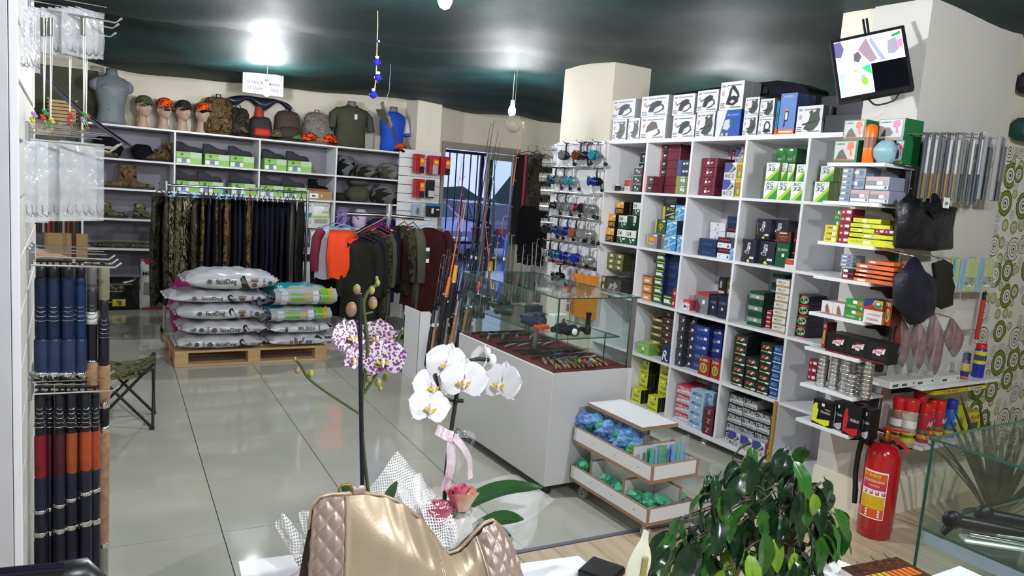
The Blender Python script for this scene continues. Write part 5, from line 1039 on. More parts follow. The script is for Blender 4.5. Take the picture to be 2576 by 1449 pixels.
# ---------------------------------------------------------------- pallet of dog food
PW = wood('pallet_wood', C('#b89468'), C('#cfae80'), .8, (1, 9, 9), 2)
X0, X1, Y0, Y1 = .747, 1.958, 6.27, 7.02
pl = thing('pallet', 'bare wooden pallet on the tiles carrying dog food bags', 'pallet', (X0, Y0, 0), -.008)
W, D = X1-X0, Y1-Y0
for x in (0, W/2-.05, W-.10):
    for y in (0, D/2-.05, D-.1):
        mb = MB(); mb.bbox(x, x+.10, y, y+.10, .020, .098, PW, .003); mb.build('block', pl)
for y in (0, D/2-.05, D-.1):
    mb = MB(); mb.bbox(0, W, y, y+.1, 0, .020, PW, .002); mb.build('bottom_board', pl)
for x in (0, W/2-.05, W-.1):
    mb = MB(); mb.bbox(x, x+.1, 0, D, .098, .112, PW, .002); mb.build('stringer_board', pl)
for k in range(5):
    y = k*(D-.1)/4; mb = MB(); mb.bbox(0, W, y, y+.1, .112, .128, PW, .002); mb.build('deck_board', pl)
def sack(lab, x0, x1, z0, h, front, top, decs, seed, rz=0, y0=6.24, dep=.48, plastic=None):
    """lying 15 kg bag with bulging print side facing -y and crimped ends"""
    t = thing('dog_food_sack', lab, 'dog food bag', ((x0+x1)/2, y0, z0), rz, 'dog food sacks on the pallet'); w = (x1-x0)/2; rnd = random.Random(seed); ph = rnd.uniform(0, 6)
    n, N = 32, 22; vs = []; F, T = ink(front, .22), ink(top, .22); k = 2.7; mats = [F, T]
    for i in range(N+1):
        q = i/N; e = min(1, (math.sin(math.pi*min(max(q, .0), 1))+.001)**.30)
        ex = .10 if q in (0, 1) else e
        for j in range(n):
            a = 2*math.pi*j/n; c, s = math.cos(a), math.sin(a); r = (abs(c)**k+abs(s)**k)**(-1/k)
            wr = .007*math.sin(q*31+3*a+ph)+.006*math.sin(q*17-5*a+ph)+.010*math.sin(q*9+2*a)*(1-e)
            y = dep/2-dep/2*c*r*(.90+.10*e); z = h/2-.001+h/2*s*r*ex+(wr if s > -.2 else 0)*.8
            vs.append((w*(2*q-1)*(1.0+.02*math.sin(a*3+ph)), y+wr*.6, max(.002, z)))
    fs, fm = [], []
    mb = MB(); fA = []; fB = []
    for i in range(N):
        for j in range(n):
            f = (i*n+j, i*n+(j+1) % n, (i+1)*n+(j+1) % n, (i+1)*n+j); a = 2*math.pi*(j+.5)/n
            (fA if math.cos(a) > .35 or math.sin(a) < -.2 else fB).append(f)
    mb.add(vs, fA+[tuple(range(n)), tuple(range(N*n, (N+1)*n))], F, True); mb.add(vs, fB, T, True); n0 = len(mb.v)
    for q in decs:
        if q[0] == 'r': _, a, b, c, e, col = q; mb.grid(lambda u, v: (w*(2*lerp(a, c, u)-1), -.010-.004*math.sin(math.pi*lerp(b, e, v)), lerp(b, e, v)*h), 4, 3, ink(col, .25))
        elif q[0] == 'p': mb.poly([(w*(2*a-1), -.017, b*h) for a, b in q[1]], ink(q[2]))
        elif q[0] == 'o': _, a, b, ra, col = q; mb.poly([(w*(2*a-1)+ra*math.cos(i*.524), -.017, b*h+ra*math.sin(i*.524)) for i in range(12)], ink(col))
        else: mb.text(q[1], (w*(2*q[2]-1), -.018, q[3]*h), (1, 0, 0), (0, 0, 1), q[4]*2*w, q[5]*h, ink(q[6]), .01)
    for i in range(n0, len(mb.v)): x, y, zq = mb.v[i]; f = min(.97, abs(2*zq/h-1)); mb.v[i] = (x, y+.005+dep/2*(1-(1-f**k)**(1/k)), zq)
    mb.build('bag', t)
    for s in (-1, 1):
        mb = MB(); mb.grid(lambda u, v: (s*w*(1+.0+.06*u), .03+v*(dep-.06), h/2+(.008*math.sin(v*19+ph))*u+.01*s*u), 3, 14, F); mb.build('crimped_end', t)
    return t
DOGP = [(.0, 0), (.02, .3), (.0, .52), (.02, .64), (.05, .66), (.06, .5), (.08, .3), (.13, .0)]
def fd(flip=False):
    P = lambda dx, pts: [(dx+a, b+.12) for a, b in pts]
    if not flip: return [('o', .24, .5, .018, '#5c5048'), ('t', 'faceDog', .42, .48, .22, .36, '#3a3630'), ('p', P(.57, DOGP), '#26221e'), ('r', .69, .5, .77, .68, '#6a5638'), ('o', .73, .34, .02, '#6c5040'), ('r', .83, .48, .85, .68, '#5878b8'), ('r', .83, .22, .85, .4, '#b04440'), ('o', .905, .45, .018, '#44464a'), ('t', '15 kg', .96, .4, .04, .2, '#50525a')]
    return [('o', .13, .55, .014, '#50525a'), ('r', .09, .4, .12, .7, '#70727c'), ('o', .21, .5, .018, '#44464a'), ('r', .28, .5, .30, .7, '#b04440'), ('r', .28, .2, .30, .4, '#5878b8'), ('o', .36, .45, .022, '#5c5048'), ('t', 'faceDog', .55, .42, .24, .36, '#3a3630'), ('p', P(.70, DOGP), '#26221e'), ('r', .84, .3, .92, .5, '#8c8c88')]
z = .129
GREYB, GT = '#c3c3c8', '#bcbcc2'
yy = [(.765, 1.42, .115, fd(True), 'lowest sack of the left pile of grey dog food'), (.80, 1.44, .118, fd(True), 'second sack up in the left pile, print reversed'), (.76, 1.42, .145, fd(), 'middle sack of the left pile with big dog print'), (.70, 1.44, .10, fd(), 'squashed fourth sack of the left pile'), (.82, 1.52, .17, fd(), 'top sack of the left pile, shiny and bulging')]
for i, (a, b, h, dd, lab) in enumerate(yy): sack(lab, a, b, z, h, GREYB, GT, dd, i, 0 if i < 4 else -.03); z += h*.99+.001
z = .129
sack('lowest right sack with a rottweiler picture', 1.47, 2.05, z, .105, '#c6c6ca', '#bcbcc2', [('t', 'Reflex', .48, .5, .26, .55, '#4a4444'), ('p', [(.62, .1), (.65, .8), (.7, .9), (.76, .7), (.76, .1)], '#26221e'), ('r', .8, .68, .95, .8, '#4a4a50'), ('r', .28, .2, .33, .6, '#8c6c50'), ('r', .84, .2, .9, .42, '#a86c5c')], 11); z += .106
sack('white sack with black dog brand wording, second in right pile', 1.48, 2.00, z, .10, '#cfcfd2', '#c6c6ca', [('t', 'MR. DOG', .56, .6, .27, .26, '#33343a'), ('r', .42, .4, .7, .44, '#8c6a6a'), ('r', .76, .4, .78, .8, '#4868a8'), ('o', .86, .3, .014, '#44464a'), ('r', .22, .1, .26, .7, '#4a4038')], 12, -.03); z += .102
TEAL = '#1d9aa4'
CD = [('r', .0, .0, 1, .9, '#a8acb0'), ('r', .1, .1, .2, .8, '#c8ccd0'), ('r', .24, .02, .46, .92, '#6cb42c'), ('r', .27, .0, .29, .94, '#a8c83c'), ('r', .46, .02, .58, .92, '#d8a02c'), ('r', .6, .1, .7, .8, '#d4dae0'), ('r', .7, .1, .72, .8, '#4c5c9c'), ('r', .73, .04, .86, .9, '#6cb42c'), ('r', .86, .04, .93, .9, '#d8a02c'), ('r', .93, .0, .96, .95, '#7cb8dc')]
sack('teal topped silver sack, third in right pile', 1.47, 1.99, z, .135, '#a4a8ac', TEAL, CD, 13, .06); z += .136
sack('teal topped silver sack crowning the right pile', 1.50, 2.03, z, .17, '#a4a8ac', TEAL, CD+[('t', 'GO', .12, .9, .08, .2, '#d8eef0')], 14, .03)
bundle('small_bag_pile', 'magenta and dark pet bag squeezed behind the left pile', 'pet food bag', .76, 1.0, 6.78, 6.98, .129, .50, mat('magenta_bag', C('#a01c6c'), .35), 21)
# ---------------------------------------------------------------- folding stool
t = thing('folding_stool', 'camouflage canvas folding stool with black tube legs', 'stool', (.30, 4.95, 0), -.12)
W2, D2, H2 = .17, .155, .40; TB = mat('stool_tube', C('#26282c'), .4, .4)
mb = MB(); mb.grid(lambda u, v: ((u-.5)*2*W2*1.05, (v-.5)*2*D2, H2-.055*math.sin(math.pi*u)**.8), 14, 6, CAMO_G)
mb.grid(lambda u, v: ((u-.5)*2*W2*1.05, -D2, H2-.055*math.sin(math.pi*u)**.8-.035*v), 14, 2, CAMO_G); mb.grid(lambda u, v: ((u-.5)*2*W2*1.05, D2, H2-.055*math.sin(math.pi*u)**.8-.035*v), 14, 2, CAMO_G)
mb.build('seat', t)
for sx in (-1, 1):
    for sy in (-1, 1):
        mb = MB(); mb.tube([(sx*W2, sy*D2, H2), (-sx*W2, sy*D2, .012)], .0085, TB, 8); mb.build('leg', t)
        mb = MB(); mb.tube([(sx*W2, sy*D2, H2), (sx*W2*1.02, -sy*D2, .012)], .0085, TB, 8); mb.build('leg', t)
        mb = MB(); mb.bbox(sx*W2-.014, sx*W2+.014, sy*D2-.014, sy*D2+.014, 0, .02, DARK, .003); mb.build('foot', t)
# ---------------------------------------------------------------- small bracket shelves on the column
SZ = [1.828, 1.637, 1.433, 1.258, 1.068, .884, .690, .500]
cs = thing('bracket_shelving', 'narrow column rack of eight small white bracket shelves', 'shelving', (3.55, 2.32, 0))
mb = MB(); mb.bbox(-.02, .008, -.15, -.115, .3, 1.86, STEEL, .002); mb.build('upright_rail', cs)
BRM = mat('bracket_black', C('#1e1e22'), .4)
for z in SZ:
    mb = MB(); mb.bbox(-.25, 0, -.155, .155, z-.018, z, WHITE, .0015); mb.build('shelf_board', cs)
    mb = MB(); mb.poly([(-.01, -.135, z-.018), (-.19, -.135, z-.018), (-.19, -.135, z-.035), (-.10, -.135, z-.045), (-.05, -.135, z-.08), (-.01, -.135, z-.085)], BRM, (0, .008, 0)); mb.build('bracket', cs)
K.update({
 'decoy': ('#1f6a3c', '#1f6a3c', '#247444', [('r', .05, .1, .92, .95, '#b4b8b4'), ('p', [(.55, .62), (.58, .9), (.8, .92), (.86, .7), (.76, .6), (.8, .3), (.7, .34), (.68, .56)], '#e8643c'), ('p', [(.12, .12), (.24, .5), (.38, .62), (.5, .4), (.62, .2), (.6, .12)], '#4c4a42'), ('t', 'FLAMBEAU', .28, .84, .36, .08, '#5c4a44', 0), ('r', .05, .1, .92, .16, '#d84c50'), ('o', .88, .2, .04, .06, '#e8e8e4')], 'green framed decoy box'),
 'decoyp': ('#1f6a3c', '#1f6a3c', '#247444', [('r', .05, .1, .92, .95, '#b4b8bc'), ('p', [(.55, .62), (.58, .9), (.8, .92), (.86, .7), (.76, .6), (.8, .3), (.7, .34), (.68, .56)], '#e0508c'), ('p', [(.12, .2), (.3, .6), (.45, .6), (.6, .35), (.5, .2)], '#3c3a4c'), ('t', 'FLAMBEAU', .3, .84, .4, .08, '#4c4a54', 0), ('r', .3, .1, .92, .16, '#c8606c')], 'green framed decoy box with pink picture'),
 'clearg': ('#a4a4a8', '#8c90a4', '#9c9ca4', [('r', .02, .72, .98, .9, '#c8a0a4'), ('r', .02, .08, .98, .3, '#dcdcde'), ('r', .5, .4, .74, .66, '#f2f2f2'), ('o', .88, .2, .05, .09, '#3a3c40'), ('r', .02, .36, .45, .66, '#8c8484')], 'clear grey pellet tin pack'),
 'clearb': ('#8c98a8', '#7c8494', '#949ca8', [('r', .1, .4, .5, .7, '#e8eaec'), ('o', .7, .5, .2, .3, '#5c7890')], 'clear blue grey fitting box'),
 'flatyel': ('#d8dc28', '#b8bc20', '#d0d424', [('t', 'HUNTERSKY', .32, .5, .5, .4, '#a0a44c', .1), ('r', .34, .2, .5, .7, '#eef0d8')], 'flat bright yellow cartridge carton'),
 'yellz': ('#dccc34', '#a89c28', '#d4c430', [('t', 'ZUBER', .4, .5, .5, .4, '#3a3620', .1), ('r', .62, .2, .9, .8, '#eeeedd')], 'small yellow shell box'),
 'redpell': ('#8c2438', '#6c1c2c', '#7c2030', [('r', .5, .3, .9, .7, '#f0eaea'), ('r', .1, .3, .3, .6, '#d8b0b4')], 'dark red pellet box'),
 'flator': ('#e8743c', '#d8642c', '#e07034', [('t', 'GERONIMO', .3, .5, .46, .4, '#b08cb4', .1), ('r', .1, .2, .3, .7, '#f2ece6')], 'flat orange cartridge carton'),
 'blkred': ('#24282c', '#1c2024', '#2c3034', [('r', .1, .4, .5, .9, '#eaeaec'), ('r', .0, .0, 1, .3, '#a82840')], 'black and red shell box'),
 'dogw': ('#dcd8d8', '#c4bcbc', '#8c7474', [('p', [(.4, .15), (.35, .6), (.5, .85), (.62, .6), (.75, .3), (.8, .15)], '#8c6448'), ('r', 0, 0, 1, .14, '#a87c7c')], 'white box with brown dog picture'),
 'greent': ('#3c8c44', '#b8c83c', '#4c9c4c', [('t', 'Wildlife', .35, .3, .5, .24, '#c8e0a8', 0), ('r', .55, .5, .95, .8, '#d8702c'), ('r', .4, .6, .62, .9, '#eef2ec'), ('t', '1', .88, .2, .06, .3, '#e8e8dc', 0)], 'green and yellow shell box'),
 'rainbow': ('#b43430', '#7c5c34', '#3c3c7c', [('p', [(0, .3), (0, 1), (.55, 1), (.45, .6)], '#2c3c8c'), ('p', [(.55, 1), (.45, .6), (.7, .3), (1, .3), (1, 1)], '#d8b02c'), ('p', [(.55, .7), (.7, .9), (1, .6), (.9, .3), (.6, .3)], '#3c8c5c'), ('r', .66, .6, .84, .8, '#f2f2f0')], 'rainbow printed box'),
 'strz': ('#dcdad8', '#b87048', '#e0dcd8', [('t', 'STERBAN', .5, .3, .66, .22, '#c85c58', 0), ('r', .2, .62, .9, .74, '#c8a8a4')], 'white box with red wording'),
 'trap': ('#1c1a1e', '#121214', '#1c1c20', [('p', [(.3, .45), (.34, .62), (.9, .78), (.86, .5)], '#e8e4e4'), ('t', 'trap', .66, .72, .4, .16, '#a8242c', .1), ('t', 'max', .58, .56, .4, .14, '#c83440', .1), ('r', 0, .03, 1, .07, '#b02838'), ('t', 'Sporting', .6, .3, .6, .12, '#4c4838', 0), ('r', .5, .4, .7, .48, '#f0f0f0')], 'black clay trap box with white logo'),
 'dogy': ('#18181c', '#141418', '#1c1c20', [('p', [(0, .1), (0, .7), (.1, .85), (.22, .85), (.22, .66), (.3, .6), (.24, .2), (.9, .3), (.9, .1), (.7, .02)], '#dce02c'), ('t', 'Cheddite', .66, .56, .5, .1, '#c8c8c4', 0), ('r', .44, .78, .58, .9, '#e8e8e8'), ('r', .6, .66, .9, .7, '#c8a02c')], 'black box with yellow hunter and dog'),
 'dogs': ('#18181c', '#141418', '#1c1c20', [('p', [(0, .1), (0, .7), (.1, .85), (.22, .85), (.22, .66), (.3, .6), (.24, .2), (.9, .3), (.9, .1), (.7, .02)], '#b8b8bc'), ('t', 'Cheddite', .66, .56, .5, .1, '#c8c8c4', 0), ('r', .44, .78, .58, .9, '#e8e8e8')], 'black box with silver hunter'),
 'dogr': ('#1c1a1c', '#141416', '#1c1c20', [('p', [(0, .1), (0, .7), (.1, .85), (.22, .85), (.22, .66), (.3, .6), (.24, .2), (.9, .3), (.9, .1), (.7, .02)], '#c82430'), ('t', 'MAGNUM', .66, .52, .5, .1, '#d8d8d4', 0)], 'black box with red hunter and dog'),
})
g = 'boxes on the column shelves'
def sh(i, kind, xl, xr, yt, n, w, X=3.315, d=.1, cols=1, cr=CR5, z=None, nm='cartridge_box'): return stack(cr, kind, xl, xr, 0, yt, n, SZ[i] if z is None else z, w, X, d, cols, .003, name=nm, group=g)[4]
zt = sh(0, 'decoy', 372, 572, 308, 1, 'lower left on the highest bracket shelf', 3.32, .15, cr=CR4, nm='decoy_box')
sh(0, 'decoy', 455, 640, 140, 1, 'upper left, highest bracket shelf', 3.34, .15, cr=CR4, z=zt, nm='decoy_box')
zt = sh(0, 'decoyp', 880, 950, 308, 1, 'lower right, highest bracket shelf', 3.36, .15, cr=CR4, nm='decoy_box')
sh(0, 'decoyp', 742, 962, 130, 1, 'upper right, highest bracket shelf', 3.36, .15, cr=CR4, z=zt, nm='decoy_box')
y = y_of(1980+650/3.294, 3.31, SZ[0]); mb = MB(); OR = mat('orange_bottle', C('#f0701c'), .3)
mb.lathe([(.026, 0), (.028, .005), (.028, .07)], OR, n=14); mb.lathe([(.0275, .07), (.0275, .12)], ink('#8c5c4c'), n=14); mb.lathe([(.028, .12), (.028, .165), (.02, .18), (.01, .183)], OR, n=14)
mb.build('spray_bottle', None, (3.325, y, SZ[0]+.001), label='orange capped spray bottle between decoy boxes on highest bracket shelf', cat='bottle')
bundle('pouch', 'pale blue soft pouch right of the orange bottle', 'pouch', 3.305, 3.36, y_of(1980+885/3.294, 3.33, SZ[0]), y_of(1980+715/3.294, 3.33, SZ[0]), SZ[0], .105, mat('pale_blue_pouch', C('#8fb4c0'), .4), 71)
sh(1, 'clearg', 516, 838, 712, 1, 'lower layer, second bracket shelf', 3.31, .15, 2, CR4)
sh(1, 'clearg', 640, 838, 604, 1, 'upper layer, second bracket shelf', 3.32, .15, 1, CR4, z=z_of(260+712/3.294, 3.32, 2.3))
sh(1, 'clearb', 428, 514, 540, 6, 'tower, second bracket shelf', 3.315, .12, 1, CR4)
sh(1, 'clearb', 520, 636, 530, 2, 'upper left layer, second bracket shelf', 3.33, .12, 1, CR4, z=z_of(260+710/3.294, 3.32, 2.3))
sh(2, 'flatyel', 500, 890, 1110, 1, 'lowest, third bracket shelf', 3.31, .13, 1, CR4)
sh(2, 'flatyel', 512, 892, 1068, 1, 'second layer, third bracket shelf', 3.312, .13, 1, CR4, z=z_of(260+1110/3.294, 3.31, 2.25))
sh(2, 'flatyel', 522, 720, 1028, 1, 'third layer left, third bracket shelf', 3.314, .13, 1, CR4, z=z_of(260+1068/3.294, 3.31, 2.25))
sh(2, 'redpell', 724, 888, 1034, 1, 'third layer right, third bracket shelf', 3.314, .1, 2, CR4, z=z_of(260+1068/3.294, 3.31, 2.25))
sh(2, 'flatyel', 524, 852, 988, 1, 'fourth layer, third bracket shelf', 3.316, .13, 1, CR4, z=z_of(260+1028/3.294, 3.31, 2.25))
sh(2, 'flatyel', 545, 776, 946, 1, 'topmost, third bracket shelf', 3.318, .13, 1, CR4, z=z_of(260+988/3.294, 3.31, 2.25))
sh(2, 'yellz', 300, 404, 1005, 3, 'pile at left, third bracket shelf', 3.31, .1, 1, CR4)
sh(2, 'redpell', 418, 508, 870, 5, 'tower, third bracket shelf', 3.32, .1, 1, CR4)
sh(2, 'greent', 366, 430, 882, 3, 'rear stack, third bracket shelf', 3.44, .08, 1, CR4)
sh(3, 'flator', 500, 806, 170, 1, 'lowest, fourth bracket shelf', 3.31, .13)
sh(3, 'flator', 510, 806, 138, 1, 'second layer, fourth bracket shelf', 3.312, .13, z=z_of(640+170/3.018, 3.31, 2.2))
sh(3, 'flator', 520, 808, 104, 1, 'third layer, fourth bracket shelf', 3.314, .13, z=z_of(640+138/3.018, 3.31, 2.2))
sh(3, 'flator', 524, 810, 66, 1, 'fourth layer, fourth bracket shelf', 3.316, .13, z=z_of(640+104/3.018, 3.31, 2.2))
sh(3, 'flator', 612, 812, 42, 1, 'topmost, fourth bracket shelf', 3.318, .13, z=z_of(640+66/3.018, 3.31, 2.2))
sh(3, 'blkred', 410, 500, 105, 2, 'pair, fourth bracket shelf', 3.31, .1)
sh(3, 'clearb', 402, 492, 0, 3, 'on top of pair, fourth bracket shelf', 3.315, .1, z=z_of(640+105/3.018, 3.31, 2.25))
sh(4, 'dogw', 254, 428, 345, 1, 'fifth bracket shelf', 3.31, .09, 2)
sh(4, 'greent', 428, 570, 332, 2, 'pair, fifth bracket shelf', 3.312, .09)
sh(4, 'strz', 572, 715, 412, 1, 'fifth bracket shelf', 3.31, .1)
sh(4, 'rainbow', 578, 722, 334, 1, 'on the white box, fifth bracket shelf', 3.312, .1, z=z_of(640+412/3.018, 3.31, 2.2))
sh(4, 'zuber', 724, 780, 352, 1, 'right end, fifth bracket shelf', 3.33, .08)
sh(5, 'trap', 288, 750, 585, 1, 'sixth bracket shelf', 3.31, .11, 3)
sh(5, 'zuber', 256, 284, 510, 1, 'slim one, sixth bracket shelf', 3.36, .08)
TINM = mat('tin', (.62, .62, .6), .28, .9)
tin = MB(); tin.lathe([(.021, 0), (.023, .001), (.023, .012), (.0245, .013), (.0245, .019), (.022, .020)], TINM, n=16); tin.lathe([(.019, .0201), (.018, .0206)], ink('#b8b0ac'), n=16); TIN = tin.mesh('tin')
for xi, (px, n, X) in enumerate([(252, 9, 3.345), (345, 9, 3.35), (428, 9, 3.34), (524, 10, 3.40), (592, 11, 3.34), (476, 5, 3.325)]):
    y = y_of(1980+px/3.018, X, SZ[6])
    for i in range(n): put(TIN, 'pellet_tin', None, (X+random.uniform(-.001, .001), y+random.uniform(-.0012, .0012), SZ[6]+.0005+i*.0208), 0, '%s silver pellet tin in the %s, seventh bracket shelf' % ((ORD+['eleventh', 'twelfth'])[i], ['leftmost stack', 'second stack', 'third stack', 'rear stack', 'rightmost stack', 'short front stack'][xi]), 'tin', 'pellet tins on the seventh bracket shelf')
sh(6, 'redpell', 150, 215, 790, 3, 'behind tins, seventh bracket shelf', 3.40, .1)
sh(7, 'dogy', 180, 328, 1090, 1, 'eighth bracket shelf', 3.31, .05, nm='cartridge_box')
sh(7, 'dogs', 330, 412, 1108, 1, 'eighth bracket shelf', 3.33, .07)
sh(7, 'dogr', 412, 540, 1128, 1, 'eighth bracket shelf', 3.305, .07)
sh(7, 'dogs', 545, 615, 1165, 1, 'slim one at right, eighth bracket shelf', 3.33, .07)
for p, lab, col in (((3.42, 2.30), 'black trap spare box low on the column below shelves', '#3a1820'),): pass
# ---------------------------------------------------------------- column front: wall shelves, hooks and hanging goods
us = []
for (x0, x1, y0, z, lab) in [(3.63, 4.36, 2.02, .757, 'white wall shelf with gun boxes and oil cans on column front'), (3.66, 4.36, 2.00, .452, 'low white wall shelf with red and blue spray cans')]:
    t = thing('wall_shelf', lab, 'shelf', (x0, 2.2, z)); mb = MB(); mb.bbox(0, x1-x0, y0-2.2, 0, -.018, 0, WHITE, .002); mb.build('board', t)
    for x in (.03, x1-x0-.03): mb = MB(); mb.poly([(x, -.005, -.018), (x, -.14, -.018), (x, -.14, -.03), (x, -.005, -.08)], BRM, (.006, 0, 0)); mb.build('bracket', t)
for z, x0, x1 in ((1.28, 3.6, 4.36), (.985, 3.9, 4.36), (1.90, 3.66, 4.4)):
    mb = MB(); mb.bbox(x0, x1, 2.175, 2.199, z-.012, z+.012, STEEL, .002); mb.build('hook_rail', label='steel hook rail on column front at %s' % ('middle height' if z > 1 and z < 1.5 else 'lower height' if z < 1 else 'head height'), cat='rail')
def pack_at(nm, lab, cat, px0, px1, py0, py1, Y, d, col, decs, grp=None, sleeve=CLEAR, rz=0):
    a = aty((px0+px1)/2, py0, Y); b = aty((px0+px1)/2, py1, Y); w = aty(px1, (py0+py1)/2, Y).x-aty(px0, (py0+py1)/2, Y).x
    o = hangcard(nm, lab, cat, a.x, Y, a.z, abs(w), a.z-b.z, d, col, decs, rz, grp, sleeve)
    mb = MB(); mb.tube([(0, 0, -.008), (0, (2.18-Y) if Y < 2.16 else .02, .0)], .003, CHROME, 6); mb.tube([(0, -.015, .004), (0, 0, -.008)], .003, CHROME, 6); mb.build('hook', o); return o
HP = [(2332, '#3c4248', '#8c7040'), (2350, '#484c50', '#94763c'), (2368, '#50565a', '#a08048'), (2388, '#3c4450', '#a07c50'), (2408, '#60605c', '#8c8060'), (2426, '#70706c', '#4c5058'), (2446, '#58605c', '#505860'), (2468, '#44505c', '#3c4c5c')]
for i, (px, c1, c2) in enumerate(HP):
    pack_at('wader_pack', 'clear long tackle packet, %s from left on the upper hooks' % ORD[i].replace('bottom', 'first'), 'packet', px-12, px+14, 335, 510+i, 2.06+.01*(i % 3), .012, c1, [('r', .08, .05, .8, .42, c2), ('r', .84, .2, .95, .92, '#e8e8ea')], 'packets on the upper hooks of the column', CLEAR, .5)
pack_at('boot_sock_pack', 'black felt boot sock in clear packet near wallpaper', 'socks', 2472, 2500, 345, 505, 2.08, .02, '#9c9ca0', [('r', .3, .0, .98, .84, '#1c1c20')], None, CLEAR, .3)
pack_at('boot_sock_pack', 'speckled grey boot sock in clear packet beside wallpaper', 'socks', 2504, 2536, 345, 508, 2.08, .02, '#a4a4a6', [('r', .3, .3, .98, .86, '#5c5e58'), ('r', .35, .0, .9, .3, '#1c1e30')], None, CLEAR, .3)
mb = MB(); mb.bbox(-.035, .035, -.002, 0, -.05, 0, TAG); mb.box(-.02, .02, -.0026, -.002, -.035, -.02, ink('#7c8078')); p = aty(2382, 497, 2.0); mb.build('price_card', None, p, .2, 'white price card below the clear packets', 'price tag')
def sackbag(lab, pts, Y, m, d=.10):
    """soft hanging bag: outline points (px,py) extruded with a bulge"""
    P = [aty(x, y, Y) for x, y in pts]; c = sum(P, Vector())/len(P); t = thing('hanging_bag', lab, 'bag', c); mb = MB(); n = len(P); vs = []
    K_ = [(1, 0), (.93, .45), (.72, .8), (.4, 1)]
    for s in (-1, 1):
        for k, e in K_:
            for i, p in enumerate(P): v = (p-c)*k; vs.append((v.x, s*d/2*e*(1+.25*math.sin(i*2.1+k*9)), v.z))
        vs.append((0, s*d/2*1.05, 0))
    M_ = len(K_)*n+1; fs = []
    for h in (0, 1):
        o = h*M_
        for k in range(len(K_)-1): fs += [(o+k*n+i, o+k*n+(i+1) % n, o+(k+1)*n+(i+1) % n, o+(k+1)*n+i) for i in range(n)]
        fs += [(o+(len(K_)-1)*n+i, o+(len(K_)-1)*n+(i+1) % n, o+M_-1) for i in range(n)]
    mb.add(vs, fs, m, True); mb.build('bag', t)
    top_ = max(P, key=lambda q: q.z)-c; mb = MB(); mb.tube([top_, top_+Vector((0, 2.19-Y, .02))], .003, CHROME, 6); mb.build('hook', t); return t
NYL = mat('black_nylon', C('#15151c'), .35, bump=.9, bscale=14)
sackbag('large black nylon bag hanging by its two ears on the column', [(2262, 512), (2285, 486), (2300, 520), (2340, 505), (2352, 485), (2362, 515), (2400, 520), (2395, 575), (2392, 628), (2340, 632), (2285, 628), (2250, 622), (2258, 565)], 2.05, NYL, .09)
sackbag('dark blue black bag hanging pointed below the rail', [(2300, 645), (2322, 678), (2350, 700), (2348, 745), (2345, 790), (2312, 815), (2290, 818), (2270, 790), (2252, 770), (2252, 700), (2275, 675)], 1.99, mat('blue_black_nylon', C('#181a28'), .5, bump=.9, bscale=14), .08)
sackbag('dark brown bristly bundle hanging right of the pointed bag', [(2350, 660), (2375, 652), (2392, 662), (2386, 690), (2396, 720), (2392, 770), (2368, 778), (2350, 770), (2345, 720), (2356, 692)], 2.05, mat('bristle', C('#241e16'), .8, bump=1, bscale=120), .06)
for i, (a, b) in enumerate([(2396, 2412), (2414, 2456), (2460, 2502)]):
    o = pack_at('lamp_pack', 'yellow and blue head torch blister, %s on the middle rail' % ['edge one', 'centre one', 'right one'][i], 'torch pack', a, b, 650, 732, 2.1, .012, '#b8bc30', [('r', .0, .0, .3, 1, '#5ca0b8'), ('r', .5, .12, .75, .25, '#d8e0e4')], None, CLEAR)
    for dx in (-.02, .02):
        if i: mb = MB(); mb.tube([(dx, -.008, -.11), (dx+.004, -.035, -.112)], [.016, .019], CHROME, 14); mb.build('torch', o)
PK = mat('red_rubber', C('#6a2c28'), .5)
for i, (x0, x1, y0, y1) in enumerate([(2246, 2290, 790, 925), (2292, 2330, 795, 930), (2330, 2372, 785, 945), (2372, 2425, 800, 900)]):
    o = sackbag('red brown rubber decoy in clear bag, %s of four above wall shelf' % ['first', 'second', 'third', 'last'][i], [((x0+x1)/2-4, y0), (x1-8, y0+30), (x1-2, (y0+y1)/2), (x1-12, y1-25), ((x0+x1)/2, y1), (x0+10, y1-30), (x0+4, (y0+y1)/2), (x0+10, y0+35)], 2.07-.015*i, PK, .05)
    m2 = MB(); w = .07; m2.grid(lambda u, v: ((u-.5)*.17, -.04-.012*math.sin(math.pi*u)+.006*math.sin(u*30+v*9), (v-.5)*.30), 8, 8, CLEAR); m2.build('clear_bag', o)
# goods on wall shelves
z = .757
for i, (a, b, lab) in enumerate([(2236, 2258, 'left'), (2260, 2298, 'middle'), (2300, 2345, 'third'), (2362, 2408, 'right')]):
    x0, x1 = x_of(a, 2.06, z), x_of(b, 2.06, z); mb = MB(); mb.box(0, x1-x0, 0, .1, 0, .035, ink('#dcdcd8')); mb.quad((.01, -.001, .008), (.05, -.001, .008), (.05, -.001, .02), (.01, -.001, .02), ink('#4a4a48')); mb.poly([(x1-x0-.03, -.001, .022), (x1-x0-.012, -.001, .022), (x1-x0-.02, -.001, .01)], ink('#3c342c'))
    mb.build('scope_box', None, (x0, 2.05, z+.001), 0, 'long low white box, %s on the upper wall shelf' % lab, 'box', 'white boxes on the upper wall shelf')
def can(lab, px, Y, z, r, h, body, cap, bands=(), capf=.2, grp=None, nm='spray_can'):
    x = x_of(px, Y, z); t = thing(nm, lab, 'spray can', (x, Y, z+.001), 0, grp); mb = MB()
    mb.lathe([(r*.95, 0), (r, .004), (r, h*(1-capf)-.006), (r*.9, h*(1-capf))], ink(body, .25), n=18)
    for a, b, c in bands: mb.lathe([(r+.0004, h*a), (r+.0004, h*b)], ink(c, .3), n=18)
    mb.build('can', t); mb = MB(); mb.lathe([(r*.92, h*(1-capf)), (r*.94, h*.95), (r*.8, h*.99), (r*.3, h)], ink(cap, .25), n=18); mb.build('cap', t)
    return t
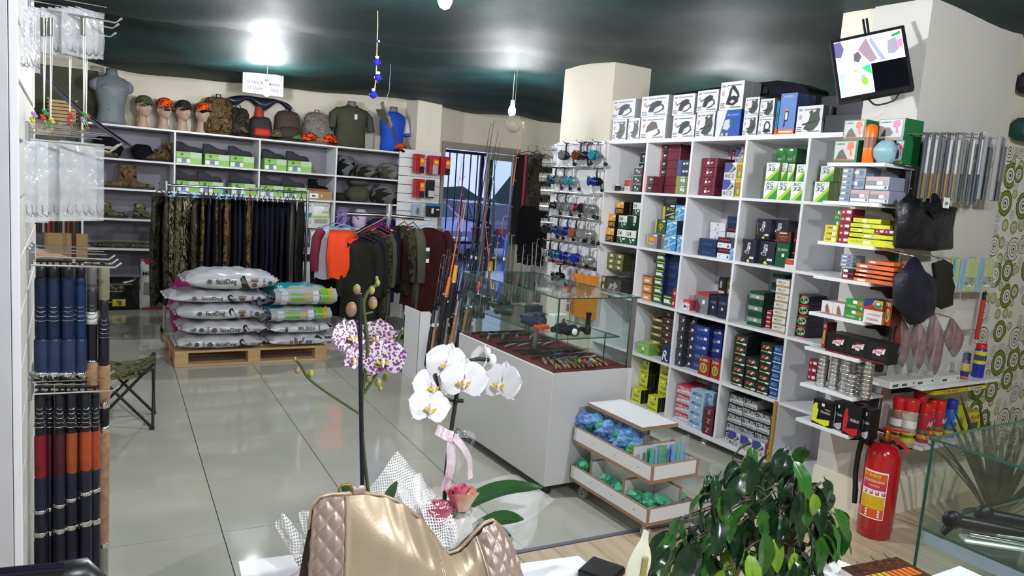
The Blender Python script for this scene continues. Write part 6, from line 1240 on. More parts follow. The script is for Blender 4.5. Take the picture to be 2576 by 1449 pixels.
can('thin blue oil can with dark nozzle on the upper wall shelf', 2424, 2.08, z, .020, .14, '#2c3490', '#22253c', [(.02, .1, '#d8702c'), (.3, .6, '#c8b83c')], .28)
can('blue and yellow oil spray with red cap on upper wall shelf', 2458, 2.08, z, .029, .185, '#2430a0', '#c81c2c', [(.4, .78, '#d4d02c'), (.5, .66, '#2430a0')], .16)
mb = MB(); mb.tube([(0, 0, 0), (.01, 0, .22)], .012, ink('#b8302c', .3), 10); mb.tube([(.01, 0, .22), (.012, 0, .29)], .010, DARK, 10); mb.build('ram_rod_tube', None, (x_of(2462, 2.13, .96), 2.14, .95), 0, 'red and black tube hanging above the oil sprays', 'tube')
z = .452
CN = [(2250, 2.10, .034, .24, '#8c5c4c', '#c01c24', 'rear left red capped'), (2278, 2.05, .036, .245, '#a89c8c', '#c82028', 'front left red capped'), (2300, 2.12, .034, .25, '#7c3c34', '#c01c24', 'second row red capped'), (2318, 2.06, .028, .205, '#b02c44', '#d02420', 'middle pink bodied'), (2336, 2.10, .028, .205, '#b02c44', '#d02420', 'pink bodied right of centre'), (2354, 2.07, .028, .205, '#b83040', '#d82820', 'red bodied beside the blue'), (2384, 2.06, .028, .205, '#2c64c0', '#2434a8', 'blue Asil')]
for i, (px, Y, r, h, b, c, lab) in enumerate(CN):
    t = can(lab.replace(' Asil', ' labelled')+' insect spray on the low wall shelf', px, Y, z, r, h, b, c, [(.1, .2, '#c8a83c'), (.26, .32, '#3c8c4c')] if i > 2 else [(.1, .3, '#c8b83c'), (.4, .55, '#e0dcd8'), (.2, .26, '#2a2420')], .26, 'spray cans on the low wall shelf')
    if i > 2: mb = MB(); mb.text('Asil', (0, -r-.001, h*.5), (1, 0, 0), (0, 0, 1), r*1.4, .03, TAG, .02, .2); mb.build('lettering', t)
def ybox(lab, px0, px1, pyt, Y, z0, d, col, decs, rz=0):
    x0, x1 = x_of(px0, Y, z0), x_of(px1, Y, z0); h = z_of(pyt, x0, Y)-z0; mb = MB(); mb.box(0, x1-x0, 0, d, 0, h, ink(col), mtop=ink('#b8a02c')); dec_add(mb, decs, x1-x0, h); mb.build('poison_box', None, (x0, Y, z0+.001), rz, lab, 'box'); return z0+h
ybox('upright yellow green box beside the blue spray can', 2402, 2422, 1020, 2.05, z, .1, '#b8c428', [('t', 'Asil', .5, .5, .5, .3, '#3c3c30', 0)])
zt = ybox('yellow windowed bait box labelled, on the low wall shelf', 2424, 2462, 1040, 2.06, z, .11, '#d0c828', [('r', .2, .1, .85, .5, '#4c5440'), ('t', 'Asil', .55, .75, .6, .2, '#8c3c6c', .1), ('r', .1, .56, .6, .62, '#c85c48')])
ybox('long flat yellow box lying on top of the bait boxes', 2350, 2482, 985, 2.04, max(zt, .70), .12, '#ccb820', [('r', .62, .2, .95, .8, '#d8d8d0'), ('r', .66, .4, .9, .6, '#6c6c64'), ('t', 'TRAP', .3, .5, .3, .4, '#6c5418', 0)])
# dark awning, boxes above the wallpaper
for nm, lab, cat, b, col in [('rolled_awning', 'dark green rolled cloth lying above the wallpaper', 'rolled cloth', (4.46, 5.4, 2.12, 2.23, 2.05, 2.17), '#15403c'), ('storage_box', 'black storage case above the rolled green cloth', 'box', (4.44, 5.3, 2.1, 2.23, 2.30, 2.41), '#1c1824')]:
    mb = MB(); mb.bbox(*b, mat(nm+'_m', C(col), .6, bump=.3), .03); mb.build(nm, label=lab, cat=cat)
# ---------------------------------------------------------------- fire extinguisher
t = thing('fire_extinguisher', 'red fire extinguisher with printed label standing by the column', 'fire extinguisher', (3.475, 2.075, 0), -1.34)
RED = mat('extinguisher_red', C('#b81420'), .22, spec=.6, coat=.4); r = .082
mb = MB(); mb.lathe([(.072, 0), (.078, .004), (.078, .03), (r, .035), (r, .40), (r*.93, .435), (r*.7, .462), (r*.4, .475), (.024, .478), (.022, .50)], RED, n=32); mb.build('cylinder', t)
mb = MB(); mb.lathe([(.03, .478), (.03, .492)], DARK, n=16); mb.build('neck_ring', t)
mb = MB(); mb.lathe([(.016, .49), (.018, .53), (.010, .545)], mat('brass', C('#b8923c'), .3, .9), n=12); mb.tube([(0, 0, .525), (-.045, 0, .53)], .015, CHROME, 12); mb.build('valve', t)
mb = MB(); mb.poly([(-.02, -.012, .535), (.10, -.012, .555), (.10, -.012, .562), (-.02, -.012, .552)], RED, (0, .024, 0)); mb.build('squeeze_lever', t)
mb = MB(); mb.poly([(.0, -.012, .525), (.05, -.012, .515), (.115, -.012, .465), (.11, -.012, .458), (.04, -.012, .505), (.0, -.012, .515)], RED, (0, .024, 0)); mb.build('carry_handle', t)
mb = MB(); mb.tube(catmull([(-.045, 0, .53), (-.085, -.005, .52), (-.112, -.01, .44), (-.118, -.012, .3), (-.108, -.012, .2)]), .013, DARK, 10); mb.build('hose', t); mb = MB(); mb.tube([(-.108, -.012, .205), (-.104, -.012, .13)], [.014, .012], BLKM, 10); mb.build('nozzle', t)
LB = MB()
def cyl_rect(a0, a1, z0, z1, col, e=.0006, seg=10): LB.grid(lambda u, v: ((r+e)*math.sin(lerp(a0, a1, u)), -(r+e)*math.cos(lerp(a0, a1, u)), lerp(z0, z1, v)), seg, 1, ink(col))
def cyl_text(s, a, z, w, h, col, e=.0014):
    vs, fs = text_geo(s, .02); LB.add([((r+e)*math.sin(a+x*w/r), -(r+e)*math.cos(a+x*w/r), z+y*h) for x, y in vs], fs, ink(col))
A = -.75; B_ = .72
cyl_rect(A, B_, .105, .345, '#f4f4f4'); cyl_rect(A+.04, B_-.04, .285, .337, '#d8602c', .0008); cyl_rect(A+.04, B_-.04, .252, .285, '#cf3a50', .0009); cyl_rect(A+.04, B_-.04, .155, .222, '#dcb420', .0009); cyl_rect(A+.04, B_-.04, .11, .155, '#e0582c', .0009)
cyl_text('GÜNEŞ', -.2, .322, .085, .022, '#e8d02c'); cyl_text('FIRE EXTINGUISHER', -.05, .295, .10, .010, '#f2d8dc'); cyl_text('YANGIN', .0, .272, .05, .008, '#f0c8c8')
for k in range(4):
    a = -.55+k*.34; cyl_rect(a, a+.2, .228, .246, '#cf3a58', .001, 2); cyl_rect(a+.05, a+.12, .236, .25, '#f4f4f4', .0012, 2)
for k in range(5): cyl_rect(-.5, .5, .205-k*.008, .208-k*.008, '#c08c20', .001, 4)
for a in (-.28, .42):
    for k in range(3): LB.ball(((r+.001)*math.sin(a), -(r+.001)*math.cos(a), .146-k*.013), .0055, TAG, (1, 1, 1), 8, 6)
LB.build('label', t)
# ---------------------------------------------------------------- monitor
c0 = [Vector(ray(*q)*d)+Vector((0, 0, EYE)) for q, d in (((2083, 107), 3.62), ((2272, 58), 3.50), ((2304, 225), 3.42), ((2112, 253), 3.54))]
uu = ((c0[1]-c0[0])+(c0[2]-c0[3]))/2; W_ = uu.length; uu.normalize(); vv = ((c0[0]-c0[3])+(c0[1]-c0[2]))/2; vv -= uu*vv.dot(uu); H_ = vv.length; vv.normalize(); nn = uu.cross(vv); cc = sum(c0, Vector())/4
t = bpy.data.objects.new('monitor', None); COL.objects.link(t); tag(t, 'black security monitor mounted high by the column showing camera views', 'monitor'); t.matrix_world = Matrix(((uu.x, nn.x*-1, vv.x, cc.x), (uu.y, -nn.y, vv.y, cc.y), (uu.z, -nn.z, vv.z, cc.z), (0, 0, 0, 1)))
mb = MB(); mb.bbox(-W_/2, W_/2, 0, .04, -H_/2, H_/2, DARK, .004); mb.bbox(-W_*.3, W_*.3, .04, .075, -H_*.42, H_*.2, DARK, .01); mb.build('casing', t)
def em(h, s=.21): return mat('screen_'+h.strip('#'), C(h), .3, emit=s)
mb = MB(); a, b = W_/2-.016, H_/2-.018; q = lambda x0, x1, z0, z1, h, e=0: mb.quad((lerp(-a, a, x0), -.001-e, lerp(-b, b, z0)), (lerp(-a, a, x1), -.001-e, lerp(-b, b, z0)), (lerp(-a, a, x1), -.001-e, lerp(-b, b, z1)), (lerp(-a, a, x0), -.001-e, lerp(-b, b, z1)), em(h) if h != '#000000' else mat('screen_off', (.004, .004, .006), .15))
q(0, 1, .5, 1, '#dfe2f4'); q(0, .5, 0, .5, '#cfe0ee'); q(.5, 1, 0, .5, '#000000')
def pp(P, h, e): mb.poly([(lerp(-a, a, x), -.001-e, lerp(-b, b, z)) for x, z in P], em(h))
pp([(.0, .72), (0, .98), (.10, .99), (.14, .85), (.08, .7)], '#5c5880', .0004); pp([(.26, .6), (.27, .72), (.34, .76), (.38, .66), (.33, .56)], '#5a5460', .0004); pp([(.34, .78), (.48, .97), (.6, .56), (.5, .52)], '#8c7888', .0003); pp([(.2, .8), (.36, .96), (.42, .86), (.28, .68)], '#e8d8cc', .0002)
pp([(.52, .9), (.55, .97), (.72, .54), (.66, .52)], '#8c90b0', .0003); pp([(.76, .62), (.78, .84), (.9, .88), (.95, .7), (.86, .6)], '#8c8898', .0003); pp([(.9, .8), (.99, .84), (.99, .68), (.93, .7)], '#c87ca0', .0005); pp([(.84, .93), (.98, .97), (.98, .92), (.86, .89)], '#2c8c48', .0006)
pp([(.36, .46), (.48, .5), (.5, .32), (.44, .36)], '#38b878', .0003); pp([(.38+.045*math.cos(k*.52), .22+.07*math.sin(k*.52)) for k in range(12)], '#7cc81c', .0005); pp([(.26+.025*math.cos(k*.52), .42+.022*math.sin(k*.52)) for k in range(12)], '#a8b428', .0005); pp([(.32, .26), (.35, .34), (.42, .3), (.34, .16)], '#8c98b0', .0004); pp([(.0, .1), (.03, .44), (.1, .4), (.06, .08)], '#9cc0bc', .0003)
mb.build('screen', t)
mb = MB(); mb.tube(catmull([(-.03, .03, -H_/2), (.0, .03, -H_/2-.035), (.07, .03, -H_/2-.03), (.10, .03, -H_/2)]), .004, DARK, 6); mb.tube([(.0, .04, H_/2-.02), (.0, .05, H_/2+.10)], .006, DARK, 6); mb.tube([(.014, .04, H_/2-.02), (.016, .05, H_/2+.10)], .006, DARK, 6); mb.build('cable', t)
mb = MB(); mb.bbox(-.04, .04, .07, .22, -.05, .05, BLKM, .005); mb.build('wall_bracket', t)
# ---------------------------------------------------------------- reel display panel
t = thing('reel_panel', 'white slat panel with steel rails hung with fishing reels', 'wall panel', (3.60, 5.03, 1.0))
RZ = [2.0, 1.80, 1.59, 1.39, 1.19, 1.01, .80]
for i in range(6): mb = MB(); mb.bbox(-.008, .012, -.33, .33, RZ[i+1]-1+.014, RZ[i]-1-.012, WHITE, .002); mb.build('slat', t)
for z in RZ[:6]: mb = MB(); mb.bbox(-.012, .0, -.325, .325, z-1-.012, z-1+.012, STEEL, .002); mb.build('rail', t)
mb = MB(); mb.bbox(-.01, .012, .33, .37, .0, 1.0, WHITE, .002); mb.build('side_strip', t)
def reel(col, spool, arm):
    a = mat('reel_'+col, C(col), .25, .5); b = mat('reel_'+spool, C(spool), .2, .6); c = mat('reel_'+arm, C(arm), .2, .6)
    m1 = MB(); m1.tube([(0, 0, 0), (-.004, 0, -.018), (0, 0, -.045)], [.004, .0045, .006], c, 8); m1.tube([(-.022, 0, .001), (.022, 0, .001)], .0035, c, 8, flat=.6)
    m2 = MB(); m2.ball((.006, 0, -.058), .021, a, (1.15, .75, .95), 12, 8)
    m3 = MB(); m3.tube([(-.012, 0, -.058), (-.018, 0, -.058), (-.018, 0, -.058), (-.038, 0, -.058), (-.038, 0, -.058), (-.042, 0, -.058)], [.022, .022, .016, .016, .023, .019], b, 16)
    m4 = MB(); m4.tube([(.004, -.014, -.058), (.004, -.034, -.06), (.012, -.038, -.09)], .0032, c, 6); m4.ball((.013, -.044, -.095), .009, DARK, (1, 1.4, 1), 8, 6)
    m5 = MB(); m5.tube([(-.014, .022, -.058), (-.038, .026, -.052), (-.048, .0, -.034), (-.038, -.026, -.052), (-.014, -.022, -.058)], .0015, CHROME, 5)
    return [(m1.mesh('stem'), 'stem'), (m2.mesh('gear_housing'), 'gear_housing'), (m3.mesh('spool'), 'spool'), (m4.mesh('crank_handle'), 'crank_handle'), (m5.mesh('bail_wire'), 'bail_wire')]
RL = [(0, [(248, '#1c1c20', '#3a3a40', '#26262c', 'black'), (388, '#6c3c24', '#8c5030', '#2c2428', 'bronze'), (455, '#22242c', '#30343c', '#22242c', 'dark'), (548, '#9ca4a8', '#2c9cb8', '#70787c', 'silver and cyan')]),
      (1, [(150, '#20262c', '#2c5c74', '#181c20', 'black and teal'), (232, '#30343a', '#8c9094', '#181c20', 'black and silver'), (318, '#a4a8ac', '#38b0cc', '#a4a8ac', 'silver and bright cyan'), (545, '#1c242c', '#1c3ca8', '#181c28', 'lone black and blue')]),
      (2, [(165, '#1c1c20', '#3c3c40', '#26262a', 'black'), (245, '#484c50', '#8c9094', '#22262c', 'dark silver'), (322, '#a41c2c', '#9ca0a4', '#9ca0a4', 'red'), (430, '#8c9094', '#26282c', '#a4a8a8', 'silver with black spool'), (505, '#8c8c8a', '#9c9c9c', '#a4a4a2', 'plain silver')]),
      (3, [(85, '#16161a', '#2a2a30', '#202024', 'glossy black'), (175, '#1c2834', '#2c4c6c', '#1c1c22', 'black and steel blue'), (262, '#1c2868', '#2434a0', '#1c2c5c', 'royal blue'), (345, '#3c3430', '#b06c3c', '#34241c', 'black and bronze'), (425, '#84847c', '#a0a098', '#7c7c78', 'champagne'), (490, '#9c9c98', '#b0b0ac', '#a0a09c', 'pale silver')]),
      (4, [(95, '#26282c', '#a0a4a8', '#18181c', 'black and chrome'), (175, '#1c5c6c', '#2c7484', '#1c2c34', 'teal'), (270, '#8c9098', '#2c34b0', '#9ca0a8', 'silver with blue spool'), (360, '#1c2030', '#2c3cc0', '#8c9098', 'navy with silver arm'), (475, '#a0a4a6', '#b0b4b6', '#8c9094', 'bright silver')]),
      (5, [(190, '#1c1c20', '#2c2c30', '#18181c', 'black')])]
for row, L in RL:
    for px, a, b, c, nm in L:
        y = y_of(1360+px/3.811, 3.53, RZ[row]-.05); pt = thing('fishing_reel', '%s fishing reel on the %s rail of reel panel' % (nm, ['top', 'second', 'third', 'fourth', 'fifth', 'lowest'][row]), 'fishing reel', (3.53, y, RZ[row]-.008), random.uniform(-.5, .5), 'fishing reels on the slat panel')
        pt.scale = (1.7, 1.7, 1.7)
        for me, n_ in reel(a, b, c): put(me, n_, pt)
        mb = MB(); mb.tube([(.05, 0, .006), (-.03, 0, .004), (-.04, 0, .012)], .002, CHROME, 5); mb.build('hook', pt)
for i, (px, py) in enumerate([(1382, 376), (1380, 409), (1372, 446), (1376, 480), (1373, 520), (1376, 560)]):
    p = atx(px, py, 3.50); mb = MB()
    for k in range(9): mb.lathe([(.012, 0), (.038, .0002), (.038, .0022), (.012, .0024), (.012, .012)], CHROME, n=20, M=Matrix.Translation((-.05+k*.012, 0, 0)) @ Matrix.Rotation(math.pi/2, 4, 'Y'), smooth=False)
    mb.tube([(-.05, 0, 0), (.09, 0, 0)], .004, STEEL, 6); mb.build('spool_stack', None, p, -.7, 'row of silver line spools, %s down the left edge of reel panel' % ORD[i].replace('bottom', 'first'), 'line spools', 'silver line spools beside the reels')
for i, (px, c) in enumerate([(285, '#8c8c98'), (340, '#48484c'), (400, '#b4b06c'), (465, '#b4b8bc')]):
    y = y_of(1360+px/3.811, 3.55, .98); hangcard('tackle_pack', 'small carded tackle pack, %s on the lowest rail' % ['first', 'second', 'third', 'last'][i], 'packet', 3.55, y, .985, .055, .12, .02, c, [('r', .1, .1, .6, .5, '#e0e0e0'), ('r', .6, .6, .9, .9, '#a83038')], -math.pi/2, 'tackle packs on the lowest rail', CLEAR)
# ---------------------------------------------------------------- glass counter
X0, Y0, X1, Y1, ZB, ZT = 2.135, 3.055, 2.655, 4.12, .665, 1.056
ct = thing('display_counter', 'white counter with a glass showcase top full of knives', 'display counter', (X0, Y0, 0)); W, D = X1-X0, Y1-Y0
mb = MB(); mb.bbox(0, W, 0, D, .06, ZB, mat('counter_white', C('#d3d2d4'), .4, noise=.02), .003); mb.build('base_cabinet', ct)
mb = MB(); mb.box(.01, .014, .0, D, ZB-.022, ZB-.018, GROUT); mb.bbox(W-.03, W+.0, -.004, .004, .06, ZB, WHITE, .001); mb.build('edge_band', ct)
for p in ((.05, .05), (W-.05, .05), (.05, D-.05), (W-.05, D-.05)): mb = MB(); mb.tube([(p[0]-.012, p[1], .028), (p[0]+.012, p[1], .028)], .028, DARK, 12); mb.tube([(p[0], p[1], .04), (p[0], p[1], .062)], .01, STEEL, 8); mb.build('castor', ct)
mb = MB(); mb.box(.012, W-.012, .012, D-.012, ZB+.0005, ZB+.004, mat('burgundy_felt', C('#6c1420'), .95)); mb.build('felt_tray', ct)
def pane(nm, b, root, e=None):
    mb = MB(); x0, x1, y0, y1, z0, z1 = b; mb.box(*b, GLASS); 
    d = [x1-x0, y1-y0, z1-z0]; k = d.index(min(d)); g = .0008
    if k == 2:
        for (a0, a1, c0, c1) in ((x0-g, x1+g, y0-g, y0+g), (x0-g, x1+g, y1-g, y1+g), (x0-g, x0+g, y0, y1), (x1-g, x1+g, y0, y1)): mb.box(a0, a1, c0, c1, z0, z1, GEDGE)
    elif k == 0: mb.box(x0, x1, y0-g, y0+g, z0, z1, GEDGE); mb.box(x0, x1, y1-g, y1+g, z0, z1, GEDGE)
    else: mb.box(x0-g, x0+g, y0, y1, z0, z1, GEDGE); mb.box(x1-g, x1+g, y0, y1, z0, z1, GEDGE)
    return mb.build(nm, root)
pane('glass_top', (-.006, W+.006, -.006, D+.006, ZT-.007, ZT), ct)
pane('glass_pane', (.004, .009, .009, D-.006, ZB, ZT-.008), ct); pane('glass_pane', (.009, W-.04, .004, .009, ZB, ZT-.008), ct); pane('glass_pane', (.009, W-.04, D-.006, D-.001, ZB, ZT-.008), ct)
pane('glass_shelf', (.012, W-.10, .012, D-.01, .835, .841), ct)
pane('glass_pane', (W-.028, W-.024, .01, D*.55, ZB, ZT-.01), ct)
mb = MB()
for y in (.004, D-.02): mb.bbox(W-.036, W-.006, y, y+.016, ZB, ZT-.008, STEEL, .001)
mb.bbox(W-.036, W-.006, .0, D, ZB, ZB+.012, STEEL, .001); mb.build('rear_track', ct)
for y in (.52,): mb = MB(); mb.tube([(W*.42, y, ZB), (W*.42, y, .835)], .016, STEEL, 10); mb.build('shelf_post', ct)
for y in (.12, .9): mb = MB(); mb.tube([(W-.11, y, ZB), (W-.11, y, .835)], .003, BLKM, 6); mb.build('shelf_leg', ct)
def knife(handle, blade=None, L=.2):
    mb = MB(); h = mat('kn_'+handle, C(handle), .35, noise=.15); mb.tube([(0, 0, .008), (L*.2, 0, .011), (L*.5, 0, .009)], [.007, .010, .007], h, 8, flat=.7); mh = mb.mesh('handle')
    mb = MB(); mb.poly([(L*.5, -.008, .008), (L*.92, -.009, .008), (L, .002, .008), (L*.9, .009, .008), (L*.5, .008, .008)], blade or CHROME, (0, 0, .002)); return [(mh, 'handle'), (mb.mesh('blade'), 'blade')]
KT = [knife('#b08858', None, .16), knife('#16161a', None, .22), knife('#5c3a28', None, .2), knife('#8c8c90', None, .24), knife('#1c1c20', STEEL, .18)]
KNM = ['tan handled', 'black handled', 'brown handled', 'all silver', 'short black']
rows = [(3.10, 0, 12, .030, 1.25), (3.20, 0, 5, .05, 1.2), (3.24, 2, 5, .06, .4), (3.34, 1, 7, .06, .3), (3.44, 4, 6, .065, .25), (3.53, 1, 5, .08, -.3), (3.63, 3, 4, .09, .5), (3.72, 1, 5, .07, .2), (3.83, 3, 4, .1, .9), (3.93, 4, 5, .075, .3), (4.03, 1, 4, .09, .1)]
for ri, (y, k, n, stp, ang) in enumerate(rows):
    for i in range(n):
        x = X0+.045+i*stp*1.0+random.uniform(-.004, .004)
        if x > X1-.12: continue
        pt = thing('knife', '%s knife, %s from left in %s row of the counter tray' % (KNM[k], (ORD+['eleventh', 'twelfth'])[i].replace('bottom', 'first'), (ORD+['eleventh'])[ri].replace('bottom', 'nearest')), 'knife', (x, y, ZB+.005), ang+random.uniform(-.1, .1), 'knives laid out in the counter')
        for me, n_ in KT[k]: put(me, n_, pt)
for i, (x, y, c) in enumerate([(2.40, 3.20, '#8cd02c'), (2.43, 3.19, '#c83c30'), (2.46, 3.18, '#4c64c8'), (2.49, 3.21, '#b8d82c')]):
    mb = MB(); mb.ball((0, 0, .012), .014, ink(c, .3), (1.3, .8, .8), 10, 6); mb.tube([(.01, 0, .012), (.04, .0, .010)], .005, mat('kn_#b08858', C('#b08858'), .4), 8); mb.build('spinning_top', None, (x, y, ZB+.006), .8, '%s capped wooden opener at the tray front right' % ['lime', 'red', 'blue', 'yellow green'][i], 'bottle opener', 'coloured openers in the counter')
def binoc(lab, x, y, z, rz, col='#1c2028', s=1):
    t = thing('binoculars', lab, 'binoculars', (x, y, z), rz); m = mat('bin_'+col, C(col), .5)
    for k in (-1, 1):
        mb = MB(); mb.tube([(k*.032, -.06, .026), (k*.032, .0, .026), (k*.026, .02, .026), (k*.026, .05, .026)], [.026*s, .024*s, .017, .016], m, 14); mb.tube([(k*.032, -.0605, .026), (k*.032, -.061, .026)], .02, mat('lens', (.05, .03, .08), .05), 12); mb.build('barrel', t)
    mb = MB(); mb.bbox(-.02, .02, -.02, .02, .018, .036, m, .004); mb.build('hinge', t); return t
zs = .8415
binoc('black binoculars on the glass shelf behind the corner pane', 2.25, 3.17, zs, 1.9, '#14161c', 1.1); binoc('navy binoculars on the glass shelf near the middle', 2.22, 3.42, zs, .5, '#1c2848'); binoc('grey binoculars on the glass shelf, third from front', 2.30, 3.56, zs, .3, '#3c4048'); binoc('dark green binoculars on the far glass shelf', 2.24, 3.78, zs, .9, '#26302a'); binoc('small black binoculars at the far shelf end', 2.32, 3.98, zs, .2, '#1c1c20')
t = thing('torch', 'black torch standing upright on the glass shelf', 'torch', (2.40, 3.15, zs)); mb = MB(); mb.lathe([(.017, 0), (.019, .01), (.019, .03), (.013, .045), (.013, .10), (.016, .105), (.016, .118)], DARK, n=16); mb.build('torch_body', t); mb = MB(); mb.lathe([(.0135, .05), (.0142, .055), (.0135, .06), (.0142, .065), (.0135, .07)], BLKM, n=16); mb.build('grip_ring', t)
t = thing('headlamp', 'black headlamp with round white lens on the glass shelf', 'headlamp', (2.285, 3.105, zs)); mb = MB(); mb.ball((0, 0, .026), .026, DARK, (1, .8, 1), 14, 8); mb.build('lamp_body', t); mb = MB(); mb.ball((-.012, -.016, .028), .018, TAG, (1, .5, 1), 12, 6); mb.build('lens', t); mb = MB(); mb.tube(catmull([(.02, 0, .03), (.06, .03, .035), (.10, .05, .02), (.13, .04, .008)]), .007, DARK, 6, flat=2); mb.build('strap', t)
for i, (x, y, w, h, c, lab) in enumerate([(2.30, 3.32, .10, .075, '#dcdcdc', 'white optics box with brown picture on the glass shelf'), (2.20, 3.30, .07, .02, '#e8502c', 'bright orange folding tool on the glass shelf'), (2.42, 3.75, .1, .05, '#2c3038', 'dark scope box at the rear of the glass shelf')]):
    mb = MB(); mb.bbox(0, w, 0, .06, 0, h, ink(c), .003)
    if i == 0: mb.poly([(.05, -.001, .01), (.06, -.001, .05), (.08, -.001, .055), (.09, -.001, .02)], ink('#8c5c4c'))
    mb.build('optics_box' if i != 1 else 'folding_tool', None, (x, y, zs), .2, lab, 'box' if i != 1 else 'tool')
# masks hanging in the far part of showcase
for i, (px, py, c) in enumerate([(1190, 745, '#3c4c50'), (1218, 735, '#34444c'), (1245, 742, '#3c484c'), (1268, 755, '#2c3c40'), (1300, 752, '#303c40')]):
    p = aty(px, py, 3.98-.05*i); mb = MB(); mb.grid(lambda u, v: ((u-.5)*.075*(1-.3*v), -.02*math.sin(math.pi*u)+.01, .03*(1-v*1.6)+.008*math.sin(u*9)), 8, 6, mat('cloth_'+c, C(c), .8)); mb.tube([(0, 0, .03), (0, 0, ZT-.012-p.z if p.z < 1 else .04)], .001, BLKM, 4)
    mb.build('cloth_pouch', None, p, .2, 'grey green cloth pouch, %s hanging in the far end of showcase' % ORD[i].replace('bottom', 'first'), 'pouch', 'cloth pouches hanging in the showcase')
# orange packs beyond the counter
p = atx(1455, 757, 3.5); t = thing('pellet_display', 'orange card display of clear pellet packs beyond the counter', 'display card', (3.55, p.y+.12, .62)); mb = MB(); mb.bbox(-.03, .03, -.26, 0, 0, .34, ink('#e08c24'), .002); mb.build('card_box', t)
for k in range(8): mb = MB(); mb.bbox(-.055, -.0305, -.01+(-.055 if k % 2 else 0)+.03, .035+(-.055 if k % 2 else 0), .02+.075*(k//2), .085+.075*(k//2), ink('#b07c70', .3), .004); mb.build('pellet_pack', t)
# ---------------------------------------------------------------- white trolley with bagged goods
T0, T1, U0_, U1_ = 2.285, 2.58, 2.433, 3.04; MDF = mat('raw_board_edge', C('#9c7f66'), .75)
tr = thing('bin_trolley', 'white two tier bin trolley on castors with raw board edges', 'trolley', (T0, U0_, 0)); W, D = T1-T0, U1_-U0_
def board(nm, b):
    mb = MB(); x0, x1, y0, y1, z0, z1 = b; mb.box(*b, MDF); e = .0006; q = .003
    dx, dy, dz = x1-x0, y1-y0, z1-z0; k = (dx, dy, dz).index(min(dx, dy, dz))
    if k == 0: mb.box(x0-e, x1+e, y0+q, y1-q, z0+q, z1-q, WHITE)
    elif k == 1: mb.box(x0+q, x1-q, y0-e, y1+e, z0+q, z1-q, WHITE)
    else: mb.box(x0+q, x1-q, y0+q, y1-q, z0-e, z1+e, WHITE)
    return mb.build(nm, tr)
tk = .014
for zb, zt in ((.088, .172), (.292, .378)):
    board('tray_floor', (0, W, 0, D, zb, zb+tk))
    board('tray_side', (0, tk, .0, D, zb+tk, zt)); board('tray_side', (W-tk, W, 0, D, zb+tk, zt)); board('tray_end', (tk, W-tk, 0, tk, zb+tk, zt)); board('tray_end', (tk, W-tk, D-tk, D, zb+tk, zt))
for y in (.19, .45): board('divider', (tk, W-tk, y, y+tk, .103, .24))
board('divider', (W-.09, W-.09+tk, tk, .19, .103, .24)); board('centre_panel', (.10, .10+tk, .2, D-.03, .103, .292)); board('divider', (tk, W-tk, .15, .15+tk, .307, .42))
board('upper_panel', (.14, .14+tk, .2, D-.05, .307, .50)); board('top_board', (.035, .26, .125, .555, .50, .517))
for p in ((.05, .05), (W-.05, .05), (.05, D-.06), (W-.05, D-.06)):
    mb = MB(); mb.tube([(p[0]-.010, p[1], .03), (p[0]+.010, p[1], .03)], .03, mat('castor_grey', C('#a0a0a4'), .4), 14); mb.tube([(p[0]-.011, p[1], .03), (p[0]+.011, p[1], .03)], .012, DARK, 10); mb.bbox(p[0]-.016, p[0]-.013, p[1]-.012, p[1]+.012, .028, .088, STEEL, .001); mb.bbox(p[0]+.013, p[0]+.016, p[1]-.012, p[1]+.012, .028, .088, STEEL, .001); mb.build('castor', tr)
for z, n in ((.13, 3), (.335, 4)):
    for k in range(n): mb = MB(); mb.ball((-.001, .09+k*.17, z+.008), .0025, DARK, nu=6, nv=4); mb.build('screw', tr)
MINT = mat('mint_plastic', C('#5cc09a'), .35, noise=.2, nscale=30, bump=.4, bscale=60); SKY = mat('sky_plastic', C('#7cacec'), .35, noise=.2, nscale=30, bump=.4, bscale=60); GRN = mat('leaf_plastic', C('#3cb06c'), .35, noise=.25, nscale=30)
def lump_mesh(m, w, h, d, seed, wrap=True):
    rnd = random.Random(seed); mb = MB(); f = [rnd.uniform(20, 60) for _ in range(4)]
    def S(u, v):
        a, b = 2*math.pi*u, math.pi*(v-.5); r = 1+.14*math.sin(3*a+f[0])*math.cos(5*b+f[1])+.10*math.sin(7*a+f[2]+b*4)
        return (w/2*math.cos(a)*math.cos(b)*r, d/2*math.sin(a)*math.cos(b)*r, h/2*math.sin(b)*r)
    mb.grid(S, 12, 8, m, smooth=False); return mb.mesh('loop_bundle')
LM = {(k, s): lump_mesh(m, .062, .042, .056, s) for k, m in (('m', MINT), ('s', SKY), ('g', GRN)) for s in range(4)}
cnt = 0
def heap(k, x0, x1, y0, y1, z0, n, lab, tall=0, grp='bundles of rubber worms in the trolley'):
    global cnt
    for i in range(n):
        cnt += 1; x, y = T0+random.uniform(x0, x1), U0_+random.uniform(y0, y1); q = i/n
        o = put(LM[(k, i % 4)], 'loop_bundle', None, (x, y, z0+.026+.062*q+tall*q), random.uniform(0, 3), lab, 'plastic bundle', grp); o.rotation_euler = (random.uniform(-.5, .5), random.uniform(-.5, .5), random.uniform(0, 3))
heap('m', .04, .17, .04, .17, .105, 16, 'crumpled mint green bundle in the nearest lower bin'); heap('m', .23, .26, .04, .16, .105, 6, 'crumpled mint green bundle in the lower right corner bin')
heap('m', .03, .08, .23, .43, .105, 12, 'crumpled mint green bundle in the middle lower bin'); heap('m', .03, .08, .49, .63, .105, 9, 'crumpled mint green bundle in the far lower bin')
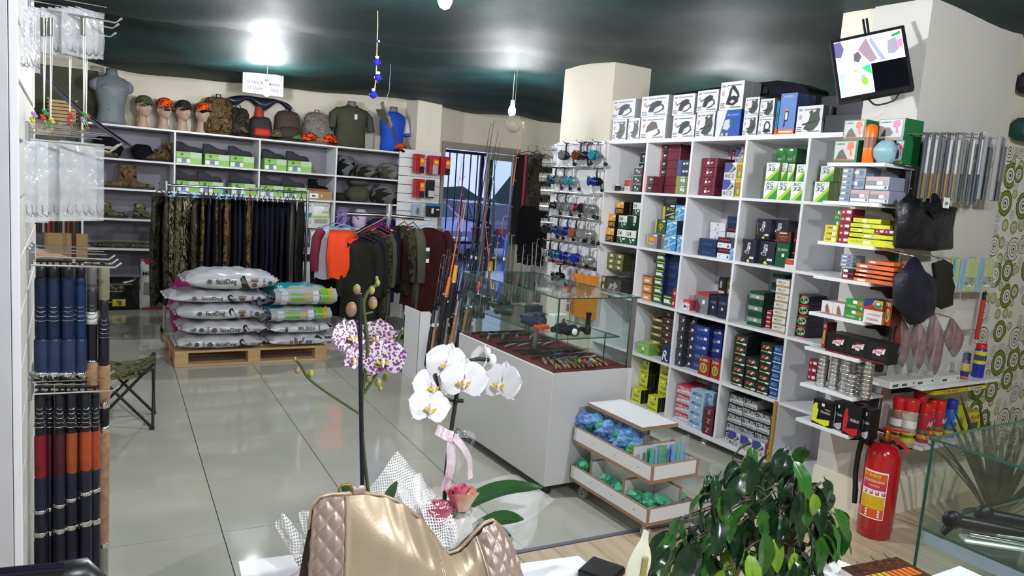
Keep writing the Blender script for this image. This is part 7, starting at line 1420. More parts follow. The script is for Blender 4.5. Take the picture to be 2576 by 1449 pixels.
NTH = ['first', 'second', 'third', 'fourth', 'fifth', 'sixth', 'seventh', 'eighth', 'ninth', 'tenth', 'eleventh', 'twelfth', 'thirteenth', 'fourteenth', 'fifteenth', 'sixteenth', 'seventeenth', 'eighteenth', 'nineteenth', 'twentieth']+['%d%s' % (k, {1: 'st', 2: 'nd', 3: 'rd'}.get(k % 10, 'th')) for k in range(21, 30)]
for i in range(26):
    y = .20+.017*i; k = 's' if i % 7 else 'g'; o = put(LM[(k, i % 4)], 'clipped_bundle', None, (T0+.05+random.uniform(-.01, .04), U0_+y, .36+.05*(i % 3)*.6+random.uniform(0, .03)), 0, '%s bundle, %s from the near end of the long upper tray' % ('sky blue' if k == 's' else 'leaf green', NTH[i]), 'plastic bundle', 'bundles leaning in the upper tray' if k == 's' else 'green bundles in the upper tray'); o.rotation_euler = (.6, .3*random.random(), .4); o.scale = (1, 1.3, 1.7)
for i, (x, m, w) in enumerate([(.05, MINT, .03), (.085, SKY, .02), (.13, GRN, .055), (.185, SKY, .035), (.225, MINT, .03), (.255, SKY, .045)]):
    mb = MB(); mb.grid(lambda u, v: ((u-.5)*w, -.006*math.sin(math.pi*u)-.003*math.sin(v*20), v*.13), 5, 8, m); mb.grid(lambda u, v: ((u-.5)*w, .006*math.sin(math.pi*u)+.02, v*.12), 5, 8, m); mb.grid(lambda u, v: ((u-.5)*w*1.2, -.014, v*.17), 3, 6, CLEAR)
    mb.build('clear_packet', None, (T0+x, U0_+.06+.008*(i % 3), .310), .1, '%s packet standing in the short front upper tray, %s from left' % (['mint', 'narrow blue', 'wide green', 'blue', 'pale mint', 'plain blue'][i], ORD[i].replace('bottom', 'first')), 'packet')
# ---------------------------------------------------------------- fishing rods standing by the doorway
st = thing('rod_stand', 'white rod stand panel with clips left of the counter', 'rod stand', (2.42, 5.36, 0))
mb = MB(); mb.bbox(0, .085, -.01, .012, 0, .575, WHITE, .002); mb.build('end_panel', st); mb = MB(); mb.bbox(.0, .55, .30, .32, 0, .50, WHITE, .002); mb.bbox(0, .012, 0, .32, 0, .575, WHITE, .002); mb.build('back_panel', st); mb = MB(); mb.bbox(.07, .50, -.005, .03, .46, .475, WHITE, .002)
mb.build('clip_bar', st)
for k in range(9): mb = MB(); mb.bbox(.10+k*.045, .112+k*.045, -.04, 0, .455, .485, TAG, .003); mb.build('clip', st)
def rod(lab, tip, base, Yt, Yb, col, grip='#1a1a1c', gl=.28, r=.006, tipc=None, g2=None):
    a, b = aty(*tip, Yt), aty(*base, Yb); 
    if b.z < 0.02: b.z = .02
    t = thing('fishing_rod', lab, 'fishing rod', b, 0, 'fishing rods standing by the doorway'); d = a-b; u = d.normalized(); mb = MB(); m = mat('blank_'+col, C(col), .25, .1)
    if tipc: mb.tube([d*gl, d*.72], [r, r*.55], m, 7); mb.build('blank', t); mb = MB(); mb.tube([d*.72, d], [r*.55, r*.22], ink(tipc, .3), 6); mb.build('tip_section', t)
    else: mb.tube([d*gl, d], [r, r*.25], m, 7); mb.build('blank', t)
    mb = MB(); mb.tube([d*0, d*.02, d*gl*.9, d*gl], [r*1.7, r*2.0, r*1.7, r*1.2], ink(grip, .6), 10); mb.build('grip', t)
    mb = MB()
    if g2: mb.tube([d*gl, d*(gl+.14)], [r*1.9, r*1.5], ink(g2, .3), 10)
    mb.tube([d*gl*.98, d*gl*1.03], r*1.9, CHROME, 10); mb.build('reel_seat', t)
    for q in (.45, .6, .75, .88, .99):
        p = d*q; mb = MB(); mb.tube([p+Vector((r, 0, 0)), p+Vector((r+.010, 0, .006)), p+Vector((r+.014, 0, 0)), p+Vector((r+.010, 0, -.006)), p+Vector((r, 0, 0))], .0012, CHROME, 4); mb.build('line_guide', t)
    return t
RD = [('orange and black surf', (1168, 505), (1103, 850), 5.3, 5.2, '#d8642c', '#1a1a1c', .3, .009, None, '#e07828'), ('black and yellow with clear tip cover', (1173, 500), (1128, 800), 5.25, 5.15, '#1c1c24', '#16161a', .3, .010, '#a8a898', '#d8a02c'), ('thin black left leaning', (1163, 395), (1100, 860), 5.6, 5.3, '#16161c', '#1c1c20', .25, .005, None, None), ('pink tipped', (1167, 440), (1112, 870), 5.5, 5.2, '#1c1c24', '#16161a', .25, .005, '#e85c7c', None),
      ('longest black', (1243, 302), (1160, 800), 5.5, 5.25, '#14141a', '#16161a', .3, .006, None, None), ('second longest black', (1234, 310), (1155, 830), 5.55, 5.3, '#14141a', '#5c4a38', .3, .006, None, None), ('black with bright guides', (1253, 330), (1172, 790), 5.6, 5.4, '#1a1a22', '#16161a', .3, .006, None, None), ('grey tipped black', (1258, 356), (1180, 780), 5.7, 5.4, '#22242c', '#16161a', .3, .006, None, '#4c5058'),
      ('orange tipped blue', (1306, 345), (1250, 790), 5.6, 5.3, '#24347c', '#1c4cb8', .30, .009, '#f0603c', '#2c5cc8'), ('red tipped right leaning', (1219, 535), (1238, 740), 5.2, 5.1, '#d84c40', '#b88c6c', .2, .005, None, '#c8a070'), ('lime tipped short', (1253, 592), (1238, 760), 5.1, 5.0, '#a0d038', '#8c8c84', .2, .004, '#e86c3c', None), ('red gripped', (1222, 570), (1196, 800), 5.4, 5.2, '#26262c', '#16161a', .25, .012, None, '#b81c34'), ('blue gripped', (1232, 590), (1212, 800), 5.45, 5.25, '#26262c', '#16161a', .25, .012, None, '#2060c0'), ('gold banded black', (1243, 470), (1228, 780), 5.7, 5.5, '#1c1c20', '#16161a', .25, .014, None, '#c89c2c'),
      ('thick dark green topped', (1245, 385), (1236, 760), 5.9, 5.8, '#1c1c22', '#1a1a1c', .3, .016, '#1c4c44', None)]
for i, a in enumerate(RD): rod(a[0]+' fishing rod standing by the doorway', *a[1:])
for i in range(16):
    x0 = 1072+i*6.4; tx = 1112+i*7.2; hue = ['#18181c', '#26262e', '#1c2434', '#2a241e'][i % 4]
    rod('dark rod with %s grip, %s from left in the front stand' % (['black', 'cork', 'clear sleeved', 'brown'][i % 4], ['first', 'second', 'third', 'fourth', 'fifth', 'sixth', 'seventh', 'eighth', 'ninth', 'tenth', 'eleventh', 'twelfth', 'thirteenth', 'fourteenth', 'fifteenth', 'last'][i]), (tx, 640+10*math.sin(i*2.2)-i*2), (x0, 920-i*4), 5.50, 5.28+.01*(i % 3), hue, ['#18181c', '#a88460', '#a4a4a8', '#4c3c30'][i % 4], .35, .009+.003*(i % 2), None, ['#26262c', '#8c8c90', '#5c5c64', None][i % 4])
for i, (px, pb) in enumerate([(1275, 600), (1288, 590), (1300, 640), (1318, 615), (1328, 640), (1340, 610), (1352, 600), (1362, 640)]):
    rod('grey tube rod case, %s from left beside the glass door' % ORD[i].replace('bottom', 'first'), (px, pb), (px-14+4*(i % 3), 760), 6.6, 6.4, '#6c6a64', '#54524c', .3, .014, None, None)
# dark garments and netting hanging on the far right wall
for i, (px, m, w, top_, L, lab) in enumerate([(1330, DKOL, .34, 370, 1.25, 'long dark waders hanging on the far wall by the door'), (1352, GREYC, .16, 362, 1.0, 'slim grey coat hanging right of the long waders'), (1372, CAMO_D, .3, 380, 1.2, 'dark camouflage coverall hanging near the reel panel'), (1345, BLACKC, .3, 500, .8, 'black coat hanging low on far wall')]):
    p = atx(px, top_, 5.55-.05*i); garment('hanging_coat', lab, (p.x, p.y, min(p.z, 2.2)), math.pi/2+.3, m, L, w*1.5, .10, 'jacket' if i else 'trousers', 3, seed=80+i)
mb = MB(); p = atx(1341, 380, 5.5); mb.tube([(0, 0, 0), (0, .0, -1.0)], .022, ink('#b02434', .5), 8); mb.build('red_strap', None, (5.4, p.y, 2.1), 0, 'red strap hanging between the far wall garments', 'strap')
# puffer fish ornament under the door lamp
p = aty(1292, 312, 5.75); t = thing('puffer_fish', 'dried puffer fish ornament hanging below the door lamp', 'ornament', p); mb = MB(); PF = mat('puffer_skin', C('#b8b09c'), .5, noise=.2); mb.ball((0, 0, 0), .075, PF, (1.05, .95, 1), 18, 12); mb.build('fish_body', t)
mb = MB()
for i in range(70):
    z = 1-2*(i+.5)/70; a = i*2.4; rr_ = math.sqrt(1-z*z); v = Vector((rr_*math.cos(a), rr_*math.sin(a), z)); mb.tube([v*.072, v*.09], [.0022, .0003], PF, 4, caps=False)
mb.build('spines', t, kind='stuff'); mb = MB(); mb.poly([(.06, 0, .0), (.11, 0, .03), (.11, 0, -.03)], PF, (0, .004, 0)); mb.build('tail_fin', t); mb = MB(); mb.tube([(0, 0, .075), (0, 0, ceil_z(p.x, p.y)-p.z)], .0012, TAG, 4); mb.build('thread', t)
# ---------------------------------------------------------------- near glass showcase at right
X0, Y1, ZT = 2.325, 1.243, .90
gc = thing('glass_showcase', 'frameless glass showcase at the right edge with a lit lower shelf', 'glass showcase', (X0, Y1, 0))
pane('glass_top', (-.005, 1.2, -1.0, .005, ZT-.008, ZT), gc); pane('glass_pane', (0, .006, -1.0, 0, .30, ZT-.009), gc); pane('glass_pane', (.007, 1.19, -.006, 0, .30, ZT-.009), gc)
zsf = z_of(1325, X0, Y1); pane('glass_shelf', (.008, 1.18, -.99, -.008, zsf-.008, zsf), gc); mb = MB(); mb.bbox(.008, .03, -.99, -.012, zsf-.05, zsf-.0085, mat('pale_rail', C('#a8b4c4'), .4), .002); mb.build('shelf_rail', gc)
mb = MB(); mb.bbox(0, 1.2, -1, 0, .0, .299, WHITE, .004); mb.build('plinth', gc)
for i, (px, py, lab) in enumerate([(2440, 1300, 'left'), (2520, 1285, 'right')]):
    p = atz(px, py+30, zsf+.04); t = thing('flare_pistol', 'dark metal pistol with pale stand, %s one on the showcase shelf' % lab, 'pistol', (p.x, p.y, zsf), -.75)
    mb = MB(); mb.tube([(-.06, 0, .06), (.03, 0, .055), (.16, 0, .05)], [.018, .02, .012], BLKM, 12); mb.ball((-.05, 0, .06), .032, BLKM, (1, .6, .9), 12, 8); mb.build('barrel', t); mb = MB(); mb.tube([(-.05, 0, .05), (-.075, 0, .012)], [.018, .014], DARK, 10, flat=.7); mb.build('pistol_grip', t); mb = MB(); mb.bbox(-.02, .18, -.025, .025, .0, .012, mat('pale_plastic', C('#b8bcb4'), .2), .004); mb.tube([(0, -.01, .026), (.17, -.01, .02)], .007, CHROME, 8); mb.build('stand', t)
# dry spiky plant behind it
t = thing('yucca_plant', 'dry narrow leaved plant in a pot behind the glass showcase', 'potted plant', (3.74, 1.66, 0)); YL = mat('dry_leaf', C('#3e4030'), .7, noise=.3, nscale=12)
mb = MB(); mb.lathe([(.09, 0), (.11, .01), (.13, .2), (.135, .21), (.12, .205), (.1, .18)], ink('#3a3c3c'), n=20); mb.build('pot', t)
for i in range(30):
    a = i*2.4; l = .45+.25*((i*37) % 10)/10; e = .25+.65*((i*53) % 10)/10; dx, dy = math.cos(a), math.sin(a); mb = MB(); pts = [(dx*l*q*e, dy*l*q*e, .19+l*q-.45*l*q*q*e) for q in (0, .3, .6, .85, 1)]
    mb.tube(pts, [.004, .014, .012, .006, .001], YL, 6, flat=.2); mb.build('leaf', t)
# ---------------------------------------------------------------- left display end with hooks, packets and rods
PLX = mat('panel_stone', C('#c9c9cf'), .5, noise=.08, nscale=9)
t = thing('end_panel', 'pale grey tall cabinet side with bright white edge at the far left', 'cabinet panel', (-.5, 1.5, 0))
mb = MB(); mb.bbox(-.3, .424, -.03, .0, 0, 2.6, PLX, .001); mb.build('side', t); mb = MB(); mb.bbox(.425, .437, -.03, .0, 0, 2.6, mat('edge_white', C('#e9e8f2'), .3), .001); mb.build('edge_strip', t)
t = thing('hook_wall', 'cream slatwall stand with chrome rails seen edge-on at left', 'display stand', (-.075, 2.3, 0))
for k in range(19): mb = MB(); mb.bbox(-.03, .0, -.75, .45, .1+k*.115, .208+k*.115, mat('slat_cream', C('#c4c2ba'), .5), .002); mb.build('slat', t)
mb = MB(); mb.bbox(-.05, -.031, -.75, .45, 0, 2.3, WHITE, .001); mb.build('back_board', t)
def peg(lab, z, y, L=.18):
    o = thing('display_hook', lab, 'display hook', (-.073, y, z)); mb = MB(); mb.tube([(0, 0, 0), (L, 0, -.004), (L+.015, 0, .008)], .0028, CHROME, 6); mb.tube([(0, 0, .03), (.02, 0, .03), (L*.9, 0, .028)], .0018, CHROME, 5); mb.build('wire', o); mb = MB(); mb.bbox(-.004, .006, -.015, .015, -.012, .04, STEEL, .002); mb.build('back_plate', o)
HK = [('top', 1.90, 2.10), ('top', 1.905, 2.22), ('top', 1.90, 2.34), ('middle', 1.602, 2.08), ('middle', 1.602, 2.2), ('middle', 1.595, 2.32), ('rod', 1.312, 2.06), ('rod', 1.305, 2.2), ('rod', 1.30, 2.34), ('lower', .99, 2.1), ('lower', .975, 2.22), ('lower', .97, 2.34)]
for i, (w, z, y) in enumerate(HK): peg('chrome %s row hook, %s, on the left stand' % (w, ['nearest', 'middle', 'farthest'][i % 3]), z, y)
FO = film('frosted_film', (.8, .82, .85), .34, .15)
def packet(lab, px, py0, py1, Y, w, rz, content=None, grp='clear tackle packets on the left hooks', f=FO):
    a, b = aty(px, py0, Y), aty(px, py1, Y); h = a.z-b.z; t = thing('tackle_packet', lab, 'packet', a, rz, grp); mb = MB(); s = random.random()*6
    mb.grid(lambda u, v: ((u-.5)*w, -.006*math.sin(math.pi*u)*math.sin(math.pi*v)-.003*math.sin(u*11+s)*math.sin(v*9+s), -h*v), 8, 10, f); mb.grid(lambda u, v: ((u-.5)*w, .006*math.sin(math.pi*u)*math.sin(math.pi*v)+.002, -h*v), 8, 10, f); mb.build('sleeve', t)
    mb = MB()
    for k in range(5):
        x = (k-2)*w*.16; mb.tube([(x, 0, -h*.78), (x+.004*math.sin(k*2+s), -.002, -h*.88), (x+.01, 0, -h*.93), (x+.014, 0, -h*.86)], .0009, content or mat('hook_wire', C('#6c5c50'), .4, .5), 4)
    mb.build('hooks', t, kind='stuff')
for i in range(9): packet('clear tackle packet, %s along the top hooks' % ORD[i].replace('bottom', 'first'), 95+i*16.5, 30-i*.5, 138+i*.6, 2.12+.02*(i % 3), .085, .75, None)
packet('long crinkled clear packet hanging at the panel edge', 66, 15, 180, 1.9, .05, .3); packet('grey filled clear packet at the stand edge', 78, 355, 560, 2.0, .07, .4)
for i in range(7): packet('large clear hook packet, %s along the middle hooks' % ORD[i].replace('bottom', 'first'), 100+i*18, 358, 556, 2.14+.02*(i % 3), .12, .65, None)
BD = ['#b090b8', '#2c9c58', '#c8c040', '#c84038', '#3c9c50', '#c83c40']
for i, (px, pe, Y) in enumerate([(84, 285, 2.0), (111, 278, 2.05), (128, 300, 2.1), (176, 285, 2.15), (211, 285, 2.1), (217, 288, 2.18)]):
    a, b = aty(px-2, 45, Y), aty(px, pe, Y); t = thing('bead_rig', 'fishing rig cord with %s beads hanging from the top hooks' % ['lilac', 'dark green', 'yellow and violet', 'red and green', 'green tipped red', 'bunched red'][i], 'fishing rig', a); d = b-a; mb = MB(); mb.tube([(0, 0, 0), d*.3, d], .0014, TAG, 5); mb.tube([(.006, 0, 0), d*.3+Vector((.004, 0, 0)), d], .001, TAG, 5); mb.build('cord', t)
    mb = MB(); mb.tube([(0, 0, .0), (0, 0, -.04)], .006, mat('swivel', C('#7c7a74'), .3, .8), 6); mb.build('swivel', t)
    for k in range(4): mb = MB(); mb.ball(d+Vector((.004*math.sin(k*2), .003*math.cos(k*3), -.006*k)), .005, ink(BD[(i+(k > 1)*2) % 6], .2), nu=8, nv=5); mb.build('bead', t)
    mb = MB(); mb.tube([d+Vector((0, 0, -.022)), d+Vector((.006, 0, -.035)), d+Vector((.0, 0, -.045)), d+Vector((-.005, 0, -.036))], .001, mat('brass', C('#b8923c'), .3, .9), 4); mb.build('fish_hook', t)
def hrod(lab, px, py0, py1, Y, segs, r=.0135, guides=(.12,)):
    a, b = aty(px, py0, Y), aty(px, py1, Y); H = a.z-b.z; t = thing('telescopic_rod', lab, 'fishing rod', a, 0, 'telescopic rods on the left stand')
    for nm, q0, q1, col, k in segs:
        m = CHROME if col == 'c' else (mat('cork', C('#b08a68'), .8, noise=.35, nscale=60) if col == 'cork' else mat('rod_'+col, C(col), .3, noise=.25, nscale=25)); mb = MB()
        mb.tube([(0, 0, -H*q0), (0, 0, -H*lerp(q0, q1, .06)), (0, 0, -H*lerp(q0, q1, .94)), (0, 0, -H*q1)], [r*k*.9, r*k, r*k, r*k*.9], m, 14); mb.build(nm, t)
    for q in guides:
        for k in range(5):
            mb = MB(); z = -H*q-k*.011; rr = .006+.0022*k; mb.tube([(rr*math.cos(a_)*.9, -.008-rr*.4+rr*math.sin(a_)*.5, z+.003*math.sin(a_)) for a_ in [j*math.pi/5 for j in range(11)]], .0011, CHROME, 4, caps=False); mb.build('line_guide', t)
    mb = MB(); mb.tube([(0, 0, -.01), (0, 0, .012)], .003, DARK, 6); mb.tube([(-.010, 0, .012), (.010, 0, .012)], .004, DARK, 6); mb.build('hang_loop', t)
U = lambda c, g='#2c3c60': [('tip_cover', 0, .1, '#1c1c28', .8), ('blank', .1, .62, c, 1), ('grip', .62, .9, g, 1.15), ('metal_ring', .9, .96, 'c', 1.2), ('butt_cap', .96, 1, '#16161a', 1.15)]
for i, (px, c, lab) in enumerate([(103, '#1a2440', 'navy rod at the stand edge'), (119, '#38241c', 'thin dark rod with orange streak'), (134, '#1c2c50', 'blue rod with foam grip')  , (152, '#16161e', 'black rod behind the blue pair'), (170, '#1e2a50', 'blue rod with wide silver ring'), (201, '#1e3460', 'brightest blue rod with silver ring')]): hrod(lab+', upper rod row', px, 668, 962, 2.16+.03*(i % 2), U(c), .0145 if i in (0, 2, 4, 5) else .009, (.30,))
hrod('cork gripped rod with white label, upper rod row', 231, 668, 985, 2.2, [('tip_cover', 0, .18, '#6c6c6c', .9), ('reel_seat', .18, .36, '#3c3c40', .9), ('label', .36, .46, '#e8e8e4', 1.02), ('blank', .36, .74, '#1c1820', 1), ('metal_ring', .74, .76, 'c', 1.1), ('grip', .76, 1, 'cork', 1.15)], .0135, (.30,))
hrod('longest cork gripped rod at the outer hook end', 262, 672, 1449, 2.2, [('tip_cover', 0, .10, '#8c8a70', .95), ('reel_seat', .10, .16, '#2c2834', .8), ('blank', .16, .305, '#221c30', 1), ('grip', .305, .42, 'cork', 1.15), ('metal_ring', .42, .44, 'c', 1.1), ('handle_middle', .44, .50, '#1a1620', 1.05), ('metal_ring', .50, .52, 'c', 1.1), ('grip', .52, .885, 'cork', 1.1), ('metal_ring', .885, .90, 'c', 1.15), ('clear_tube', .90, 1.1, '#8c8c84', 1)], .0135, (.16,))
LW = [(100, '#8c1c2c'), (124, '#5c1c30'), (150, '#4c2030'), (165, '#2440a8'), (180, '#a8542c'), (199, '#b86430'), (216, '#b8502c'), (238, '#b0502c')]
for i, (px, c) in enumerate(LW):
    q = .025*i; hrod(['deep red banded rod, leftmost', 'dull red rod, second', 'dark maroon rod, third', 'blue banded rod, fourth', 'burnt orange rod, fifth', 'bright orange rod, sixth', 'orange red rod, seventh', 'rust orange rod, last'][i]+' in the lower rod row', px, 985, 1600, 2.12+.03*(i % 2), [('tip_cover', 0, .17, '#20242c', .85), ('coloured_band', .17-q*.1, .34-q*.2, c, .95), ('blank', .34-q*.2, .47-q*.5, '#22283c', 1), ('metal_ring', .47-q*.5, .485-q*.5, 'c', 1.12), ('blank', .485-q*.5, .56-q*.3, '#1c2030', 1.05), ('metal_ring', .56-q*.3, .58-q*.3, 'c', 1.15), ('sleeve', .58-q*.3, 1, '#1a1e30', 1.12)], .0135 if i != 3 else .008, (.06,))
# wall goods far behind the packets
t = thing('tackle_shelf', 'cluttered tackle wall with red and black lures far at left', 'display board', (-.1, 8.9, .6)); mb = MB(); mb.bbox(-1.2, .24, .3, .32, 0, 1.2, mat('tackle_board', C('#5c5c60'), .7), .002); mb.build('board', t)
for k in range(18): mb = MB(); mb.tube([(-.5+.043*k, .27, .9-.05*(k % 3)), (-.5+.043*k, .27, .62-.04*(k % 4))], [.012, .018], ink(['#8c2c34', '#1c1c20', '#b84c40', '#3a2c40', '#c8c23c'][k % 5]), 8); mb.build('lure', t)
for k in range(14): mb = MB(); mb.tube([(-.4+.045*k, .27, .45-.03*(k % 3)), (-.4+.045*k, .27, .2)], [.010, .014], ink(['#b03c34', '#6c3c30', '#2c3030', '#a89c90'][k % 4]), 8); mb.build('lure', t)
mb = MB(); mb.box(-.22, .16, -.015, .0, 0, .26, CARDB); mb.build('cardboard_sheet', None, (.05, 8.9, .56), 0, 'plain cardboard sheet behind the rod hooks', 'cardboard')
mb = MB(); mb.tube([(0, 0, 0), (0, 0, 1.25)], .02, mat('beaded_cord', C('#5c3c24'), .6, noise=.6, nscale=70), 8); mb.build('beaded_cord', None, (.085, 8.6, .05), 0, 'brown beaded cord hanging beside the left shelf end', 'cord')
mb = MB(); mb.grid(lambda u, v: (-.42+.75*(v**1.7)+.07*(u-.5), .0, .80*(1-v)+.02*math.sin(u*5)), 4, 18, mat('strap_dark', C('#4c4854'), .6)); mb.grid(lambda u, v: (-.42+.75*(v**1.7)+.07*(u-.5), .05, .80*(1-v)), 4, 18, mat('strap_dark', C('#4c4854'), .6))
mb.build('curved_net_frame', None, (.15, 7.2, 1.72), 0, 'broad dark curved landing net frame behind the bead rigs', 'landing net')
t = thing('slat_crate', 'tan wooden slat crate with bottles on top at far left', 'crate', (-.14, 8.95, 1.95)); 
for k in range(6): mb = MB(); mb.bbox(0, .26, .0, .015, .0+k*.035, .028+k*.035, PW, .002); mb.build('slat', t)
mb = MB(); mb.bbox(0, .015, 0, .2, 0, .22, PW, .002); mb.bbox(.245, .26, 0, .2, 0, .22, PW, .002); mb.build('side', t)
mb = MB(); mb.bbox(-.25, .42, 0, .03, 0, .55, mat('olive_board', C('#4c4c3a'), .8), .004); mb.build('olive_sheet', None, (-.1, 9.3, 1.97), 0, 'olive camouflage cloth sheet standing behind the grey torso', 'cloth')
# ---------------------------------------------------------------- person behind the stand
def skin(nm, V, E_, m, parent, sub=1):
    me = bpy.data.meshes.new(nm); me.from_pydata([v[0] for v in V], E_, []); o = bpy.data.objects.new(nm, me); COL.objects.link(o); o.parent = parent
    md = o.modifiers.new('skin', 'SKIN'); md.use_smooth_shade = True; s = o.modifiers.new('sub', 'SUBSURF'); s.levels = sub; s.render_levels = sub
    sl = me.skin_vertices[0].data if me.skin_vertices else None
    if sl is None: return o
    for i, v in enumerate(V): sl[i].radius = (v[1], v[1]); sl[i].use_root = (i == 0)
    me.materials.append(m); return o
ps = thing('person', 'person in olive camouflage shirt reaching forward, half hidden behind hook packets', 'person', (-.46, 5.0, 0)); SK = mat('skin_tone', C('#b98a72'), .5)
V = [((0, 0, .95), .14), ((0, 0, 1.15), .13), ((0, 0, 1.38), .15), ((0, 0, 1.50), .07), ((.02, 0, 1.60), .075), ((.03, 0, 1.70), .085),
     ((-.09, .0, .88), .095), ((-.10, .02, .48), .06), ((-.10, .0, .09), .042), ((-.02, -.0, .04), .035), ((.09, -.02, .88), .095), ((.12, -.04, .48), .06), ((.10, -.02, .09), .042), ((.2, -.02, .04), .035),
     ((.05, -.17, 1.40), .062), ((.10, -.20, 1.16), .046), ((.22, -.19, 1.09), .040), ((.36, -.17, 1.035), .028), ((.43, -.16, 1.02), .030),
     ((-.02, .18, 1.40), .062), ((.0, .22, 1.14), .045), ((.14, .2, 1.0), .030), ((.2, .19, .98), .030)]
E_ = [(0, 1), (1, 2), (2, 3), (3, 4), (4, 5), (0, 6), (6, 7), (7, 8), (8, 9), (0, 10), (10, 11), (11, 12), (12, 13), (2, 14), (14, 15), (15, 16), (16, 17), (17, 18), (2, 19), (19, 20), (20, 21), (21, 22)]
for hb, (hx, hy, hz) in ((18, (.43, -.16, 1.02)), (22, (.2, .19, .98))):
    for k in range(4):
        b = len(V); y = hy+(k-1.5)*.019; l = [.075, .085, .08, .062][k]; V += [((hx+.03, y, hz), .0105), ((hx+.03+l*.5, y, hz-.006), .009), ((hx+.03+l, y, hz-.024), .0075)]; E_ += [(hb, b), (b, b+1), (b+1, b+2)]
    b = len(V); V += [((hx-.0, hy-.035, hz-.006), .011), ((hx+.045, hy-.052, hz-.015), .009)]; E_ += [(hb, b), (b, b+1)]
skin('body', V, E_, SK, ps)
skin('shirt', [((0, 0, .93), .165), ((0, 0, 1.15), .155), ((0, 0, 1.38), .172), ((0, 0, 1.47), .09), ((.05, -.17, 1.40), .082), ((.10, -.20, 1.17), .066), ((.19, -.193, 1.105), .056), ((-.02, .18, 1.40), .082), ((.0, .21, 1.20), .066)], [(0, 1), (1, 2), (2, 3), (2, 4), (4, 5), (5, 6), (2, 7), (7, 8)], CAMO_G, ps)
skin('trousers', [((0, 0, .97), .155), ((-.09, 0, .86), .11), ((-.10, .02, .48), .082), ((-.10, 0, .10), .068), ((.09, -.02, .86), .11), ((.12, -.04, .48), .082), ((.10, -.02, .10), .068)], [(0, 1), (1, 2), (2, 3), (0, 4), (4, 5), (5, 6)], OLIVE, ps)
mb = MB(); mb.ball((.02, 0, 1.745), .098, mat('hair_dark', C('#1c1612'), .8, bump=.6, bscale=150), (1, .9, .8), 14, 10); mb.build('hair', ps)
for y in (-.1, .02): mb = MB(); mb.ball((.05 if y < 0 else -.04, y, .045), .05, DARK, (2.2, .9, .85), 12, 8); mb.build('shoe', ps)
# chair arm bottom left
t = thing('chair_arm', 'black glossy chair armrest at the bottom left corner', 'chair', atz(-60, 1470, .95)); o = Vector(t.location)
mb = MB(); mb.tube([aty(x, y, .93)-o for x, y in ((-60, 1452), (40, 1443), (110, 1436), (160, 1432))], .006, mat('gloss_black', C('#1c1c28'), .12), 10, flat=1.4); mb.build('arm_bar', t); mb = MB(); mb.tube([aty(x, y, .95)-o for x, y in ((90, 1470), (150, 1458), (200, 1450), (240, 1475))], [.016, .02, .022, .016], DARK, 12); mb.build('seat_corner', t)
# ---------------------------------------------------------------- desk
DW = mat('desk_white', C('#eeeef2'), .25)
t = thing('desk', 'glossy white desk in the foreground under bag and orchids', 'desk', (.6, 1.1, 0))
mb = MB(); TP = [(.314, 1.545), (.66, 1.50), (.66, 1.335), (1.007, 1.283), (1.0, .55), (.22, .62)]
mb.poly([(x-.6, y-1.1, .75) for x, y in TP], DW, (0, 0, -.03)); mb.build('desk_top', t)
for x, y in ((.36, 1.48), (.95, 1.24), (.95, .60), (.27, .66)): mb = MB(); mb.bbox(x-.62, x-.58, y-1.12, y-1.08, 0, .72, STEEL, .003); mb.build('leg', t)
mb = MB(); mb.bbox(-.03, .05, -.05, .03, 0, .02, DARK, .004); mb.build('phone', None, (.985, 1.19, .7505), .5, 'black phone lying at the right corner of the desk', 'phone')
# ---------------------------------------------------------------- gold handbag
GOLD = mat('gold_leather', C('#bfa98f'), .38, .3, noise=.10, nscale=5, bump=.04, bscale=180); GOLD2 = mat('rose_gold_leather', C('#b09a8e'), .38, .3, noise=.1, nscale=5, bump=.04, bscale=180)
BY_ = 1.20; CT = [(778, 1330), (786, 1272), (803, 1250), (835, 1243), (870, 1243), (905, 1240), (960, 1246), (1000, 1262), (1050, 1300), (1085, 1340), (1110, 1378), (1128, 1392), (1150, 1385), (1166, 1372), (1190, 1345), (1215, 1318), (1238, 1308), (1258, 1325), (1282, 1362), (1298, 1412), (1304, 1470)]
P = [aty(x, y, BY_) for x, y in CT]; bag = thing('handbag', 'gold leather handbag with quilted ends slumped on the desk', 'handbag', (.58, BY_, .7505)); o = Vector(bag.location); xa, xb = P[0].x, P[-1].x+.012
def bag_top(x):
    for a, b in zip(P, P[1:]):
        if a.x <= x <= b.x: t_ = (x-a.x)/max(b.x-a.x, 1e-6); t_ = t_*t_*(3-2*t_); return lerp(a.z, b.z, t_)
    return P[0].z if x < P[0].x else P[-1].z
def bag_pt(x, v, side=1):
    u = (x-xa)/(xb-xa); zt = bag_top(min(max(x, P[0].x+1e-4), P[-1].x-1e-4)); z = lerp(.751, zt, v)
    bulge = .085*math.sin(math.pi*min(max(u, .02), .98))**.45*(1-.93*v**2.2)+.004
    fold = .012*math.sin(u*9+2*v)*math.sin(v*5+u*3)+.022*math.exp(-((u-.45)/.18)**2-((v-.72)/.22)**2)-.016*math.exp(-((u-.62)/.10)**2-((v-.35)/.3)**2)
    q = 0
    if side > 0 and (u < .125 or u > .725):
        s = 110; q = .0055*(abs(math.sin((x*s+z*s*.8)))**.5*abs(math.sin((x*s-z*s*.8)))**.5)
    return (x-o.x+(-.018*(1-v) if u < .3 else .016*(1-v) if u > .72 else 0), -side*(bulge+(fold if .14 < u < .72 else 0)*(1-v**6)+q), z-o.z)
def band(nm, u0, u1, m, side=1, nu=40): mb = MB(); mb.grid(lambda u, v: bag_pt(lerp(xa, xb, lerp(u0, u1, u)), v, side), nu, 110 if 'quilt' in nm else 46, m); mb.build(nm, bag)
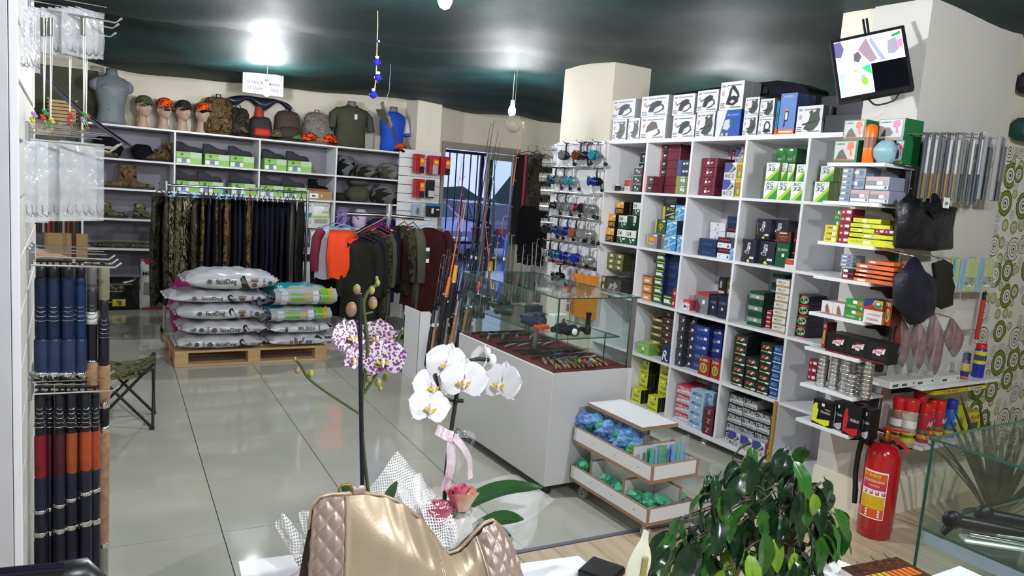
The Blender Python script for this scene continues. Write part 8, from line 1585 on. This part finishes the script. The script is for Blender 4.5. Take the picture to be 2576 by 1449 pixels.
band('quilted_end', 0, .135, GOLD2, nu=34); band('front_panel', .135, .72, GOLD, nu=60); band('quilted_end', .72, 1, GOLD2, nu=60); band('back_panel', 0, 1, GOLD2, -1)
for u in (.135, .50, .512, .72):
    mb = MB(); mb.tube([Vector(bag_pt(lerp(xa, xb, u+.015*math.sin(v*2.2)*0), v))+Vector((0, -.001, 0)) for v in [k/14 for k in range(15)]], .004 if u == .135 else .0022, GOLD, 8); mb.build('seam', bag)
mb = MB(); mb.tube([(p.x-o.x, 0, p.z-o.z) for p in P], .0042, GOLD, 8); mb.build('top_piping', bag)
mb = MB(); p = aty(868, 1238, BY_)-o; mb.tube([p+Vector((.012*math.cos(a), 0, .010*math.sin(a)+.004)) for a in [k*math.pi/6 for k in range(13)]], .002, mat('brass', C('#b8923c'), .3, .9), 6, caps=False); mb.build('ring', bag)
mb = MB(); mb.bbox(p.x+.012, p.x+.036, -.006, .006, p.z-.008, p.z+.006, GOLD2, .002); mb.build('strap_tab', bag)
# ---------------------------------------------------------------- orchids
YO = 1.42
STEM = mat('stem_green', C('#4a5a2e'), .5); BUD = mat('bud_green', C('#a8a848'), .45, noise=.4, nscale=40, col2=C('#8c6070')); PETW = mat('petal_white', C('#f4f3f8'), .5); LIPY = mat('lip_yellow', C('#e0c81c'), .5); LIPW = mat('lip_blush', C('#ecdcd8'), .5)
def spotted():
    m = mat('petal_spotted', C('#efe6ee'), .5); nt = m.node_tree; b = nt.nodes['Principled BSDF']; tc = nt.nodes.new('ShaderNodeTexCoord'); v = nt.nodes.new('ShaderNodeTexVoronoi'); v.inputs['Scale'].default_value = 170
    n = nt.nodes.new('ShaderNodeTexNoise'); n.inputs['Scale'].default_value = 34; ad = nt.nodes.new('ShaderNodeMath'); ad.operation = 'MULTIPLY_ADD'; ad.inputs[1].default_value = -.9; nt.links.new(tc.outputs['Object'], v.inputs['Vector']); nt.links.new(tc.outputs['Object'], n.inputs['Vector'])
    nt.links.new(n.outputs['Fac'], ad.inputs[0]); nt.links.new(v.outputs['Distance'], ad.inputs[2]); r = nt.nodes.new('ShaderNodeValToRGB'); r.color_ramp.elements[0].position = -.0; r.color_ramp.elements[0].color = (*C('#8a4c8a'), 1); r.color_ramp.elements[1].position = .05; r.color_ramp.elements[1].color = (*C('#efe6ee'), 1)
    nt.links.new(ad.outputs[0], r.inputs[0]); nt.links.new(r.outputs[0], b.inputs['Base Color']); return m
SPOT = spotted()
def petal(mb, ang, L, W, m, cup=.12, back=0, tipw=.5):
    ca, sa = math.cos(ang), math.sin(ang)
    def f(u, v):
        x = (u-.5)*2; w = W*.5*(math.sin(math.pi*min(.985, .10+.90*v)**tipw))**.62 if v < 1 else 0.0
        w = max(w, .001); px_, pz_ = x*w, L*(.04+.96*v)*(1-.06*x*x)
        y = -cup*L*(v**1.5)*.35+cup*W*x*x*.28+back-.0015*math.sin(x*5+v*6)
        return (px_*ca+pz_*sa, y, -px_*sa+pz_*ca)
    mb.grid(f, 10, 12, m)
def flower(lab, px, py, rpx, root, pm, Y=YO, roll=0, turn=0, pitch=0, lip=True):
    c = aty(px, py, Y); d = Vector(ray(px, py)); r = rpx/F_PX*d.length*(Y/d[1])/d.length*1.0; r = rpx/F_PX*(Y/d[1])*1.1
    o = bpy.data.objects.new('flower', None); COL.objects.link(o); o.parent = root
    f = d.normalized(); right = f.cross(Vector((0, 0, 1))).normalized(); up = right.cross(f)
    M = Matrix((right, f, up)).transposed().to_4x4(); M = Matrix.Translation(c-Vector(root.location)) @ M @ Matrix.Rotation(roll, 4, 'Y') @ Matrix.Rotation(turn, 4, 'Z') @ Matrix.Rotation(pitch, 4, 'X'); o.matrix_basis = M; o['label'] = lab
    mb = MB()
    for a, L, W in ((0, .95, .86), (2.3, .95, .70), (-2.3, .95, .70)): petal(mb, a, L*r, W*r, pm, .10, .004, .62)
    for a in (1.42, -1.42): petal(mb, a, 1.05*r, 1.42*r, pm, .12, -.001, .8)
    mb.build('petals', o)
    if lip:
        mb = MB(); s = r/.064
        mb.ball((0, -.009*s, -.004*s), .006*s, LIPW, (1, 1.2, 1), 8, 6); mb.tube([(0, -.004*s, -.002*s), (0, -.014*s, -.010*s), (0, -.012*s, -.024*s)], [.004*s, .006*s, .002*s], LIPW, 8)
        for k in (-1, 1): mb.poly([(k*.003*s, -.008*s, -.010*s), (k*.016*s, -.014*s, -.003*s), (k*.018*s, -.013*s, -.010*s), (k*.006*s, -.014*s, -.017*s)], LIPY, (0, -.002*s, 0))
        mb.tube([(0, -.012*s, -.010*s), (0, -.016*s, -.014*s)], .004*s, mat('lip_gold', C('#c88c28'), .5), 6); mb.build('lip', o)
    return o
def bud(root, px, py, rpx, Y=YO, m=BUD):
    p = aty(px, py, Y)-Vector(root.location); r = rpx/F_PX*1.25; mb = MB(); mb.ball(p, r, m, (.85, .85, 1.15), 10, 8); mb.build('bud', root)
def stem(root, pts, r, nm='stem', m=STEM, Y=YO):
    mb = MB(); mb.tube(catmull([aty(x, y, Y)-Vector(root.location) for x, y in pts], 5), r, m, 8); mb.build(nm, root)
def pot(root, px):
    z = .7505-root.location.z; p = aty(px, 1240, YO); x = p.x-root.location.x; mb = MB(); mb.lathe([(.045, z), (.05, z+.004), (.062, z+.10), (.058, z+.10), (.05, z+.07)], mat('pot_clear', C('#c8c8c0'), .3), (x, 0, 0), 20); mb.build('pot', root)
a = aty(905, 1235, YO); A_ = thing('orchid', 'purple spotted orchid with long green spike tied to dark stake', 'orchid', (a.x, YO, .7505)); pot(A_, 905)
stem(A_, [(912, 1260), (908, 1000), (905, 738)], .0047, 'stake', mat('stake_dark', C('#1c1c2c'), .5))
stem(A_, [(928, 1250), (922, 1200), (912, 1100), (910, 1010), (918, 940), (925, 870), (916, 790), (915, 760), (925, 735), (945, 718), (952, 710)], .0040)
stem(A_, [(903, 1040), (870, 1018), (820, 985), (775, 950), (758, 920), (742, 903)], .0028, 'side_branch'); stem(A_, [(915, 990), (935, 960), (950, 935), (955, 925)], .0034, 'side_branch'); stem(A_, [(975, 905), (988, 880), (1000, 855), (1014, 828)], .0030, 'side_branch'); stem(A_, [(915, 765), (905, 742), (895, 735)], .0022, 'bud_stalk'); stem(A_, [(918, 790), (938, 785)], .0022, 'bud_stalk')
for x, y, r in [(898, 728, 14), (935, 730, 12), (938, 762, 17), (884, 778, 20), (950, 712, 9), (948, 700, 6), (748, 932, 9), (782, 940, 10), (742, 903, 6), (928, 952, 12), (952, 962, 12), (970, 950, 12), (957, 978, 8), (985, 856, 9), (1002, 882, 9), (1012, 828, 5)]: bud(A_, x, y, r)
flower('leftmost spotted flower', 880, 845, 46, A_, SPOT, roll=-.3, turn=.5); flower('upper right spotted flower', 950, 842, 44, A_, SPOT, YO+.01, roll=.1, pitch=.5); flower('half turned spotted flower', 888, 900, 36, A_, SPOT, YO-.01, roll=.3, turn=1.0); flower('large lower spotted flower', 965, 902, 54, A_, SPOT, YO-.02, roll=-.1, turn=-.2)
a = aty(1125, 1240, YO); B2 = thing('orchid', 'white orchid with arching spray of blooms and pink ribbon', 'orchid', (a.x, YO, .7505)); pot(B2, 1125)
stem(B2, [(1118, 1260), (1122, 1190), (1130, 1120), (1140, 1050), (1150, 985), (1160, 930), (1190, 905), (1230, 905)], .0050, 'stem', mat('stem_dark', C('#2c3024'), .5)); stem(B2, [(1145, 1010), (1118, 1000), (1105, 985), (1095, 940)], .0036, 'side_branch', mat('stem_dark', C('#2c3024'), .5))
mb = MB(); p = aty(1150, 1005, YO)-Vector(B2.location); mb.tube([p+Vector((-.008, -.004, 0)), p+Vector((.012, -.004, -.003))], .005, DARK, 8); mb.build('clip', B2)
for lab, x, y, r, rl, tn, pt, dy in [('white bloom at upper left', 1122, 912, 52, .2, .35, .2, .0), ('white bloom behind at right, seen from its side', 1205, 905, 40, .4, -1.1, .2, .03), ('white bloom at far left', 1085, 970, 50, -.1, .5, .0, .0), ('lowest white bloom', 1080, 1022, 52, .1, .35, -.1, -.02), ('foremost white bloom', 1168, 955, 56, .0, .0, .0, -.04), ('right white bloom facing sideways', 1262, 962, 54, .1, -.55, .0, -.02)]: flower(lab, x, y, r, B2, PETW, YO+dy, rl, tn, pt)
for x, y, r in ((1238, 905, 18), (1226, 885, 14)): bud(B2, x, y, r, YO, PETW)
RIB = film('pink_ribbon', (.92, .72, .84), .75, .3)
def ribbon(root, pts, w, m, nm='ribbon', Y=YO-.03):
    q = catmull([aty(x, y, Y)-Vector(root.location) for x, y in pts], 5); mb = MB(); n = len(q)-1
    def f(u, v): i = min(int(u*n), n-1); p = q[i].lerp(q[i+1], u*n-i); tt = (q[i+1]-q[i]).normalized(); s = tt.cross(Vector((0, 1, 0))).normalized(); return p+s*(v-.5)*w+Vector((0, .004*math.sin(u*9)+.008*(v-.5), 0))
    mb.grid(f, n*2, 3, m); mb.build(nm, root)
ribbon(B2, [(1098, 1080), (1120, 1092), (1140, 1100)], .022, RIB); ribbon(B2, [(1140, 1100), (1135, 1140), (1130, 1190), (1122, 1235)], .026, RIB); ribbon(B2, [(1142, 1098), (1165, 1125), (1182, 1165), (1185, 1205)], .016, RIB); ribbon(B2, [(1150, 1092), (1190, 1098), (1178, 1130), (1158, 1175)], .014, CLEAR, 'clear_ribbon'); ribbon(B2, [(1152, 1090), (1152, 1140), (1148, 1190), (1130, 1200)], .012, CLEAR, 'clear_ribbon')
ribbon(A_, [(775, 1420), (745, 1440), (720, 1460)], .012, RIB, 'pink_ribbon_end', 1.38)
# leaves of the orchids
LEAF = mat('orchid_leaf', C('#2c5c2c'), .35, noise=.2, nscale=14, spec=.6)
def oleaf(root, pts, w, Y=YO, m=LEAF, nm='leaf', dy=0):
    q = catmull([aty(x, y, Y+dy*k)-Vector(root.location) for k, (x, y) in enumerate(pts)], 6); n = len(q)-1; mb = MB()
    def f(u, v): i = min(int(u*n), n-1); p = q[i].lerp(q[i+1], u*n-i); tt = (q[i+1]-q[i]).normalized(); s = tt.cross(Vector((0, 1, 0))).normalized(); k = w*(math.sin(math.pi*min(.985, .12+u*.88))**.6); return p+s*(v-.5)*k+Vector((0, .25*w*abs(v-.5), 0))
    mb.grid(f, n*2, 6, m); mb.build(nm, root)
oleaf(A_, [(965, 1300), (980, 1250), (1000, 1212)], .026); oleaf(A_, [(880, 1262), (872, 1235), (862, 1222)], .02)
oleaf(B2, [(1150, 1290), (1210, 1250), (1280, 1228), (1366, 1228)], .042, YO-.02); oleaf(B2, [(1190, 1330), (1260, 1305), (1318, 1308)], .038, YO-.02); oleaf(B2, [(1210, 1310), (1260, 1340), (1292, 1362)], .03, YO+.03)
# mesh and tulle wrapping
def mesh_wrap():
    m = film('mesh_wrap', (.93, .93, .95), 1, .6); nt = m.node_tree; mx = [n for n in nt.nodes if n.type == 'MIX_SHADER'][0]; tc = nt.nodes.new('ShaderNodeTexCoord'); v = nt.nodes.new('ShaderNodeTexVoronoi'); v.inputs['Scale'].default_value = 190; v.inputs['Randomness'].default_value = .12; v.voronoi_dimensions = '2D'
    g = nt.nodes.new('ShaderNodeMath'); g.operation = 'GREATER_THAN'; g.inputs[1].default_value = .33; mp = nt.nodes.new('ShaderNodeMapping'); mp.inputs['Rotation'].default_value = (math.pi/2, 0, 0)
    nt.links.new(tc.outputs['Object'], mp.inputs[0]); nt.links.new(mp.outputs[0], v.inputs['Vector']); nt.links.new(v.outputs['Distance'], g.inputs[0]); nt.links.new(g.outputs[0], mx.inputs[0]); return m
MW_ = mesh_wrap(); TUL = film('tulle', (.95, .95, .97), .22, .7)
def sheet(root, quad, Y, m, nm, amp=.012, k=7):
    c = [aty(x, y, Y+dy)-Vector(root.location) for x, y, dy in quad]; mb = MB(); mb.grid(lambda u, v: c[0].lerp(c[1], u).lerp(c[3].lerp(c[2], u), v)+Vector((0, amp*math.sin(u*k+v*3)*math.sin(v*5), .3*amp*math.sin(u*k*1.3))), 16, 12, m); mb.build(nm, root)
W1 = thing('flower_wrapping', 'white perforated mesh and tulle wrapping around the orchid pots', 'wrapping', (.62, YO, .7505))
for q, dy in (([(905, 1260, .03), (1000, 1135, .08), (1100, 1250, .06), (1000, 1330, 0)], .03), ([(1000, 1230, 0), (1060, 1190, .03), (1110, 1300, 0), (1060, 1360, -.03)], -.03), ([(690, 1320, .05), (712, 1290, .05), (800, 1400, -.02), (760, 1440, -.02)], 0), ([(750, 1292, .02), (800, 1270, .02), (810, 1400, -.02), (785, 1400, -.02)], -.01), ([(1050, 1260, 0), (1130, 1265, 0), (1155, 1345, -.04), (1110, 1400, -.06)], -.05)): sheet(W1, q, YO+dy, MW_, 'mesh_sheet', .010)
for q, dy in (([(1080, 1230, .1), (1300, 1195, .12), (1400, 1260, .1), (1180, 1380, 0)], 0), ([(1130, 1390, -.06), (1180, 1270, .0), (1300, 1340, .02), (1230, 1330, -.02)], -.02), ([(1270, 1230, .1), (1370, 1240, .1), (1340, 1370, .02), (1240, 1380, 0)], .0), ([(1090, 1400, -.06), (1170, 1260, 0), (1210, 1330, 0), (1150, 1400, -.06)], -.05)): sheet(W1, q, YO+dy, TUL, 'tulle_sheet', .014)
# roses
RP = [mat('rose_pink', C('#e87c98'), .5, noise=.15, nscale=20), mat('rose_cream', C('#f2d4b8'), .5, noise=.1, nscale=20, col2=C('#f0b0a8'))]
for px, py, r, lab in ((1160, 1250, 42, 'pink edged cream rose tucked right of the ribboned stem'), (1105, 1285, 36, 'deep pink rose half behind the mesh wrapping')):
    p = aty(px, py, YO-.05); s = r/F_PX*1.58; t = thing('rose', lab, 'rose', p)
    for k in range(11):
        a0 = k*2.4; rr = s*(.22+.075*k); h = s*(1.0-.045*k); mb = MB()
        mb.grid(lambda u, v: (rr*(.55+.45*v+.15*v*v*(k > 6))*math.cos(a0+(u-.5)*2.3), rr*(.55+.45*v+.15*v*v*(k > 6))*math.sin(a0+(u-.5)*2.3), -s*.75+(h+s*.6)*v*(1-.25*(2*u-1)**2)), 8, 6, RP[1] if k > 4 and k % 3 and px > 1120 else RP[0]); mb.build('petal', t)
    mb = MB(); mb.tube([(0, 0, -s*.6), (0, .02, -s*2.2)], .003, STEM, 6)
    for a in range(5): mb.poly([(0, 0, -s*.8), (s*.5*math.cos(a*1.26), s*.5*math.sin(a*1.26), -s*.95), (s*.9*math.cos(a*1.26+.2), s*.9*math.sin(a*1.26+.2), -s*1.15)], LEAF)
    mb.build('stem', t)
# ---------------------------------------------------------------- peace lily flower and ficus
p = atz(1610, 1455, .93); t = thing('peace_lily', 'single white peace lily flower rising at bottom right of desk', 'flower', (p.x, p.y, .70)); p = p-Vector(t.location); h = 120/F_PX*1.28
mb = MB(); Wd = .060
def sp(u, v): w = Wd*.5*math.sin(math.pi*min(.99, .1+.9*v)**.75)**.8; x = (u-.5)*2; return (p.x+x*w*.9+.006*v, p.y+.012*x*x-.004, p.z-.01+h*1.0*v+(.012 if v == 1 else 0))
mb.grid(sp, 8, 14, mat('spathe', C('#e8e6d0'), .45)); mb.build('spathe', t); mb = MB(); mb.tube([(p.x, p.y-.006, p.z-.0), (p.x+.001, p.y-.008, p.z+h*.50)], [.006, .005], mat('spadix', C('#b8ac6c'), .8, bump=.8, bscale=300), 10); mb.build('spadix', t); mb = MB(); mb.tube([(p.x, p.y, .0), (p.x, p.y, p.z)], .003, STEM, 6); mb.build('stalk', t)
FL = [mat('ficus_dark', C('#1c3a20'), .22, noise=.3, nscale=18, spec=.7), mat('ficus_mid', C('#356a26'), .25, noise=.3, nscale=14, spec=.6), mat('ficus_lime', C('#7ca42c'), .35, noise=.15, nscale=20)]
LV = []
for m in FL:
    for s in range(2):
        mb = MB(); L, Wl = 1, .46
        def lf(u, v):
            x = (u-.5)*2; w = Wl*.5*(math.sin(math.pi*min(1, v*.97+.02)**.85)**.8) if 0 < v < .97 else .012
            return (x*w, L*v*(1-.12*v*s), -.30*L*v*v*(1+.6*s)+.30*abs(x)*w*(1-.4*s)+.012*math.sin(v*16)*abs(x))
        mb.grid(lf, 6, 12, m); mb.tube([(0, -.12, .01), (0, 0, 0), (0, .5, -.06*(1+.6*s))], [.014, .012, .006], m, 5); LV.append(mb.mesh('leaf'))
fx = thing('ficus_plant', 'glossy weeping fig plant in a pot in front of shelving', 'potted plant', (1.40, 1.02, 0)); o = Vector(fx.location)
mb = MB(); mb.lathe([(.11, 0), (.12, .01), (.15, .30), (.155, .31), (.14, .30), (.12, .27)], ink('#8c8c92'), n=22); mb.build('pot', fx)
BRK = mat('ficus_bark', C('#5c5440'), .8, noise=.3, nscale=20); rnd = random.Random(5)
mb = MB(); mb.tube([(0, 0, .25), (.01, .0, .55), (-.01, .01, .78), (.02, .02, .98)], [.018, .014, .011, .005], BRK, 8); mb.tube([(0, 0, .4), (.06, -.03, .66), (.10, -.02, .86)], [.012, .009, .004], BRK, 8); mb.tube([(0, 0, .45), (-.10, .02, .64), (-.2, .02, .74)], [.012, .008, .004], BRK, 8); mb.build('trunk', fx)
SIL = [(1640, 1425), (1700, 1330), (1760, 1265), (1790, 1200), (1840, 1160), (1900, 1118), (1960, 1130), (2030, 1140), (2070, 1200), (2110, 1285), (2140, 1300), (2120, 1380), (2090, 1440), (2050, 1520), (1700, 1520)]
def inside(x, y):
    c = False; n = len(SIL)
    for i in range(n):
        (x1, y1), (x2, y2) = SIL[i], SIL[(i+1) % n]
        if (y1 > y) != (y2 > y) and x < (x2-x1)*(y-y1)/(y2-y1)+x1: c = not c
    return c
k = 0; tries = 0
while k < 290 and tries < 6000:
    tries += 1; x, y = rnd.uniform(1640, 2145), rnd.uniform(1115, 1530)
    if not inside(x, y): continue
    ed = (x-1890)/250; Yp = 1.05+rnd.uniform(-.13, .13)*(1-.3*abs(ed)); p = aty(x, y-18, Yp)-o
    sz = rnd.uniform(.050, .078)*(1.2 if y > 1330 else 1.0); out = Vector((p.x, p.y, 0)); az = math.atan2(out.x, out.y)*-1+rnd.uniform(-1.1, 1.1)
    kk = 4+rnd.randint(0, 1) if rnd.random() < .09 else (2+rnd.randint(0, 1) if rnd.random() < .34 else rnd.randint(0, 1))
    lo = put(LV[kk], 'leaf', fx, p); lo.rotation_euler = (rnd.uniform(-1.35, -.55), rnd.uniform(-.4, .4), az); lo.scale = (sz, sz, sz)
    if k % 6 == 0: mb = MB(); c = Vector((.02*math.sin(k), .01, min(.92, p.z+.03-.05))); mb.tube(catmull([c*.55+Vector((0, 0, .35)), (c+p)/2+Vector((0, 0, .02)), p], 4), [.0016]*9, BRK, 5); mb.build('twig', fx)
    k += 1
for x, y in ((2195, 1408), (2228, 1400), (2160, 1425)):
    p = aty(x, y, 1.02)-o; lo = put(LV[2], 'leaf', fx, p); lo.rotation_euler = (-.2, .3, -1.3); lo.scale = (.05, .05, .05)
# magazine on a small stand, bottom right
t = thing('side_table', 'small white side table at the lower right edge', 'side table', (1.62, .86, 0)); mb = MB(); mb.bbox(-.22, .30, -.3, .055, .70, .72, DW, .003); mb.build('table_top', t)
for x, y in ((-.2, .03), (.28, .03), (-.2, -.28), (.28, -.28)): mb = MB(); mb.bbox(x-.012, x+.012, y-.012, y+.012, 0, .70, STEEL, .002); mb.build('leg', t)
q = [atz(x, y, .742) for x, y in ((2090, 1432), (2257, 1400), (2345, 1449), (2420, 1492))]; o = q[1]; ex = (q[0]-q[1]).normalized(); ey = (q[2]-q[1]).normalized(); t = thing('magazine', 'thick brown and orange covered catalogue on the side table', 'magazine', (o.x, o.y, .7205))
w_, h_ = .19, .24; Q = lambda a, b, z: (ex*a*w_+ey*b*h_)+Vector((0, 0, z)); mb = MB(); CB = camo('cover_brown', [C('#2a1c16'), C('#5c3420'), C('#3c261c'), C('#8c4c24')], 30, stretch=(1, 4, 1), rough=.4)
mb.poly([Q(0, 0, .0), Q(1, 0, 0), Q(1, 1, 0), Q(0, 1, 0)], TAG, (0, 0, .019)); mb.build('pages', t); mb = MB(); mb.poly([Q(0, 0, .0195), Q(1, 0, .0195), Q(1, 1, .0195), Q(0, 1, .0195)], CB, (0, 0, .002)); 
for k in range(9): a = .08+.09*k; mb.poly([Q(a, .20, .0218), Q(a+.07, .20, .0218), Q(a+.06, .34, .0218), Q(a-.01, .34, .0218)], ink('#d8702c' if k < 5 else '#d8a82c'))
mb.build('cover', t)
mb = MB(); mb.box(-.01, .20, -.01, .16, 0, .004, TAG); mb.build('paper_sheet', None, (1.47, .86, .7205), .2, 'white sheet of paper sticking out beside the catalogue', 'paper')
# ---------------------------------------------------------------- lamps
def lamp(i, x, y, z, power, label):
    t = thing('pendant_bulb', label, 'lamp', (x, y, z))
    cz = ceil_z(x, y)-z
    mb = MB(); mb.tube([(0, 0, .085), (0, 0, cz)], .0035, TAG, 6); mb.build('cord', t)
    mb = MB(); mb.lathe([(.016, .05), (.018, .055), (.018, .095), (.008, .10)], TAG, n=12); mb.build('socket', t)
    e = mat('bulb_glow_%d' % power, LAMP_COL, emit=power)
    mb = MB(); mb.lathe([(.001, -.05), (.022, -.04), (.033, -.015), (.033, .01), (.022, .035), (.014, .05)], e, n=10); mb.build('bulb', t)
    return t
WHERE = ['bare glowing bulb hanging over the garment racks before the back shelves', 'bare glowing bulb hanging near the doorway corner', 'bare glowing bulb hanging high over the middle of the shop floor',
         'bare glowing bulb on a white rod behind the cubby shelves', 'glowing bulb hanging above the white desk', 'glowing bulb hanging over the left side aisle', 'glowing bulb hanging behind the cashier side', 'glowing bulb hanging at the far left corner']
for i, (x, y, z, p) in enumerate(LAMPS): lamp(i, x, y, z, p, WHERE[i])
